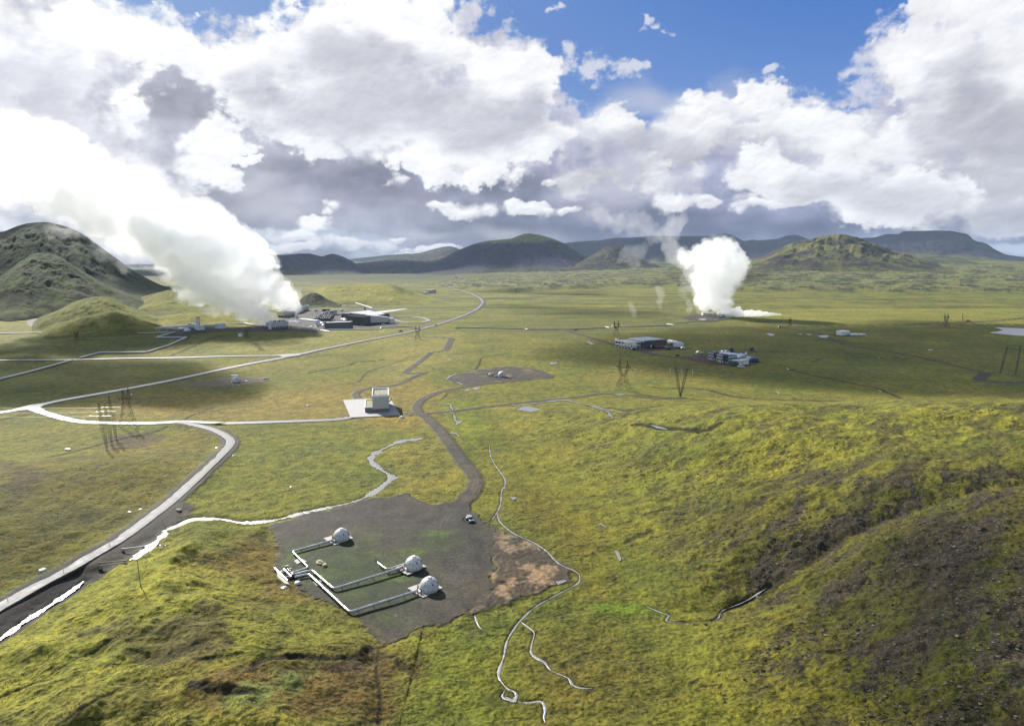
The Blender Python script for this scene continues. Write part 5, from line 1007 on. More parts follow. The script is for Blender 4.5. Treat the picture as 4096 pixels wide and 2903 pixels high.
# three guyed masts
mast_px = [((428,1800),(409,1616)), ((447.6,1778),(432,1621)), ((466,1758),(448.6,1583))]
ins_px = [((370,1667),(408,1667),(420,1666),(457,1666)), ((392,1650),(428,1648),(440,1647.6),(476.5,1648.6)), ((414,1632),(447.5,1631),(458.5,1631),(494,1632))]
mlab = ["slender lattice mast nearest the camera of the row of three", "slender lattice mast in the middle of the row of three", "slender lattice mast farthest back of the row of three, tallest"]
for k, ((f_, tp), iq) in enumerate(zip(mast_px, ins_px)):
    x, y, z = spot(*f_); mp = mpp((x, y, z)); Hh = (f_[1] - tp[1])*mp*1.03; lean = (tp[0] - f_[0])*mp*0.95
    t = thing("guyed_mast", mlab[k], "mast", (x, y, z), 0, "guyed masts carrying the line over the white road"); m = MB(); lat_col(m, (0, 0, 0.3), (lean, 0, Hh), 0.5, 1.9, 0.5, 26, 0.115); m.build("column", M_RUST, t); footings(t, [(0, 0)], 0.5)
    yt = 0.0; zi = Hh*0.74; m = MB(); lx = lean*0.74
    for a, b in ((iq[0], iq[1]), (iq[2], iq[3])):
        dxa = (a[0] - f_[0])*mp*1.0; dxb = (b[0] - f_[0])*mp*1.0; za = (f_[1] - a[1])*mp*1.03; zb_ = (f_[1] - b[1])*mp*1.03; insul(t, (dxa, 0.3, za), (dxb, 0.3, zb_), 0.33)
    m.tube([((iq[1][0] - f_[0])*mp, 0.3, (f_[1] - iq[1][1])*mp*1.03), ((iq[2][0] - f_[0])*mp, 0.3, (f_[1] - iq[2][1])*mp*1.03)], 0.07, 5); m.build("yoke", M_STEEL, t)
# tower with a wide base and two horned peaks
def horned(label, foot, Hpx, yaw, name="lattice_pylon", cat="pylon", ins=True, sc_=1.0, group=None):
    x, y, z = spot(*foot); mp = mpp((x, y, z)); H = Hpx*mp*1.02; t = thing(name, label, cat, (x, y, z), yaw, group); k = H/25.0; th = max(0.20, mp*0.75) ; q = lambda L: [(a*k, b*k, c*k, d*k) for a, b, c, d in L]
    m = MB(); lat_tower(m, q([(0, 5.2, 4.2, 0), (4, 4.2, 3.3, 0), (8, 2.9, 2.4, 0), (11.5, 1.6, 1.5, 0)]), th); m.build("base", M_RUST, t)
    for s_ in (-1, 1):
        m = MB(); lat_tower(m, q([(11.5, 0.8, 1.4, 0.8*s_), (14.5, 0.7, 1.1, 2.4*s_), (17.5, 0.7, 0.9, 3.3*s_), (19, 0.75, 0.85, 3.4*s_), (21.5, 0.4, 0.5, 3.1*s_), (25 if s_ < 0 else 24, 0.08, 0.08, 2.9*s_)]), th*0.85); m.build("leg", M_RUST, t)
    m = MB(); lat_col(m, (-6.2*k, 0, 18.2*k), (6.2*k, 0, 18.2*k), 0.3*k, 1.5*k, 0.3*k, 12, th*0.7); m.build("cross_arm", M_RUST, t)
    if ins:
        for (a, b) in (((-6.4, -0.2, 18.0), (-8.6, -4.0, 17.4)), ((-4.0, -0.4, 17.9), (-5.8, -4.2, 17.2)), ((4.2, -0.4, 17.8), (1.8, -4.6, 17.2)), ((6.4, 0.2, 18.0), (10.6, 1.0, 17.4))): insul(t, [v*k for v in a], [v*k for v in b], 0.22)
        for xx in (-6.2, 0.2, 6.2): insul(t, (xx*k, 0, 17.7*k), (xx*k, 0, 14.6*k), 0.09)
        footings(t, [(-5.2*k,-4.2*k),(5.2*k,-4.2*k),(5.2*k,4.2*k),(-5.2*k,4.2*k)], 0.7)
    return t
horned("wide-based lattice pylon with two horned peaks beside the gravel track", (2492, 1562), 127, R(-32))
x, y, z = spot(2721.4, 1588); mp = mpp((x, y, z)); t = thing("lattice_pylon", "V-shaped guyed lattice pylon with three hanging white insulators", "pylon", (x, y, z), R(-36)); H = 21.8
hw = 7.9
for s_, zz in ((-1, 24.5), (1, 24.0)): m = MB(); lat_col(m, (0, 0, 0.2), (s_*hw*0.55, 0, H), 0.4, 1.6, 1.0, 22, 0.20); lat_col(m, (s_*hw*0.55, 0, H), (s_*hw*0.72, 0, zz), 0.8, 0.4, 0.1, 4, 0.10); m.build("leg", M_RUST, t)
m = MB(); lat_col(m, (-hw*0.8, 0, H), (hw*0.8, 0, H), 1.0, 1.4, 1.0, 14, 0.12); m.bar((-hw*0.8, 0, H + 0.4), (-hw*1.12, 0, H - 0.1), 0.2); m.bar((hw*0.8, 0, H + 0.4), (hw*1.12, 0, H - 0.1), 0.2); m.build("cross_arm", M_RUST, t)
for xx in (-hw*1.12, 0.2, hw*1.12): insul(t, (xx, 0, H - 0.2), (xx, 0, H - 3.7), 0.18)
footings(t, [(0, 0)], 0.7)
m = MB()
for gx, gy in ((-9, 12), (9, 12), (-9, -12), (9, -12)): m.tube([(math.copysign(hw*0.55, gx), 0, H), (gx, gy, 0)], 0.03, 4)
m.build("guy_wire", M_DSTEEL, t)
# portal pylon at the right edge
x, y, z = spot(4031, 1494); mp = mpp((x, y, z)); t = thing("portal_pylon", "dark two-legged portal pylon at the right edge of the plain", "pylon", (x, y, z), R(-10)); q0 = (4003 - 4031)*mp; q1 = (4059 - 4031)*mp
for a, b, hh in ((q0, (4021 - 4031)*mp, 112), (q1, (4068 - 4031)*mp, 114)): m = MB(); lat_col(m, (a, 0, 0), (b, 0, hh*mp), 0.9, 1.3, 0.5, 26, 0.22); m.build("leg", M_DSTEEL, t)
m = MB(); lat_col(m, ((4003 - 4031)*mp, 0, 101*mp), ((4082 - 4031)*mp, 0, 99*mp), 0.3, 1.2, 0.3, 12, 0.13); m.build("cross_arm", M_DSTEEL, t)
# far pylons
for foot, hpx, lab, yw in [((988,1355), 40, "small far lattice pylon in front of the pale chimney and tank", 0.3), ((1671,1357), 56, "small far lattice pylon beside the main road near the plant", 0.2), ((2465,1343), 63, "faint far lattice pylon behind the dark hall, by the long pipeline", 0.1),
    ((3159,1305), 36, "faint far lattice pylon right of the borehole plume", 0.4), ((3782,1310), 57, "faint far lattice pylon beside the long track at far right", 0.2), ((308,1360), 38, "faint far lattice pylon in front of the rounded green hillocks", 0.3)]:
    horned(lab, foot, hpx, yw, ins=False, group="small pylons far across the plain")
# power lines strung between the near pylons
def wire(label, pts3, sag=3.0):
    t = thing("power_line", label, "power line", (0, 0, 0)); m = MB()
    for a, b in zip(pts3[:-1], pts3[1:]):
        a = Vector(a); b = Vector(b); P = [a + (b - a)*(i/20) - Vector((0, 0, sag*4*(i/20)*(1 - i/20))) for i in range(21)]; m.tube(P, 0.035, 4, False)
    m.build("cable", M_STEEL, t)
def up_at(px, x, y):                                   # height at which a pixel's ray passes over (x, y)
    d = ray(*px); t_ = math.hypot(x, y)/math.hypot(d[0], d[1]); return (d[0]*t_, d[1]*t_, CAMH + d[2]*t_)
for k, (f_, iq) in enumerate(zip([q[0] for q in mast_px], ins_px)):
    x, y, z = spot(*f_); mp = mpp((x, y, z)); a = Vector((x + (iq[0][0] - f_[0])*mp, y + 0.3, z + (f_[1] - iq[0][1])*mp*1.03)); wire(["nearest of three faint cables running left from the slender masts", "middle of three faint cables running left from the slender masts", "farthest of three faint cables running left from the slender masts"][k], [a, a + Vector((-260, 40, 3))], 4)
# ------------------------------------------------------------------ buildings: a footprint edge given by two photo pixels, real depth and height
def front(a, b, dz=0.0):
    A = np.array(spot(*a)); B = np.array(spot(*b)); z = min(A[2], B[2]) + dz; yw = yaw_of(A, B); return (A[0], A[1], z), yw, float(np.hypot(*(B - A)[:2]))
def hpx(a, px): p = np.array(spot(*a)); return px*mpp(p)*1.01
def windows(parent, x0, x1, y, z0, z1, n, w_, mtl=M_GLASS, name="window"):
    for i in range(n):
        c = x0 + (x1 - x0)*(i + 0.5)/n; m = MB(); m.box(c - w_/2, c + w_/2, y - 0.06, y + 0.02, z0, z1); m.build(name, mtl, parent)
zp = lambda *p: Z(1020, 1180, 3.697, *p)
zc2 = lambda *p: Z(2440, 1330, 3.697, *p)
zs = lambda *p: Z(560, 1240, 3.952, *p)
# --- pale grey block with a low annex on the concrete apron
zg = lambda x, y: Z(1340, 1520, 7.64, (x, y))[0]
pz = max(gz(q) for q in APRON) + 0.30
A_ = UP(*zg(918, 990), pz); B_ = UP(*zg(1655, 962), pz); yw = yaw_of(A_, B_); WB = float(np.hypot(*(B_ - A_)[:2]))
sc_ = mpp(A_); HA = 20.5*sc_*1.03; HC = 64.5*sc_*1.03; XM = WB*(1150 - 918)/(1655 - 918)
BK = UP(*zg(765, 548), pz + HA); v = BK - A_; DP = float(-v[0]*math.sin(yw) + v[1]*math.cos(yw)); DP = max(12.0, min(DP, 26))
BC = UP(*zg(978, 232), pz + HC); v = BC - A_; DC_ = float(-v[0]*math.sin(yw) + v[1]*math.cos(yw)); DC_ = max(12, min(DC_, 28))
t = thing("separator_building", "tall pale grey windowless block with a low flat annex on the white apron", "building", tuple(A_), yw)
PLH = HC*0.20
m = MB(); m.box(XM, WB - 0.05, 0.05, DC_ - 0.05, 0, PLH); m.build("plinth", M_PLINTH, t)
def corrug(name, mtl, x0, x1, y0, y1, z0, z1, parent, n=22):
    m = MB(); m.box(x0, x1, y0, y1, z0, z1)
    for i in range(1, n): z = z0 + (z1 - z0)*i/n; m.box(x0 - 0.03, x1 + 0.03, y0 - 0.03, y1 + 0.03, z - 0.035, z + 0.035)
    return m.build(name, mtl, parent)
corrug("wall", M_GREYW, XM, WB, 0, DC_, PLH, HC - 0.9, t)
m = MB()
for a in ((XM - 0.15, WB + 0.15, -0.15, 0.35), (XM - 0.15, WB + 0.15, DC_ - 0.35, DC_ + 0.15), (XM - 0.15, XM + 0.35, 0.35, DC_ - 0.35), (WB - 0.35, WB + 0.15, 0.35, DC_ - 0.35)): m.box(*a, HC - 0.9, HC + 0.35)
m.build("parapet", M_WTRIM, t)
m = MB(); m.box(XM + 0.35, WB - 0.35, 0.35, DC_ - 0.35, HC - 0.92, HC - 0.75); rf = m.build("roof", M_ROOFM, t)
m = MB(); 
for k in range(5): y = 1.0 + 0.9*k; m.box(XM + 0.5, WB - 0.5, y, y + 0.35, HC - 0.75, HC - 0.05 if k in (0, 4) else HC - 0.45)
m.build("roof_duct", M_STEEL, rf)
for fx, fy in ((0.15, 0.12), (0.78, 0.16), (0.32, 0.05), (0.6, 0.22)): m = MB(); m.tube([(XM + (WB - XM)*fx, DC_*fy, HC - 0.7), (XM + (WB - XM)*fx, DC_*fy, HC + 0.45)], 0.28, 10); m.build("roof_vent", M_CWHITE, rf)
m = MB(); m.bar((XM + 3.2, 1.5, HC), (XM + 4.2, 9, HC + 2.2), 0.1); m.bar((XM + 7.6, 1.5, HC), (XM + 6.2, 9, HC + 2.2), 0.1); m.bar((XM + 4.2, 9, HC + 2.2), (XM + 6.2, 9, HC + 2.2), 0.1); m.build("antenna", M_STEEL, rf)
an = MB(); an.box(0, XM - 0.02, 0, DP, 0, HA - 0.5); an_o = an.build("annex", M_PLINTH, t)
m = MB()
for a in ((-0.12, XM, -0.12, 0.28), (-0.12, XM, DP - 0.28, DP + 0.12), (-0.12, 0.28, 0.28, DP - 0.28)): m.box(*a, HA - 0.5, HA + 0.2)
m.build("parapet", M_WTRIM, an_o); m = MB(); m.box(0.28, XM - 0.04, 0.28, DP - 0.28, HA - 0.5, HA - 0.38); m.build("roof", M_ROOFM, an_o)
for k in range(7): y = DP*(0.08 + 0.125*k); m = MB(); m.box(-0.08, 0.04, y, y + DP*0.085, 0.2, HA*0.62); m.build("door", M_CWHITE if k % 2 else M_LGREY, an_o)
for k in range(3): z = HC*0.93 - 0.25*k; m = MB(); m.tube([(WB, 1.2 + 1.6*k, z), (WB + 2.6, 1.2 + 1.6*k, z + 0.1)], 0.12, 6); m.build("exhaust_arm", M_LGREY, t)
for k in range(3): y = 1.0 + 2.2*k; m = MB(); m.tube([(WB + 0.05, y, HC*0.55), (WB + 1.9, y, HC*0.74)], 0.13, 6); m.build("strut", M_RUST, t)
for k in range(2): m = MB(); m.bar((XM - 0.1, DP*(0.15 + 0.1*k), HA + 0.4 + 0.3*k), (XM - 0.1, DP*(0.85 + 0.1*k), HA + 2.6), 0.14); m.build("stair_rail", M_RUST, t)
stone(*zg(1100*0 + 2040, 1140), 1.2, "flat white block at the apron's lower right corner", mtl=M_CWHITE, name="kerb_block", cat="block")
stone(1600 + 137/3.274, 1460 + 660/3.274, 0.9, "small dark boulder on the track right of the apron"); stone(1600 + 95/3.274, 1460 + 597/3.274, 0.6, "small pale boulder on the verge right of the apron")

# --- dome on the oval pad, with its pipe rack and loose posts
x, y, z = spot(*zb((1335,152))[0]); d = make_dome("white dome house standing alone on the far oval gravel pad", False, 3.6, None); d.location = (x, y, z - 0.2); d.rotation_euler = (0, 0, 0.3)
x, y, z = spot(*zb((1290,152))[0]); t = make_well("pipe rack and valves left of the lone dome on the oval pad"); t["group"] = ""; del t["group"]; t.location = (x - 3, y, z); t.rotation_euler = (0, 0, 0.1)
x, y, z = spot(*zb((1210,145))[0]); t = thing("pipe_rack", "low steel pipe frame standing left of the lone dome", "pipe rack", (x, y, z), 0.1); m = MB(); m.tube([(-3.5, 0, 0.3), (-2.6, 0, 2.4), (4.5, 0, 2.4)], 0.22, 8); m.build("pipe", M_STEEL, t)
for xx in (-2.2, 0.5, 3.2): m = MB(); m.bar((xx, 0, 0), (xx, 0, 2.2), 0.2); m.build("leg", M_RUST, t)
m = MB(); m.box(-1.6, 1.6, 0.8, 1.9, 2.2, 2.9); m.build("tray", M_BRONZE, t)
rr = random.Random(4); protop = None
for k in range(26):
    if k < 9: qx, qy = 1145 + 13*k + rr.uniform(-6, 6), 150 + rr.uniform(-12, 14)
    else: qx, qy = 1260 + 16*(k - 9) + rr.uniform(-8, 8), 178 + rr.uniform(-14, 16)
    x, y, z = spot(*zb((qx, qy))[0])
    if protop is None:
        protop = thing("bollard", "short dark bollard among those set round the lone dome", "bollard", (x, y, z), 0, "dark bollards round the lone dome"); m = MB(); m.tube([(0, 0, -0.3), (0, 0, 1.3)], 0.22, 8); m.build("post", M_DSTEEL, protop)
    else: c = copy_tree(protop); c.location = (x, y, z)
# --- dome with container on the small western pad
zw = lambda x, y: Z(860, 1460, 8.815, (x, y))[0]
x, y, z = spot(*zw(745, 600)); d = make_dome("white dome house beside a white container on the left meadow pad", False, 3.3, None); d.location = (x, y, z - 0.2); d.rotation_euler = (0, 0, 1.0)
def container(label, a, b, dep, h, mtl=M_CWHITE, name="container", cat="container", group=None, doors=True):
    o, yw, L = front(a, b); t = thing(name, label, cat, o, yw, group); m = MB(); m.box(0, L, 0, dep, 0.15, h)
    k = max(3, int(L/0.9))
    for i in range(k): c = L*(i + 0.5)/k; m.box(c - 0.06, c + 0.06, -0.05, dep + 0.05, 0.3, h - 0.15)
    m.build("body", mtl, t)
    if doors: m = MB(); m.box(-0.06, 0.0, 0.15, dep - 0.15, 0.3, h - 0.2); m.build("door", M_LGREY, t)
    m = MB(); m.box(0.1, L - 0.1, 0.1, dep - 0.1, 0.0, 0.15); m.build("skid", M_DSTEEL, t); return t
container("white box container behind the western dome", zw(585, 512), zw(800, 500), 3.0, 3.6)
x, y, z = spot(*zw(745, 600)); pipeline("thin pipe running right from the western dome to a white valve box", [(x + 3.2, y, z + 1.0), (*spot(*zw(1110, 575))[:2], z + 1.0)], 0.2)
stone(*zw(605, 598), 0.9, "small white drum left of the western dome", mtl=M_CWHITE, name="drum", cat="drum"); stone(*zw(872, 578), 0.7, "small white drum touching the western dome's right side", mtl=M_CWHITE, name="drum", cat="drum"); stone(*zw(1110, 572), 0.8, "white valve box at the right end of the western dome's pipe", mtl=M_CWHITE, name="valve_box", cat="box")
stone(*zw(1730, 500), 1.4, "dark green mossy lump at the right end of the western pad, left one"); stone(*zw(1828, 500), 1.1, "dark lump at the right end of the western pad, right one"); stone(*zw(850, 712), 0.5, "white pebble below the western dome", mtl=M_CWHITE)

# --- pipelines across the plain
def ground_pipe(label, pts, r, h, mtl=M_ALU, sup=14, nper=1, gap=1.4, n=8):
    L = GL(pts); P = [Vector((p[0], p[1], gz(p) + h)) for p in L]
    if nper == 1: return pipeline(label, P, r, mtl, sup, rr=3, n=n)
    t = None
    for k in range(nper):
        off = (k - (nper - 1)/2)*gap; Q = [p + Vector((off*0.3, off, 0)) for p in P]; pipeline(label if k == 0 else label.replace("front", "rear"), Q, r, mtl, sup, rr=3, n=n)
M_PIPEG = mat("grey_lagging", (0.42, 0.41, 0.40), 0.6, 0.0, var=0.08, scale=0.3)
ground_pipe("long grey double pipeline from the left edge to the pipe yard, with a comb-shaped loop", z1((-200,884),(0,880),(350,872),(545,870),(560,886),(600,886),(612,883),(1060,873),(1100,868)), 0.75, 1.1, M_PIPEG, 22)
for k in range(4): ground_pipe(["first", "second", "third", "fourth"][k] + " rung, counted from the left, of the comb-shaped loop in the leftmost pipeline", z1((552 + 13*k, 862), (566 + 13*k, 882)), 0.45, 1.0, M_PIPEG, 30)
ground_pipe("grey pipeline zigzagging down from the pipe yard and under the straight road, front one", z1((-200,1228),(0,1180),(200,1130),(470,1055)), 0.75, 1.1, M_PIPEG, 20, 2, 2.4)
ground_pipe("grey pipeline bending between the pipe yard and the straight road, front one", z1((525,1038),(655,1004),(960,1002),(1100,958),(1222,904),(1020,904),(1145,868)), 0.75, 1.1, M_PIPEG, 20, 2, 2.4)
ground_pipe("grey pipeline from the pipe yard past the round tank to the near cooling tower", z1((1010,838),(1240,830),(1420,824),(1600,813),(1700,832),(1745,833)), 1.1, 1.6, M_PIPEG, 20)
ground_pipe("dark thin pipeline running right across the plain beside the long track, from the main road", z2((855,843),(888,838),(1100,842),(1310,848),(1330,851),(1600,850),(1838,840)), 0.7, 1.0, M_STEEL, 26)
ground_pipe("dark pipeline running on to the borehole field below the white steam column", z2((1860,838),(1930,830),(1995,834),(2292,822)) + z3((100,764),(150,759)), 0.7, 1.0, M_STEEL, 26)
ground_pipe("dark pipeline's last leg bending up into the borehole field", z3((155,757),(200,756),(240,748),(385,745),(520,717)), 0.7, 1.0, M_STEEL, 26)
ground_pipe("short white pipe stub beside the long pipeline near the tiny white hut", z2((1838,834),(1862,840)), 0.7, 1.0, M_CWHITE, 26)
ground_pipe("grey pipeline descending from the small yard towards the plant roof", zp((1470,120),(1660,178),(1740,205)), 1.2, 1.2, M_PIPEG, 22)
ground_pipe("grey pipeline climbing from the cooling towers to the small yard", zp((800,192),(930,178),(1080,172),(1200,158),(1300,138),(1430,118)), 0.8, 1.0, M_PIPEG, 22)
ground_pipe("pale pipe on the slope above the small yard, upper left", zp((1062,22),(1150,42),(1250,60)), 0.9, 1.0, M_PIPEG, 22); ground_pipe("pale pipe crossing the small yard's left end", zp((1360,57),(1430,70),(1520,84)), 0.9, 1.0, M_PIPEG, 22)
ground_pipe("pale wall-like conduit along the foot of the dark separator building", zp((1050,519),(1400,517),(1860,512),(1862,486),(2292,470)), 0.8, 0.8, M_LGREY, 22)
ground_pipe("white pipe stub lying in front of the dark separator building", zp((975,528),(1100,550)), 0.9, 0.9, M_CWHITE, 20)
# pipe yard: a comb of parallel loops
lb = ["leftmost", "second", "third", "fourth", "fifth", "sixth", "seventh", "eighth"]
for k in range(8):
    a = (216 + 46*k, 292); P = GL(zs((212 + 40*k, 288), (262 + 40*k, 330), (275 + 40*k, 322))); z0 = gz(P[0]); pipeline(lb[k] + " expansion loop in the pipe yard, counted from the left", [Vector((*P[0], z0 + 1.2)), Vector((*P[0], z0 + 3.2)), Vector((*P[1], z0 + 3.2)), Vector((*P[1], z0 + 1.0)), Vector((*P[2], z0 + 1.0))], 0.5, M_PIPEG, 30, name="pipe_loop", cat="pipe loop", group="expansion loops in the pipe yard")
# --- chimney building and tank
o, yw, L = front(zs((768,286))[0], zs((918,318))[0]); H = hpx(zs((850,330))[0], 14)
t = thing("valve_house", "pale grey low valve house at the foot of the slender tower", "building", o, yw); m = MB(); m.prism([(0, 0), (L, 0), (L, 9), (0, 9)], 0, [H*1.5, H*1.1, H*1.1, H*1.5]); m.build("wall", M_LGREY, t); m = MB(); m.prism([(-0.3, -0.3), (L + 0.3, -0.3), (L + 0.3, 9.3), (-0.3, 9.3)], [H*1.5 + 0.05, H*1.1 + 0.05, H*1.1 + 0.05, H*1.5 + 0.05], [H*1.5 + 0.4, H*1.1 + 0.4, H*1.1 + 0.4, H*1.5 + 0.4]); m.build("roof", M_ROOFG, t); m = MB(); m.box(L*0.15, L*0.6, -1.5, 0, 0, H*0.5); m.build("porch", M_PLINTH, t)
x, y, z = spot(*zs((926,316))[0]); H = hpx(zs((926,316))[0], 49); t = thing("steam_stack", "slender pale grey round tower with a thin steam trail at its top", "chimney", (x, y, z)); m = MB(); m.lathe([(2.5, 0), (2.4, H*0.9), (2.4, H)], 24); m.build("shaft", M_LGREY, t); m = MB(); m.lathe([(2.6, H), (2.7, H + 0.1), (2.7, H + 1.0), (2.6, H + 1.1)], 24); m.build("rim", M_PLINTH, t)
x, y, z = spot(*zs((1268,290))[0]); Rt = 150/3.952/2*mpp((x, y, z)); Ht = hpx(zs((1268,290))[0], 19); t = thing("storage_tank", "wide round pale grey tank with a shallow cone roof left of the cooling tower", "tank", (x, y, z)); m = MB(); m.lathe([(Rt, 0), (Rt, Ht)], 40); m.build("shell", M_LGREY, t); m = MB(); m.lathe([(Rt + 0.1, Ht), (Rt*0.5, Ht + Rt*0.13), (0.05, Ht + Rt*0.2)], 40); m.build("roof", M_ROOFG, t)
container("white box left alone in the meadow near the small far pylon", zs((1565,425))[0], zs((1620,422))[0], 4, 4.2)
stone(*zs((645,303))[0], 3.0, "white heap left of the valve house, rear one", mtl=M_CWHITE, name="white_heap", cat="heap"); stone(*zs((745,328))[0], 3.4, "white heap left of the valve house, front one", mtl=M_CWHITE, name="white_heap", cat="heap")
# --- cooling towers
def cooling(label, a, b, hp, dep, fans=3, gapf=0.38, cyl=False):
    o, yw, L = front(a, b); H = hpx(a, hp); t = thing("cooling_tower", label, "cooling tower", o, yw, "cooling towers under the big steam plume")
    m = MB(); m.box(0, L, 0, dep, H*gapf, H); m.build("casing", M_GREYW, t); m = MB(); m.box(0.6, L - 0.6, 0.8, dep - 0.8, 0.05, H*gapf); m.build("louvre_bank", M_DSTEEL, t)
    for k in range(max(3, int(L/3))):
        xx = L*k/(max(3, int(L/3)) - 1); m = MB(); m.box(min(max(xx - 0.2, 0), L - 0.4), min(max(xx + 0.2, 0.4), L), 0.05, 0.45, 0, H*gapf); m.build("leg", M_LGREY, t)
    m = MB(); m.box(-0.3, L + 0.3, -0.3, dep + 0.3, H, H + 0.35); m.build("deck", M_LGREY, t)
    for k in range(fans): c = L*(k + 0.5)/fans; rr_ = min(L/fans, dep)*0.36; m = MB(); m.lathe([(rr_*1.08, H + 0.35), (rr_*0.95, H + 1.2), (rr_, H + 2.1), (rr_*0.9, H + 2.1), (rr_*0.85, H + 1.2), (rr_*0.9, H + 0.4)], 24, (c, dep/2)); m.build("fan_stack", M_PLINTH, t)
    if cyl: m = MB(); m.lathe([(2.2, 0), (2.2, H*1.12), (2.0, H*1.2)], 20, (-1.0, 0.5)); m.build("end_tower", M_LGREY, t)
    return t
cooling("long low cooling tower nearest the camera at the plume's foot", zp((235,505))[0], zp((497,490))[0], 27, 12, 4, 0.36, True)
cooling("cooling tower behind the near one, leftmost of the rear row", zp((430,330))[0], zp((600,312))[0], 26, 13, 2, 0.3); cooling("middle cooling tower of the rear row", zp((612,275))[0], zp((712,252))[0], 24, 13, 2, 0.3); cooling("cooling tower at the far right end of the rear row", zp((712,243))[0], zp((798,222))[0], 21, 13, 2, 0.3)
x, y, z = spot(*zp((617,345))[0]); t = thing("round_tower", "pale round service tower between the rear cooling towers", "tower", (x, y, z)); m = MB(); m.lathe([(2.6, 0), (2.6, 22), (2.2, 22.5)], 24); m.build("shaft", M_LGREY, t); m = MB(); m.box(-4.5, 2.5, -1.5, 1.5, 22.5, 24.5); m.build("cap", M_CWHITE, t)
# --- plant buildings
o, yw, L = front(zp((650,380))[0], zp((890,455))[0]); t = thing("condenser_house", "long pale slab-sided house slanting through the middle of the plant", "building", o, yw); H = hpx(zp((800,430))[0], 17); m = MB(); m.prism([(0, 0), (L, 0), (L, 7), (0, 7)], 0, [H*0.75, H*1.2, H*1.2, H*0.75]); m.build("wall", M_LGREY, t); m = MB(); m.prism([(-0.3, -0.3), (L + 0.3, -0.3), (L + 0.3, 7.3), (-0.3, 7.3)], [H*0.75 + 0.04, H*1.2 + 0.04, H*1.2 + 0.04, H*0.75 + 0.04], [H*0.75 + 0.4, H*1.2 + 0.4, H*1.2 + 0.4, H*0.75 + 0.4]); m.build("roof", M_WTRIM, t)
o, yw, L = front(zp((1040,508))[0], zp((1448,498))[0]); H = hpx(zp((1200,510))[0], 27); t = thing("separator_building", "dark green windowless building with flared ends in front of the plant", "building", o, yw); m = MB(); m.add([(0,0,0),(L,0,0),(L,13,0),(0,13,0),(0.4,1.6,H),(L-0.4,1.6,H),(L-0.4,11.4,H),(0.4,11.4,H)], [(0,3,2,1),(0,1,5,4),(1,2,6,5),(2,3,7,6),(3,0,4,7),(4,5,6,7)]); m.build("wall", M_GRN, t)
for xx in (-0.3, L - 1.3): m = MB(); m.add([(xx, -0.5, 0), (xx + 1.6, -0.5, 0), (xx + 1.6, 13.5, 0), (xx, 13.5, 0), (xx, 1.0, H + 1.4), (xx + 1.6, 1.0, H + 1.4), (xx + 1.6, 12, H + 1.4), (xx, 12, H + 1.4)], [(0,3,2,1),(0,1,5,4),(1,2,6,5),(2,3,7,6),(3,0,4,7),(4,5,6,7)]); m.build("end_fin", M_DGREY, t)
m = MB(); m.box(1.5, L - 1.5, 2.2, 10.8, H + 0.01, H + 0.35); m.build("roof", M_ROOFG, t)
# turbine hall group
o, yw, L = front(zp((1365,428))[0], zp((1592,450))[0]); H = hpx(zp((1590,450))[0], 33)
t = thing("turbine_hall", "dark green ribbed turbine hall in the middle of the plant", "building", o, yw); W_ = float(np.hypot(*(np.array(spot(*zp((1690,432))[0])) - np.array(spot(*zp((1592,450))[0])))[:2])); W_ = max(16, min(W_, 34))
m = MB(); m.box(0, L, 0, W_, 0, H); 
for k in range(9): m.box(L*k/8 - 0.12, L*k/8 + 0.12, -0.25, 0, 0.2, H - 0.2)
m.build("wall", M_GRN, t); m = MB(); m.prism([(-0.4, -0.4), (L + 0.4, -0.4), (L + 0.4, W_ + 0.4), (-0.4, W_ + 0.4)], H + 0.01, [H + 0.6, H + 0.6, H + 1.6, H + 1.6])
for k in range(12): m.box(-0.3, L + 0.3, W_*k/12 - 0.1, W_*k/12 + 0.1, H + 0.6 + k/12, H + 0.85 + k/12)
m.build("roof", M_PLINTH, t); windows(t, 2, L*0.9, 0, 0.1, 3.2, 3, 2.6, M_DARKHOLE, "gate")
o2, yw2, L2 = front(zp((1680,432))[0], zp((2070,415))[0]); H2 = hpx(zp((1680,432))[0], 34); H3 = hpx(zp((2070,415))[0], 18)
t = thing("visitor_wing", "long pale grey wedge-shaped wing tapering to the right of the turbine hall", "building", o2, yw2); m = MB(); m.prism([(0, 0), (L2*0.77, 0), (L2*0.77, 9), (0, 14)], 2.2, [H2, H2*0.35 + H3*0.65, H2*0.35 + H3*0.65, H2]); m.build("wall", M_GREYW, t); m = MB(); m.box(0.3, L2*0.77, 0.6, 8, 0, 2.2); m.build("plinth", M_DARKHOLE, t)
m = MB(); m.prism([(L2*0.80, 0), (L2, 1.5), (L2, 8), (L2*0.80, 9)], 0, [H3*1.12, H3, H3, H3*1.12]); m.build("end_block", M_LGREY, t); m = MB(); m.prism([(-0.5, -0.5), (L2*0.78, -0.5), (L2*0.78, 9.5), (-0.5, 15)], [H2 + 0.02, H2*0.35 + H3*0.65 + 0.02, H2*0.35 + H3*0.65 + 0.02, H2 + 0.02], [H2 + 0.9, H2*0.35 + H3*0.65 + 0.6, H2*0.35 + H3*0.65 + 0.6, H2 + 0.9]); m.build("roof", M_WTRIM, t)
for xx, nm in ((0.72, 1), ): m = MB(); m.box(L2*0.775, L2*0.795, 0.4, 8.5, 0, H3*1.1); m.build("gap_wall", M_DARKHOLE, t)
o3, yw3, L3 = front(zp((1278,368))[0], zp((1380,372))[0]); H4 = hpx(zp((1278,368))[0], 26)
t = thing("machine_hall", "dark-walled hall with a broad light grey roof behind the turbine hall", "building", o3, yw3); RB = np.array(spot(*zp((1900,300))[0])); v = RB - np.array(o3); LX = v[0]*math.cos(yw3) + v[1]*math.sin(yw3)
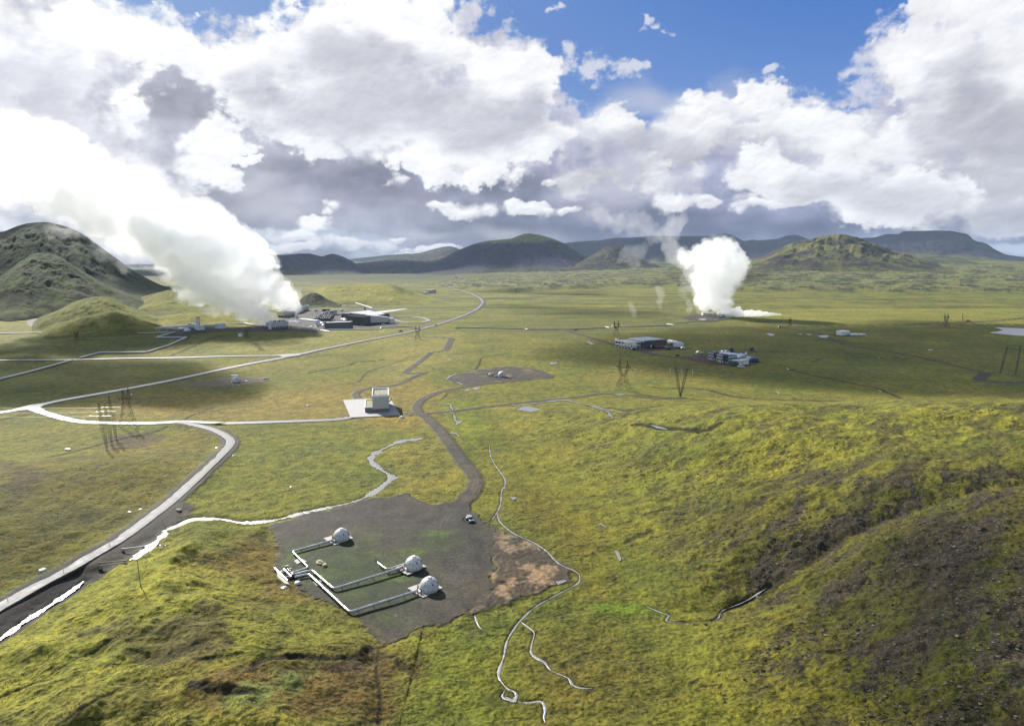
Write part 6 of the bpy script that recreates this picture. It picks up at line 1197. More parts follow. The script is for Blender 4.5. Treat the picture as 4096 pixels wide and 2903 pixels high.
LX = max(60, min(LX, 95)); m = MB(); m.prism([(0, 0), (22, 0.0), (LX, 8), (LX, 38), (26, 46), (4, 40)], 0, [H4, H4, H4*0.7, H4*0.7, H4*1.15, H4*1.15]); m.build("wall", M_DGREY, t)
m = MB(); m.prism([(15, 1), (LX + 1, 7), (LX + 1, 39), (26, 47)], [H4*0.99 + 0.5, H4*0.7 + 0.4, H4*0.7 + 0.4, H4*1.15 + 0.3], [H4 + 1.4, H4*0.7 + 1.2, H4*0.7 + 1.2, H4*1.15 + 1.2]); m.build("roof", M_ROOFG, t)
x, y, z = spot(*zp((1632,330))[0]); t = thing("plant_chimney", "short dark square chimney standing out of the light grey roofs", "chimney", (x, y, z)); Hc = hpx(zp((1632,330))[0], 40); m = MB(); m.box(-3, 3, -3, 3, 0, Hc*0.62); m.build("base", M_DGREY, t); m = MB(); m.tube([(-1, 0, Hc*0.62), (-1, 0, Hc)], 0.8, 10); m.tube([(1.1, 0, Hc*0.62), (1.1, 0, Hc*0.97)], 0.8, 10); m.build("flue", M_PLINTH, t)
o4 = spot(*zp((1790,330))[0]); t = thing("canopy", "long white blade-like canopy pointing right above the light roofs", "canopy", o4, yw2 + 0.06); Hk = hpx(zp((1790,330))[0], 13); m = MB(); m.prism([(-14, 0), (2, -2), (62*1.0, 6), (58, 8), (-10, 9)], [Hk + 1, Hk, Hk + 6.5, Hk + 6.6, Hk + 2], [Hk + 2, Hk + 1, Hk + 7.0, Hk + 7.1, Hk + 3]); m.build("blade", M_WTRIM, t); m = MB(); m.box(0, 26, 2, 8, 0, Hk); m.build("core", M_GRN, t)
container("small grey box house behind the round separators", zp((1140,298))[0], zp((1215,296))[0], 7, 10, M_GREYW, "equipment_house", "shed"); container("low pale wall-like box right of the small grey box house", zp((1222,294))[0], zp((1290,290))[0], 3, 2.4, M_CWHITE)
# separators: horizontal drums with bright shells
pt = None; rr = random.Random(9); k = 0
rows = [(1050,296,3), (1015,316,4), (970,338,6), (925,358,7), (905,378,7)]
for ry, (x0, yy, n_) in enumerate(rows):
    for i in range(n_):
        x, y, z = spot(*zp((x0 + i*34 + rr.uniform(-6, 6), yy + 16 + rr.uniform(-3, 3)))[0])
        if pt is None:
            pt = thing("separator_drum", "horizontal steel drum among those massed in the middle of the plant", "drum", (x, y, z), 1.2, "steel drums massed in the middle of the plant"); m = MB(); m.tube([(-4.4, 0, 4.4), (-4, 0, 4.4), (4, 0, 4.4), (4.4, 0, 4.4)], [0.8, 1.9, 1.9, 0.8], 14); m.build("shell", M_DSTEEL, pt)
            m = MB(); m.tube([(-1.2, 0, 6.2), (-1.2, 0, 7.6)], 0.9, 10); m.build("outlet", M_CWHITE, pt); m = MB(); m.box(-3, -2.4, -1.5, 1.5, 0, 3); m.box(2.4, 3, -1.5, 1.5, 0, 3); m.build("saddle", M_STEEL, pt)
        else: c = copy_tree(pt); c.location = (x, y, z + 1.2*(4 - ry)*0.6); c.rotation_euler = (0, 0, 1.2 + rr.uniform(-0.15, 0.15))
tk = None
for i, (qx, qy) in enumerate([(935,450), (975,452), (1020,470), (1000,440), (1300,385), (1335,395), (955,425), (1322,378)]):
    x, y, z = spot(*zp((qx, qy))[0])
    if tk is None:
        tk = thing("round_tank", "small white round tank with a domed lid in the plant yard", "tank", (x, y, z), 0, "small white tanks in the plant yard"); m = MB(); m.lathe([(3.2, 0), (3.2, 3.4)], 20); m.build("shell", M_LGREY, tk); m = MB(); m.lathe([(3.3, 3.4), (2.2, 4.3), (0.1, 4.7)], 20); m.build("lid", M_CWHITE, tk)
    else: c = copy_tree(tk); c.location = (x, y, z)
# low pipework and crates glittering between the towers
cr = None
for i in range(38):
    qx = 505 + (i % 13)*14 + rr.uniform(-8, 8) if i < 26 else 640 + rr.uniform(0, 360); qy = 395 + (i//13)*22 + rr.uniform(-8, 8) if i < 26 else 455 + rr.uniform(0, 45); x, y, z = spot(*zp((qx, qy))[0])
    if cr is None:
        cr = thing("pipe_bundle", "small bundle of pale pipes lying in the yard between the cooling towers", "pipes", (x, y, z), 0, "pale pipe bundles in the plant yard"); m = MB()
        for q in range(3): m.tube([(-2.6, -0.7 + 0.7*q, 0.5 + 0.5*(q % 2)), (2.6, -0.7 + 0.7*q, 0.5 + 0.5*(q % 2))], 0.34, 8)
        m.build("pipes", M_LGREY, cr)
    else: c = copy_tree(cr); c.location = (x, y, z); c.rotation_euler = (0, 0, rr.uniform(0, 3.1))

# --- vehicles
def small_car(label, px, yaw, mtl, name="parked_car", cat="car", s=1.0, group=None):
    x, y, z = spot(*px); t = thing(name, label, cat, (x, y, z + 0.1), yaw, group); m = extr([(-2.1*s, 0.3), (-2.15*s, 0.85*s), (-1.6*s, 0.95*s), (-1.2*s, 1.5*s), (0.5*s, 1.5*s), (1.1*s, 0.95*s), (2.1*s, 0.8*s), (2.15*s, 0.3)], 0.85*s); m.build("body", mtl, t)
    for a in (-1.3*s, 1.3*s):
        for b in (-0.8*s, 0.8*s): m = MB(); m.tube([(a, b - 0.1, 0.3*s), (a, b + 0.1, 0.3*s)], 0.33*s, 12); m.build("wheel", M_TYRE, t)
    m = extr([(-1.45*s, 1.0*s), (-1.12*s, 1.42*s), (0.42*s, 1.42*s), (0.9*s, 1.0*s)], 0.87*s); m.build("window_glass", M_GLASS, t); return t
def truck(label, a, b, body=M_CWHITE, cabm=M_CWHITE, h=3.4, tank=False, name="parked_truck", cat="truck", w_=2.5):
    o, yw, L = front(a, b); t = thing(name, label, cat, o, yw); m = MB()
    if tank: m.tube([(0.3, w_/2, h*0.62), (0.7, w_/2, h*0.62), (L*0.76, w_/2, h*0.62), (L*0.8, w_/2, h*0.62)], [w_*0.3, w_*0.52, w_*0.52, w_*0.3], 14)
    else: m.box(0, L*0.78, 0, w_, 1.0, h)
    m.build("tank_body" if tank else "cargo_box", body, t); m = MB(); m.prism([(L*0.82, 0.05), (L, 0.05), (L, w_ - 0.05), (L*0.82, w_ - 0.05)], 0.6, [h*0.86, h*0.72, h*0.72, h*0.86]); m.build("cab", cabm, t); m = MB(); m.box(L - 0.02, L + 0.04, 0.3, w_ - 0.3, h*0.42, h*0.66); m.build("windscreen", M_GLASS, t)
    m = MB(); m.box(0.1, L*0.95, w_*0.3, w_*0.7, 0.7, 1.0); m.build("chassis", M_DSTEEL, t)
    for f_ in (0.12, 0.24, 0.66, 0.88):
        for yy in (0.0, w_): m = MB(); m.tube([(L*f_, yy - 0.15, 0.5), (L*f_, yy + 0.15, 0.5)], 0.5, 12); m.build("wheel", M_TYRE, t)
    return t
small_car("dark car parked in the plant yard behind the drums, left one", zp((905,240))[0], 0.2, M_BLACKP, s=1.6); truck("dark lorry in the plant yard beside a blue one", zp((1005,240))[0], zp((1055,240))[0], M_DGREY, M_DGREY, 4.5, w_=3); truck("blue lorry in the plant yard beside a dark one", zp((1070,240))[0], zp((1112,240))[0], M_BLUE, M_BLUE, 4.5, w_=3); truck("white lorry in the plant yard right of the blue one", zp((1262,240))[0], zp((1306,240))[0], h=4.5, w_=3)
small_car("tiny white car parked before the long grey wing", zp((1898,438))[0], 0.1, M_CWHITE, s=1.4); small_car("dark car on the meadow track below the plant", zp((2155,540))[0], 0.3, M_BLACKP, s=1.4); small_car("car driving on the main road right of the plant", z2((725,822))[0], 0.5, M_CAR, s=1.3); small_car("dark car at the left end of the long track", z2((1640,852))[0], 0.1, M_BLACKP, s=1.3)
# --- hall with white steel frame, right of the middle
o, yw, L = front(zc2((520,235))[0], zc2((838,205))[0]); H = hpx(zc2((600,230))[0], 27); Lb = float(np.hypot(*(np.array(spot(*zc2((430,205))[0])) - np.array(o))[:2]))
Lb = 30.0
t = thing("storage_hall", "dark grey hall with pale glazed roof and an open white steel frame on its left", "building", o, yw); m = MB(); m.prism([(0, 0), (L, 0), (L, Lb), (0, Lb)], 0, [H, H*0.92, H*0.92, H]); m.build("wall", M_DGREY, t)
m = MB(); m.prism([(-1, 3), (L - 2, 3), (L - 3, Lb), (-1, Lb)], H + 0.02, [H + 1.2]*4); rf = m.build("roof", M_LGREY, t)
for k in range(6): m = MB(); m.box(0, L - 4, 5 + k*(Lb - 7)/6, 5.5 + k*(Lb - 7)/6, H + 1.2, H + 1.6); m.build("skylight", M_WTRIM, rf)
m = MB(); m.prism([(0.3, 0.2), (L - 0.3, 0.2), (L - 0.3, 2.9), (0.3, 2.9)], H + 0.02, [H + 0.5]*4); m.build("roof_edge", M_DGREY, t)
for f_ in (0.0, 0.42): m = MB(); m.tube([(L*f_ + 0.8, 1.5, H + 0.5), (L*f_ + 0.8, 1.5, H + 1.9)], 0.8, 12); m.build("roof_vent", M_CWHITE, t)
for k in range(6):
    y0 = 1 + k*(Lb - 2)/5; m = MB(); m.bar((-1.0, y0, H*0.98), (-21, y0, H*0.98), 0.55)
    for xx in (-21, -14, -7): m.bar((xx, y0, 0), (xx, y0, H*0.98), 0.5)
    m.bar((-21, y0, 0.5), (-14, y0, H*0.95), 0.35); m.bar((-14, y0, H*0.95), (-7, y0, 0.5), 0.3); m.build("steel_frame", M_CWHITE, t)
for xx in (-21, -14, -7): m = MB(); m.bar((xx, 1, H*0.98), (xx, Lb - 1, H*0.98), 0.45); m.bar((xx, 1, H*0.5), (xx, Lb - 1, H*0.5), 0.35); m.build("tie_beam", M_CWHITE, t)
container("stacked white boxes before the white steel frame, left one", zc2((328,218))[0], zc2((372,224))[0], 4, 5.0); container("white container before the white steel frame, right one", zc2((375,226))[0], zc2((450,205))[0], 4, 4.5)
truck("white mixer truck parked before the dark hall", zc2((525,225))[0], zc2((615,228))[0], tank=True, h=4.2, w_=3); truck("red flatbed load beside the dark hall", zc2((675,235))[0], zc2((850,230))[0], M_RED, M_CWHITE, 2.6, w_=6); truck("green lorry before the red flatbed", zc2((840,254))[0], zc2((895,252))[0], M_TEAL, M_TEAL, 3.4)
truck("long white tanker behind the dark hall's right corner", zc2((840,178))[0], zc2((990,205))[0], tank=True, h=6.2, w_=5); truck("big white box trailer right of the dark hall", zc2((935,222))[0], zc2((1085,226))[0], h=6.5, w_=5); small_car("white car at the tail of the box trailer, right of the dark hall", zc2((1082,240))[0], 0.3, M_CWHITE, s=1.5)
truck("white tanker parked left of the steel frame", zc2((80,150))[0], zc2((150,150))[0], tank=True, h=5, w_=4); truck("orange and black crane lorry left of the steel frame", zc2((130,165))[0], zc2((205,168))[0], M_DSTEEL, M_ORANGE, 5.0, w_=4); small_car("red car at the left foot of the steel frame", zc2((265,182))[0], 0.4, M_RED, s=1.5); small_car("black car on the track left of the dark hall", zc2((342,255))[0], 0.4, M_BLACKP, s=1.4); small_car("tiny black car where the two yards' tracks meet", zc2((990,345))[0], 0.2, M_BLACKP, s=1.2)
small_car("white car on the track between the two yards", zc2((1320,310))[0], 0.3, M_CWHITE, s=1.9)
# --- capture plant: black fan units on white stilts round a grey hall
o, yw, L = front(zc2((1885,425))[0], zc2((1745,452))[0]); pA_ = np.array(spot(*zc2((1880,432))[0])); pB_ = np.array(spot(*zc2((2112,395))[0])); yw = yaw_of(pA_, pB_); L = float(np.hypot(*(pB_ - pA_)[:2])); H = hpx(zc2((1900,430))[0], 20)
t = thing("grey_hall", "light grey gabled hall beside the black fan units", "building", tuple(pA_), yw); dpn = 28; m = MB(); m.add([(0,0,0),(L,0,0),(L,dpn,0),(0,dpn,0),(0,0,H*0.85),(L/2,0,H*1.25),(L,0,H*0.75),(0,dpn,H*0.85),(L/2,dpn,H*1.25),(L,dpn,H*0.75)], [(0,3,2,1),(0,1,6,5,4),(1,2,9,6),(2,3,7,8,9),(3,0,4,7)]); m.build("wall", M_GREYW, t)
m = MB(); m.add([(-0.8,-0.8,H*0.85),(L/2,-0.8,H*1.27),(L/2,dpn+0.8,H*1.27),(-0.8,dpn+0.8,H*0.85),(-0.8,-0.8,H*0.85-0.4),(L/2,-0.8,H*1.27-0.4),(L/2,dpn+0.8,H*1.27-0.4),(-0.8,dpn+0.8,H*0.85-0.4)], [(0,1,2,3),(7,6,5,4),(0,4,5,1),(1,5,6,2),(2,6,7,3),(3,7,4,0)]); m.add([(L/2,-0.8,H*1.28),(L+0.8,-0.8,H*0.75),(L+0.8,dpn+0.8,H*0.75),(L/2,dpn+0.8,H*1.28),(L/2,-0.8,H*1.28-0.4),(L+0.8,-0.8,H*0.75-0.4),(L+0.8,dpn+0.8,H*0.75-0.4),(L/2,dpn+0.8,H*1.28-0.4)], [(0,1,2,3),(7,6,5,4),(0,4,5,1),(1,5,6,2),(2,6,7,3),(3,7,4,0)]); m.build("roof", M_ROOFG, t)
for f_ in (0.35, 0.65): m = MB(); m.tube([(L*f_, 2, H*1.1), (L*f_, 2, H*1.1 + 2.2)], 0.9, 12); m.build("roof_vent", M_CWHITE, t)
def fan_unit(label, a, b, hp, dep, rows_=2, stilt=0.36):
    o, yw, L = front(a, b); H = hpx(a, hp); t = thing("fan_unit", label, "fan unit", o, yw, "black fan units of the capture plant")
    m = MB()
    for k in range(rows_):
        z0 = H*stilt + (H*(1 - stilt))*k/rows_; z1_ = H*stilt + (H*(1 - stilt))*(k + 1)/rows_; m.box(0, L, 0, dep, z0 + 0.15, z0 + 0.8); m.box(0.1, L - 0.1, 0.4, dep - 0.4, z0 + 0.8, z1_ - 0.3); m.box(0, L, 0, dep, z1_ - 0.3, z1_)
    m.build("housing", M_DGREY, t)
    for k in range(rows_):
        z0 = H*stilt + (H*(1 - stilt))*k/rows_; z1_ = H*stilt + (H*(1 - stilt))*(k + 1)/rows_; m = MB(); m.box(0.5, L - 0.5, 0.1, 0.38, z0 + 0.9, z1_ - 0.6); m.build("louvre_panel", M_ROOFG, t)
    for k in range(4): xx = (L - 0.5)*k/3; m = MB(); m.box(xx, xx + 0.5, 0.2, 0.7, 0, H*stilt); m.build("leg", M_CWHITE, t)
    m = MB(); m.box(L*0.15, L*0.55, 1.2, dep - 1, 0, H*stilt*0.8); m.build("service_box", M_LGREY, t); return t
fan_unit("black fan unit on white stilts, leftmost at the front", zc2((1442,398))[0], zc2((1535,415))[0], 31, 7); fan_unit("black fan unit on white stilts, second at the front", zc2((1565,430))[0], zc2((1665,452))[0], 33, 7); fan_unit("black fan unit facing right, before the grey hall", zc2((1745,458))[0], zc2((1880,440))[0], 30, 7, 2, 0.2); fan_unit("black fan unit behind the two on stilts, its roof just showing", zc2((1480,360))[0], zc2((1610,372))[0], 24, 7)
truck("green lorry at the lower edge of the capture plant yard", zc2((1785,490))[0], zc2((1870,500))[0], M_TEAL, M_TEAL, 4.5, w_=4); container("row of white site cabins before the black fan units, left one", zc2((1800,468))[0], zc2((1900,472))[0], 4, 4.2); container("white site cabin before the grey hall, middle one", zc2((1890,480))[0], zc2((1960,482))[0], 4, 4.8); container("white site cabin before the grey hall, right one", zc2((1968,478))[0], zc2((2050,470))[0], 4, 5.2)
truck("white tanker at the grey hall's right end", zc2((2030,428))[0], zc2((2108,425))[0], tank=True, h=4, w_=4); truck("blue lorry at the far right of the capture plant yard", zc2((2095,440))[0], zc2((2200,440))[0], M_BLUE, M_BLUE, 4.2, w_=4); small_car("white car at the yard's lower tip", zc2((1935,518))[0], -0.3, M_CWHITE, s=1.5); small_car("white car behind the fan units, left one", zc2((1675,300))[0], 0.3, M_CWHITE, s=1.7); small_car("white car behind the fan units, right one", zc2((1725,298))[0], 0.3, M_CWHITE, s=1.7)
container("dark shed behind the black fan units", zc2((1765,290))[0], zc2((1825,292))[0], 5, 5, M_DGREY, "shed", "shed"); container("small black shed on the far right spur track", zc2((2065,275))[0], zc2((2095,278))[0], 5, 4, M_DGREY, "shed", "shed")
# --- far odds and ends
container("white flat building on the dark strip far right", z3((1178,830))[0], z3((1222,828))[0], 10, 6, M_CWHITE, "flat_building", "building")
kk = None
for i in range(9):
    x, y, z = spot(*z3((1228 + 10*i, 829 + (i % 3)*2))[0])
    if kk is None: kk = thing("equipment_skid", "grey equipment skid in the row right of the white flat building", "equipment", (x, y, z), 0, "grey skids right of the white flat building"); m = MB(); m.box(-4, 4, -2, 2, 0, 0.6); m.build("base", M_STEEL, kk); m = MB(); m.tube([(-3, 0, 1.8), (3, 0, 1.8)], 1.1, 10); m.build("vessel", M_LGREY, kk)
    else: c = copy_tree(kk); c.location = (x, y, z)
container("long pale farmhouse-like shed far beyond the plant", zm((330,925))[0], zm((415,922))[0], 12, 11, M_GREYW, "long_shed", "shed"); container("small pale shed left of the long far shed", zm((278,934))[0], zm((325,930))[0], 8, 5, M_LGREY, "small_shed", "shed")
x, y, z = spot(*z3((1945,745))[0]); t = thing("drill_rig", "small orange and dark drilling rig on the far right track", "drilling rig", (x, y, z)); m = MB(); m.box(-3.5, 3.5, -1.5, 1.5, 0.5, 3.2); m.build("engine_house", M_ORANGE, t); m = MB(); m.bar((-9, 0, 0), (-9, 0, 14), 0.8); m.bar((-5, 0, 1), (-9, 0, 10), 0.5); m.build("mast", M_DSTEEL, t)
container("tiny white hut beside the long dark pipeline", z2((1880,838))[0], z2((1892,838))[0], 4, 4, M_CWHITE, "hut", "hut"); container("dark hut on the long track right of the borehole plume", z3((790,783))[0], z3((802,783))[0], 4, 3, M_DGREY, "hut", "hut")
yk = None
for i in range(34):
    qx = 1560 + i*19 + rr.uniform(-8, 8); qy = 72 + rr.uniform(-8, 18); x, y, z = spot(*zp((qx, qy))[0])
    if yk is None: yk = thing("yard_crate", "crate among the goods lined up in the far supply yard", "crate", (x, y, z), 0, "goods lined up in the far supply yard"); m = MB(); m.box(-4, 4, -3, 3, 0, 3.4); m.build("crate_body", M_LGREY, yk)
    else:
        c = copy_tree(yk); c.location = (x, y, z); s_ = rr.uniform(0.6, 1.5); c.scale = (s_, s_, rr.uniform(0.5, 1.3)); c.rotation_euler = (0, 0, rr.uniform(0, 3))
        if i % 3 == 1: c.children[0].data = c.children[0].data.copy(); c.children[0].data.materials[0] = M_DSTEEL
        if i % 7 == 2: c.children[0].data = c.children[0].data.copy(); c.children[0].data.materials[0] = M_RED
vk = None
for i, (qx, qy) in enumerate([(700,652),(720,650),(745,648),(770,650),(800,646),(970,664),(1010,640),(1195,654),(1240,660),(870,660),(655,770),(690,770)]):
    x, y, z = spot(*zm((qx, qy))[0])
    if vk is None:
        vk = thing("farmhouse", "white far farmhouse at the foot of the big blue mountain", "house", (x, y, z), 0.2, "white houses at the mountain's foot"); m = MB(); m.box(-9, 9, -6, 6, -3, 7); m.build("wall", M_CWHITE, vk); m = MB(); m.add([(-9.5,-6.5,7),(9.5,-6.5,7),(9.5,6.5,7),(-9.5,6.5,7),(-9.5,0,12),(9.5,0,12)], [(0,1,5,4),(2,3,4,5),(0,4,3),(1,2,5),(3,2,1,0)]); m.build("roof", M_PLINTH, vk)
    else: c = copy_tree(vk); c.location = (x, y, z); c.rotation_euler = (0, 0, rr.uniform(-0.6, 0.6))
# borehole field pads and pipework
for i, (a, b, lab) in enumerate([(zn((1180,1180))[0], zn((1300,1178))[0], "left"), (zn((1370,1170))[0], zn((1480,1165))[0], "middle"), (zn((1400,1198))[0], zn((1500,1188))[0], "right")]):
    container(f"low steel pipe shed at the foot of the borehole plume, {lab} one", a, b, 8, 5, M_GREYW, "pipe_shed", "shed")
# ------------------------------------------------------------------ clouds overhead (outside the picture) that shade parts of the land
def vol_mat(name, dens, col=(1, 1, 1), aniso=0.0, noise=None):
    mt = bpy.data.materials.new(name); mt.use_nodes = True; mt.node_tree.nodes.clear(); n = NT(mt.node_tree)
    pv = n.new('ShaderNodeVolumePrincipled'); pv.inputs['Color'].default_value = (*col, 1); pv.inputs['Density'].default_value = dens; pv.inputs['Anisotropy'].default_value = aniso
    if noise:
        geo = n.new('ShaderNodeNewGeometry'); nz = n.noise(geo.outputs['Position'], noise[0], 4, 0.6); n.l.new(n.m('MULTIPLY', n.ss(nz, noise[1], noise[2]), dens), pv.inputs['Density'])
    else: mt.cycles.homogeneous_volume = True
    out = n.new('ShaderNodeOutputMaterial'); n.l.new(pv.outputs[0], out.inputs[1]); return mt
M_CLOUD = {}
def cloud_over(pts, Hc, tau=1.7, feather=60, jit=40, seed=1):
    """a flat-based cloud whose shadow covers the ground seen inside the photo polygon pts"""
    P = np.array(GL(D(*pts))); lo = P.min(0) - jit; hi = P.max(0) + jit; nx = 90; xs = np.linspace(lo[0], hi[0], nx); ny = 90; ys = np.linspace(lo[1], hi[1], ny)
    X, Y = np.meshgrid(xs, ys); sz = max(hi - lo)
    sd = poly_sd(X, Y, [tuple(p) for p in P]) + jit*1.5*fbm(X/(sz/4), Y/(sz/4), seed, 4); thick = Hc*0.06
    hgt = thick*sst(0, feather, sd)*(0.75 + 0.5*fbm(X/(sz/8), Y/(sz/8), seed + 4, 3)); ins = sd > 0
    q = ins[:-1, :-1] & ins[1:, :-1] & ins[:-1, 1:] & ins[1:, 1:]; I, J = np.nonzero(q); idx = lambda i, j: i*nx + j
    F = np.stack([idx(I, J), idx(I, J + 1), idx(I + 1, J + 1), idx(I + 1, J)], -1)
    cnt = np.zeros(nx*ny, int); np.add.at(cnt, F.ravel(), 1); used = cnt > 0; brd = used & (cnt < 4); h = hgt.ravel().copy(); h[brd] = 0; h[used & ~brd] = np.maximum(h[used & ~brd], thick*0.02)
    off = np.array([SV.x, SV.y, SV.z])*(Hc/SV.z); top = np.stack([X.ravel() + off[0], Y.ravel() + off[1], off[2] + h*0.8], -1); bot = top.copy(); bot[:, 2] = off[2] - h*0.2
    bi = np.arange(nx*ny) + nx*ny; bi[brd] = np.arange(nx*ny)[brd]; V = np.concatenate([top, bot]); Fb = bi[F][:, ::-1]; Fa = np.concatenate([F, Fb])
    u, inv = np.unique(Fa, return_inverse=True); d = tau/thick*SV.z; key = round(d, 5)
    if key not in M_CLOUD: M_CLOUD[key] = vol_mat("cloud_vapour", d, (1, 1, 1), 0.3)
    me = np_mesh("cloud", V[u], inv.reshape(-1, 4), M_CLOUD[key]); tag(link(bpy.data.objects.new("cloud", me)), kind='structure')
cloud_over([(-260,775),(150,800),(400,800),(560,815),(610,838),(655,862),(560,895),(470,905),(360,925),(250,905),(0,905),(-260,905)], 900, 2.9, 45, 25, 1)
cloud_over([(1290,752),(1500,735),(1750,722),(2000,712),(2500,725),(2500,905),(2200,895),(2000,890),(1800,875),(1600,862),(1400,845),(1280,825),(1130,800),(1150,775)], 1100, 2.4, 90, 40, 2)
cloud_over([(1030,672),(1250,680),(1500,690),(1500,712),(1250,715),(1100,705)], 1700, 0.7, 120, 60, 3)
cloud_over([(850,640),(1150,648),(1300,652),(1400,660),(1250,662),(1090,655),(960,645)], 2600, 1.4, 120, 60, 4)
cloud_over([(-100,1150),(120,1140),(260,1200),(150,1290),(-100,1370)], 900, 1.0, 40, 20, 5)
cloud_over([(1440,1900),(1520,1560),(1640,1470),(1760,1400),(1950,1330),(2100,1250),(2600,1130),(2700,1900)], 800, 2.2, 55, 20, 6)
cloud_over([(1480,590),(1700,600),(1760,615),(1680,640),(1500,632)], 3600, 1.2, 300, 150, 7)
# the far range lies in shade
def cloud_far(cx, cy, rx, ry, Hc, tau, seed, rot=0.0):
    a = np.linspace(0, 2*np.pi, 97)[:-1]; e = 1 + 0.22*fbm(np.cos(a)*1.7, np.sin(a)*1.7, seed, 3)
    px = rx*np.cos(a)*e; py = ry*np.sin(a)*e; c, s = math.cos(rot), math.sin(rot); k = np.array([1.0, 0.96, 0.9, 0.8, 0.6, 0.3, 0.0]); hh = np.array([0, .35, .6, .8, .95, 1.0, 1.0])*Hc*0.05
    rows = []
    for kk, h_ in list(zip(k, hh)) + list(zip(k[::-1][1:], -0.3*hh[::-1][1:])): rows.append(np.stack([cx + (px*c - py*s)*kk, cy + (px*s + py*c)*kk, a*0 + Hc + h_], -1))
    V = np.array(rows[:-1] ); nr, nc = V.shape[:2]; F = grid_faces(nr, nc, True); last = np.stack([(nr-1)*nc + np.arange(nc), (nr-1)*nc + (np.arange(nc)+1) % nc, (np.arange(nc)+1) % nc, np.arange(nc)], -1)
    V = V.reshape(-1, 3) + np.array([SV.x, SV.y, 0])*(Hc/SV.z); d = tau/(Hc*0.05*1.3)*SV.z
    me = np_mesh("cloud", V, np.concatenate([F, last]), vol_mat("cloud_vapour", d, (1, 1, 1), 0.3)); tag(link(bpy.data.objects.new("cloud", me)), kind='structure')
cloud_far(-2600, 6300, 1900, 1700, 6000, 4, 1); cloud_far(-500, 6150, 1500, 640, 6500, 4, 2, 0.1); cloud_far(3000, 11800, 5200, 2600, 9000, 4, 3); cloud_far(5400, 8600, 1700, 1400, 7500, 1.6, 4); cloud_far(-1420, 2180, 760, 400, 3000, 3.0, 5); cloud_far(-1120, 1530, 170, 120, 2200, 1.5, 8); cloud_far(1500, 5900, 700, 500, 6000, 1.2, 6)

# ------------------------------------------------------------------ steam: bodies of vapour built from many puffs
def puffs(spine, n_sub, seed, spread=0.62, rmin=0.18, rmax=0.5, flat=1.0):
    """spine: world centre + radius; every big ball carries smaller balls over its surface, and those smaller ones again"""
    rg = np.random.default_rng(seed); out = []
    S = np.array(spine, float); seg = np.linalg.norm(np.diff(S[:, :3], axis=0), axis=1); s = np.concatenate([[0], np.cumsum(seg)]); t = 0.0
    while t <= s[-1]:
        c = np.array([np.interp(t, s, S[:, k]) for k in range(4)]); R_ = c[3]; j = rg.normal(size=3)*R_*0.22; out.append((*(c[:3] + j*np.array([1, 1, flat])), R_*rg.uniform(0.6, 0.85)))
        for _ in range(n_sub):
            v = rg.normal(size=3); v /= np.linalg.norm(v); r2 = R_*rg.uniform(rmin, rmax); p = c[:3] + v*R_*rg.uniform(spread, 1.02)*np.array([1, 1, flat]); out.append((*p, r2))
            for _ in range(3):
                u = rg.normal(size=3); u /= np.linalg.norm(u); u = u + v*0.8; u /= np.linalg.norm(u); out.append((*(p + u*r2*0.85), r2*rg.uniform(0.3, 0.55)))
        t += R_*0.5
    return out
ICO = None
def ball_mesh(name, balls, mtl, voxel, disp=((0, 0),), seed=0, label=None, cat=None, group=None):
    global ICO
    if ICO is None:
        b = bmesh.new(); bmesh.ops.create_icosphere(b, subdivisions=2, radius=1.0); ICO = (np.array([v.co[:] for v in b.verts]), np.array([[v.index for v in f.verts] for f in b.faces])); b.free()
    rg = np.random.default_rng(seed); V = []; F = []; nb = 0
    for x, y, z, r in balls:
        V.append(ICO[0]*r + np.array([x, y, z])); F.append(ICO[1] + nb); nb += len(ICO[0])
    V = np.concatenate(V); F = np.concatenate(F); c = V.mean(0); me = np_mesh(name, V - c, F, mtl); o = link(bpy.data.objects.new(name, me)); o.location = c
    m = o.modifiers.new("union", 'REMESH'); m.mode = 'VOXEL'; m.voxel_size = voxel; m.use_smooth_shade = True
    for k, (st, sc_n) in enumerate(disp):
        if st <= 0: continue
        tx = bpy.data.textures.new("billow", 'CLOUDS'); tx.noise_scale = sc_n; tx.noise_depth = 3; d = o.modifiers.new("billow", 'DISPLACE'); d.texture = tx; d.strength = st; d.mid_level = 0.5; d.texture_coords = 'LOCAL'
    return tag(o, label, cat, group)
def fringe(parent, balls, dens, voxel, disp, grow=1.28, seed=0):
    """a thinner, ragged skin of vapour round a plume's core"""
    rg = np.random.default_rng(seed); b2 = [(x + rg.normal()*r*0.25, y + rg.normal()*r*0.25, z + rg.normal()*r*0.25, r*grow*rg.uniform(0.8, 1.25)) for x, y, z, r in balls if rg.random() < 0.7]
    o = ball_mesh("vapour_fringe", b2, vol_mat("steam_fringe", dens, (1, 1, 1), 0.5), voxel, disp, seed); w_ = o.location.copy(); o.parent = parent; o.location = w_ - parent.location
def at_depth(pts, depth, dy=0.0):
    """overview pixels with a radius in overview pixels, set at a real range, drifting by dy metres per step"""
    out = []
    for k, (x, y, r) in enumerate(pts):
        d = ray(x*1.7879, y*1.7879); t = (depth + dy*k)/d[1]; out.append((d[0]*t, d[1]*t, CAMH + d[2]*t, r*1.7879/FS*t*CP))
    return out
M_ST1 = vol_mat("steam_dense", 0.055, (1, 1, 1), 0.55); M_ST2 = vol_mat("steam_thin", 0.020, (1, 1, 1), 0.5); M_ST3 = vol_mat("steam_wisp", 0.010, (1, 1, 1), 0.5)
bd = 1075.0
main = [(668,690,9),(655,680,15),(640,668,22),(618,655,32),(590,640,40),(556,622,48),(520,602,55),(480,582,60),(438,560,64),(395,538,60),(355,517,48),(320,500,34)]
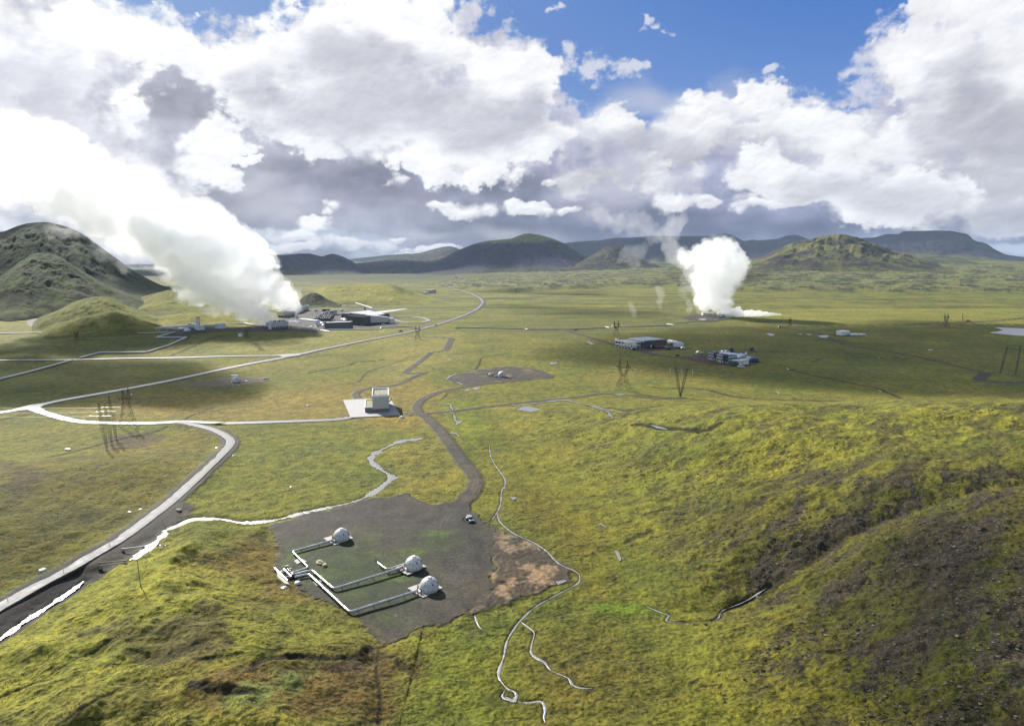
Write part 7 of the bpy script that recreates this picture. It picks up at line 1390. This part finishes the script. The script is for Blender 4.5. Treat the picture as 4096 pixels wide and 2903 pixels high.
low_ = [(612,712,8),(598,705,15),(575,698,22),(548,688,28),(515,672,34),(480,655,38),(440,632,42),(400,608,44)]
top = [(590,590,26),(560,560,34),(520,545,36),(495,520,30),(470,500,30),(425,495,32)]
B1 = puffs(at_depth(main, bd, 3), 22, 1, 0.85, 0.14, 0.36) + puffs(at_depth(low_, bd - 25, 3), 16, 2, 0.85, 0.14, 0.36) + puffs(at_depth(top, bd + 30, 3), 14, 3, 0.85, 0.14, 0.36)
pl1 = ball_mesh("steam_plume", B1, M_ST1, 2.1, ((8, 11), (6, 5), (3, 2.2)), 1, "huge dense white steam plume drifting up and left from the cooling towers", "steam plume")
fringe(pl1, B1, 0.009, 3.0, ((18, 16), (10, 6), (5, 3)), 1.36, 1)
up_ = [(450,560,56),(410,545,64),(370,530,68),(330,515,70),(285,492,70),(245,466,68),(200,440,70),(155,412,74),(105,382,80),(50,350,86),(-20,315,96)]
B3 = puffs(at_depth(up_, bd + 30, 5), 18, 41, 0.85, 0.14, 0.36); pl3 = ball_mesh("steam_plume", B3, vol_mat("steam_mid", 0.020, (1, 1, 1), 0.5), 3.2, ((14, 14), (8, 6)), 21, "upper reach of the big steam plume, thinning as it passes over the green mountain", "steam plume")
fringe(pl3, B3, 0.004, 4.0, ((24, 22), (12, 8)), 1.3, 7)
veil = [(300,580,34),(270,545,44),(235,515,44),(200,490,46),(240,470,80),(190,430,95),(130,395,105),(70,360,115),(0,330,120)]
ball_mesh("steam_veil", puffs(at_depth(veil, bd + 40, 6), 14, 5, 0.8, 0.14, 0.4), vol_mat("steam_drift", 0.0030, (1, 1, 1), 0.5), 4.0, ((34, 26), (18, 9), (8, 4)), 2,
    "thin upper drift of the big plume, merging with cloud over the green mountain", "steam plume")
gb = 1290.0
gey = [(1618,703,9),(1622,690,14),(1612,672,26),(1600,650,36),(1600,622,44),(1608,596,46),(1605,575,40),(1630,570,30)]
gey2 = [(1530,572,16),(1548,585,20),(1560,575,24),(1585,562,26),(1665,590,14),(1660,575,12),(1615,552,24),(1645,585,26),(1655,605,18),(1570,665,20),(1575,690,12),(1590,600,40)]
jet = [(1630,702,11),(1655,701,9.5),(1680,702,7),(1705,703,5),(1728,704,3.2),(1748,704,2)]
B2 = puffs(at_depth(gey, gb), 24, 11, 0.88, 0.10, 0.32) + puffs(at_depth(gey2, gb + 8), 14, 12, 0.9, 0.10, 0.34)
ball_mesh('steam_jet', puffs(at_depth([(x, y - 1, r*1.15) for x, y, r in jet], gb - 10), 10, 13), vol_mat('steam_jet', 0.12, (1, 1, 1), 0.4), 1.3, ((2.5, 4),), 30, 'bright low tail of steam stretching right along the ground from the borehole plume', 'steam plume')
pl2 = ball_mesh("steam_plume", B2, M_ST1, 1.7, ((7, 9), (5, 3.6), (2.5, 1.8)), 3, "white steam column billowing from the borehole field below the far mountains", "steam plume")
fringe(pl2, B2, 0.009, 2.6, ((18, 14), (10, 5), (5, 2.6)), 1.40, 2)
wis = [(1545,600,26),(1520,580,24),(1500,560,20),(1505,535,18),(1490,520,20),(1515,500,20),(1525,480,22)]
ball_mesh("steam_wisp", puffs(at_depth(wis, gb + 30, 4), 9, 14, 0.7, 0.15, 0.4, 1.0), M_ST3, 3.4, ((14, 16), (8, 6)), 4, "thin ragged steam rising to the left off the borehole plume", "steam wisp")
for k, (pts, lab) in enumerate([([(1555,640,22),(1535,620,16),(1530,660,14)], "faint steam fringe low on the left of the borehole plume"),
    ([(1436,722,4),(1428,715,6),(1420,705,7),(1414,693,8),(1408,680,7)], "small curling steam wisp left of the borehole plume, nearest the long pipeline"),
    ([(1478,690,5),(1476,678,6),(1480,660,9),(1472,645,9)], "tall faint steam wisp between the curling wisp and the borehole plume"),
    ([(1540,697,6),(1548,690,8),(1542,676,8)], "low steam puff just left of the borehole plume's foot"),
    ([(1420,585,16),(1400,565,14),(1440,560,16),(1385,580,12)], "torn faint steam in front of the pointed cone hill"),
    ([(1330,470,20),(1380,500,24),(1440,500,26),(1470,530,18)], "very thin steam veil high over the pointed cone hill")]):
    ball_mesh("steam_wisp", puffs(at_depth(pts, gb - 20 + 15*k), 8, 20 + k, 0.75, 0.2, 0.45), vol_mat("steam_faint", 0.012 if k in (1, 2, 3) else 0.005, (1, 1, 1), 0.5), 2.6, ((8, 9), (5, 4)), 5 + k, lab, "steam wisp", "small steam wisps left of the borehole plume")
ball_mesh("steam_wisp", puffs(at_depth([(437,713,3),(428,714,4.5),(418,716,5),(406,719,4),(396,724,3)], 1105), 6, 31, 0.7, 0.2, 0.45), vol_mat("steam_chimney", 0.03, (1, 1, 1), 0.5), 1.4, ((3, 4),), 12, "short horizontal steam trail blowing left off the tall pale chimney", "steam wisp")
ball_mesh("steam_wisp", puffs(at_depth([(655,733,5),(672,736,7),(690,738,8),(708,739,6)], 1030), 8, 33, 0.7, 0.2, 0.5, 0.6), vol_mat("steam_ground", 0.03, (1, 1, 1), 0.5), 1.4, ((3, 4),), 13, "low white steam spilling over the ground beside the dark separator building", "steam wisp")

# ------------------------------------------------------------------ loose stones and grass tufts near the camera
def ground_at(x, y):
    a = np.arctan2(x, y); r = np.hypot(x, y); i = np.interp(r, GR_, np.arange(len(GR_))); j = np.interp(a, GA_, np.arange(len(GA_))); i0 = np.clip(i.astype(int), 0, len(GR_) - 2); j0 = np.clip(j.astype(int), 0, len(GA_) - 2); fi = i - i0; fj = j - j0
    z = GZ_[i0, j0]*(1-fi)*(1-fj) + GZ_[i0+1, j0]*fi*(1-fj) + GZ_[i0, j0+1]*(1-fi)*fj + GZ_[i0+1, j0+1]*fi*fj
    return z, GH_[i0, j0], GK_[i0, j0, 1], GC_[i0, j0]
def scatter(n, rmin, rmax, power, seed):
    g = np.random.default_rng(seed); t = g.random(n); r = 1/((1/rmin)*(1-t) + (1/rmax)*t) if power else np.sqrt(rmin**2 + (rmax**2 - rmin**2)*t); a = g.uniform(-R(41), R(41), n); return np.sin(a)*r, np.cos(a)*r, r, g
def merge(name, base_v, base_f, x, y, z, sx, sz, yaw, mtl, col=None, tilt=None, smooth=False):
    n = len(x); c, s = np.cos(yaw), np.sin(yaw); bx, by, bz = base_v[:, 0], base_v[:, 1], base_v[:, 2]
    X = x[:, None] + (bx[None]*c[:, None] - by[None]*s[:, None])*sx[:, None]; Y = y[:, None] + (bx[None]*s[:, None] + by[None]*c[:, None])*sx[:, None]; Zz = z[:, None] + bz[None]*sz[:, None]
    F = (base_f[None] + (np.arange(n)*len(base_v))[:, None, None]).reshape(-1, base_f.shape[1]); me = np_mesh(name, np.stack([X, Y, Zz], -1).reshape(-1, 3), F, mtl, smooth)
    if col is not None: set_color(me, 'tint', np.repeat(col, len(base_v), 0))
    return tag(link(bpy.data.objects.new(name, me)), kind='stuff')
def tint_mat(name, rough=0.9):
    mt = bpy.data.materials.new(name); mt.use_nodes = True; mt.node_tree.nodes.clear(); n = NT(mt.node_tree); at = n.new('ShaderNodeAttribute', attribute_name='tint'); geo = n.new('ShaderNodeNewGeometry')
    C = n.mix(1.0, at.outputs['Color'], n.mix(n.noise(geo.outputs['Position'], 3.0, 3, 0.6), (0.7, 0.7, 0.7), (1.3, 1.3, 1.3)), 'MULTIPLY'); pr = n.new('ShaderNodeBsdfPrincipled'); n.l.new(C, pr.inputs['Base Color']); pr.inputs['Roughness'].default_value = rough; pr.inputs['Specular IOR Level'].default_value = 0.15
    o = n.new('ShaderNodeOutputMaterial'); n.l.new(pr.outputs[0], o.inputs[0]); return mt
b = bmesh.new(); bmesh.ops.create_icosphere(b, subdivisions=1, radius=1.0); OV = np.array([v.co[:] for v in b.verts]); OF = np.array([[v.index for v in f.verts] for f in b.faces]); b.free(); OV = OV*(1 + 0.22*np.sin(7*OV[:, :1] + 3*OV[:, 1:2] + 5*OV[:, 2:3]))
x, y, r, g = scatter(150000, 105, 460, True, 77); z, hm, st, cc = ground_at(x, y); u = (x*0.74 + y*0.67); v = (-x*0.67 + y*0.74)
dens = hm*sst(-0.02, 0.42, fbm(u/60, v/17, 501, 4) + 0.35*sst(40, 140, x)*sst(300, 180, y)); k = (g.random(len(x)) < dens*0.55) & (st < 0.3); sz = 0.07 + 0.26*g.random(k.sum())**6*1.4 + r[k]*0.0003; gl = g.uniform(0.0, 1.0, (k.sum(), 1))
merge("scree", OV, OF, x[k], y[k], z[k] + sz*0.15, sz, sz*g.uniform(0.5, 0.9, k.sum()), g.uniform(0, 6.28, k.sum()), tint_mat("scree_stone"), alb(78, 72, 62)*(1 - gl**3) + alb(176, 168, 150)*gl**3)
tv = []; tf = []
for q in range(5):
    a0 = q*1.2566; ca, sa = math.cos(a0), math.sin(a0); tv += [(0.18*ca - 0.16*sa, 0.18*sa + 0.16*ca, -0.25), (0.18*ca + 0.16*sa, 0.18*sa - 0.16*ca, -0.25), (0.55*ca, 0.55*sa, 0.75 + 0.12*(q % 2))]; tf.append((3*q, 3*q + 1, 3*q + 2))
tv.append((0, 0, 0.0)); x, y, r, g = scatter(170000, 105, 380, True, 78); z, hm, st, cc = ground_at(x, y); k = (st < 0.15) & (g.random(len(x)) < 0.06 + 0.40*sst(-0.25, 0.35, fbm(x/9, y/9, 511, 3))); lum = g.uniform(0.95, 1.75, (k.sum(), 1)); sz = g.uniform(0.14, 0.32, k.sum())*(0.8 + r[k]/420)
merge("grass_tufts", np.array(tv), np.array(tf), x[k], y[k], z[k], sz, sz*0.9, g.uniform(0, 6.28, k.sum()), tint_mat("tuft_blade"), cc[k]*lum*np.array([1.05, 1.0, 0.9]))

# ------------------------------------------------------------------ air
HZ = MB(); HZ.box(-22500, 22500, -22000, 22500, -25, 660)
mt = vol_mat("haze_air", 2.0e-5, (0.62, 0.78, 1.0), 0.0); tag(HZ.build("haze", mt), kind='stuff')
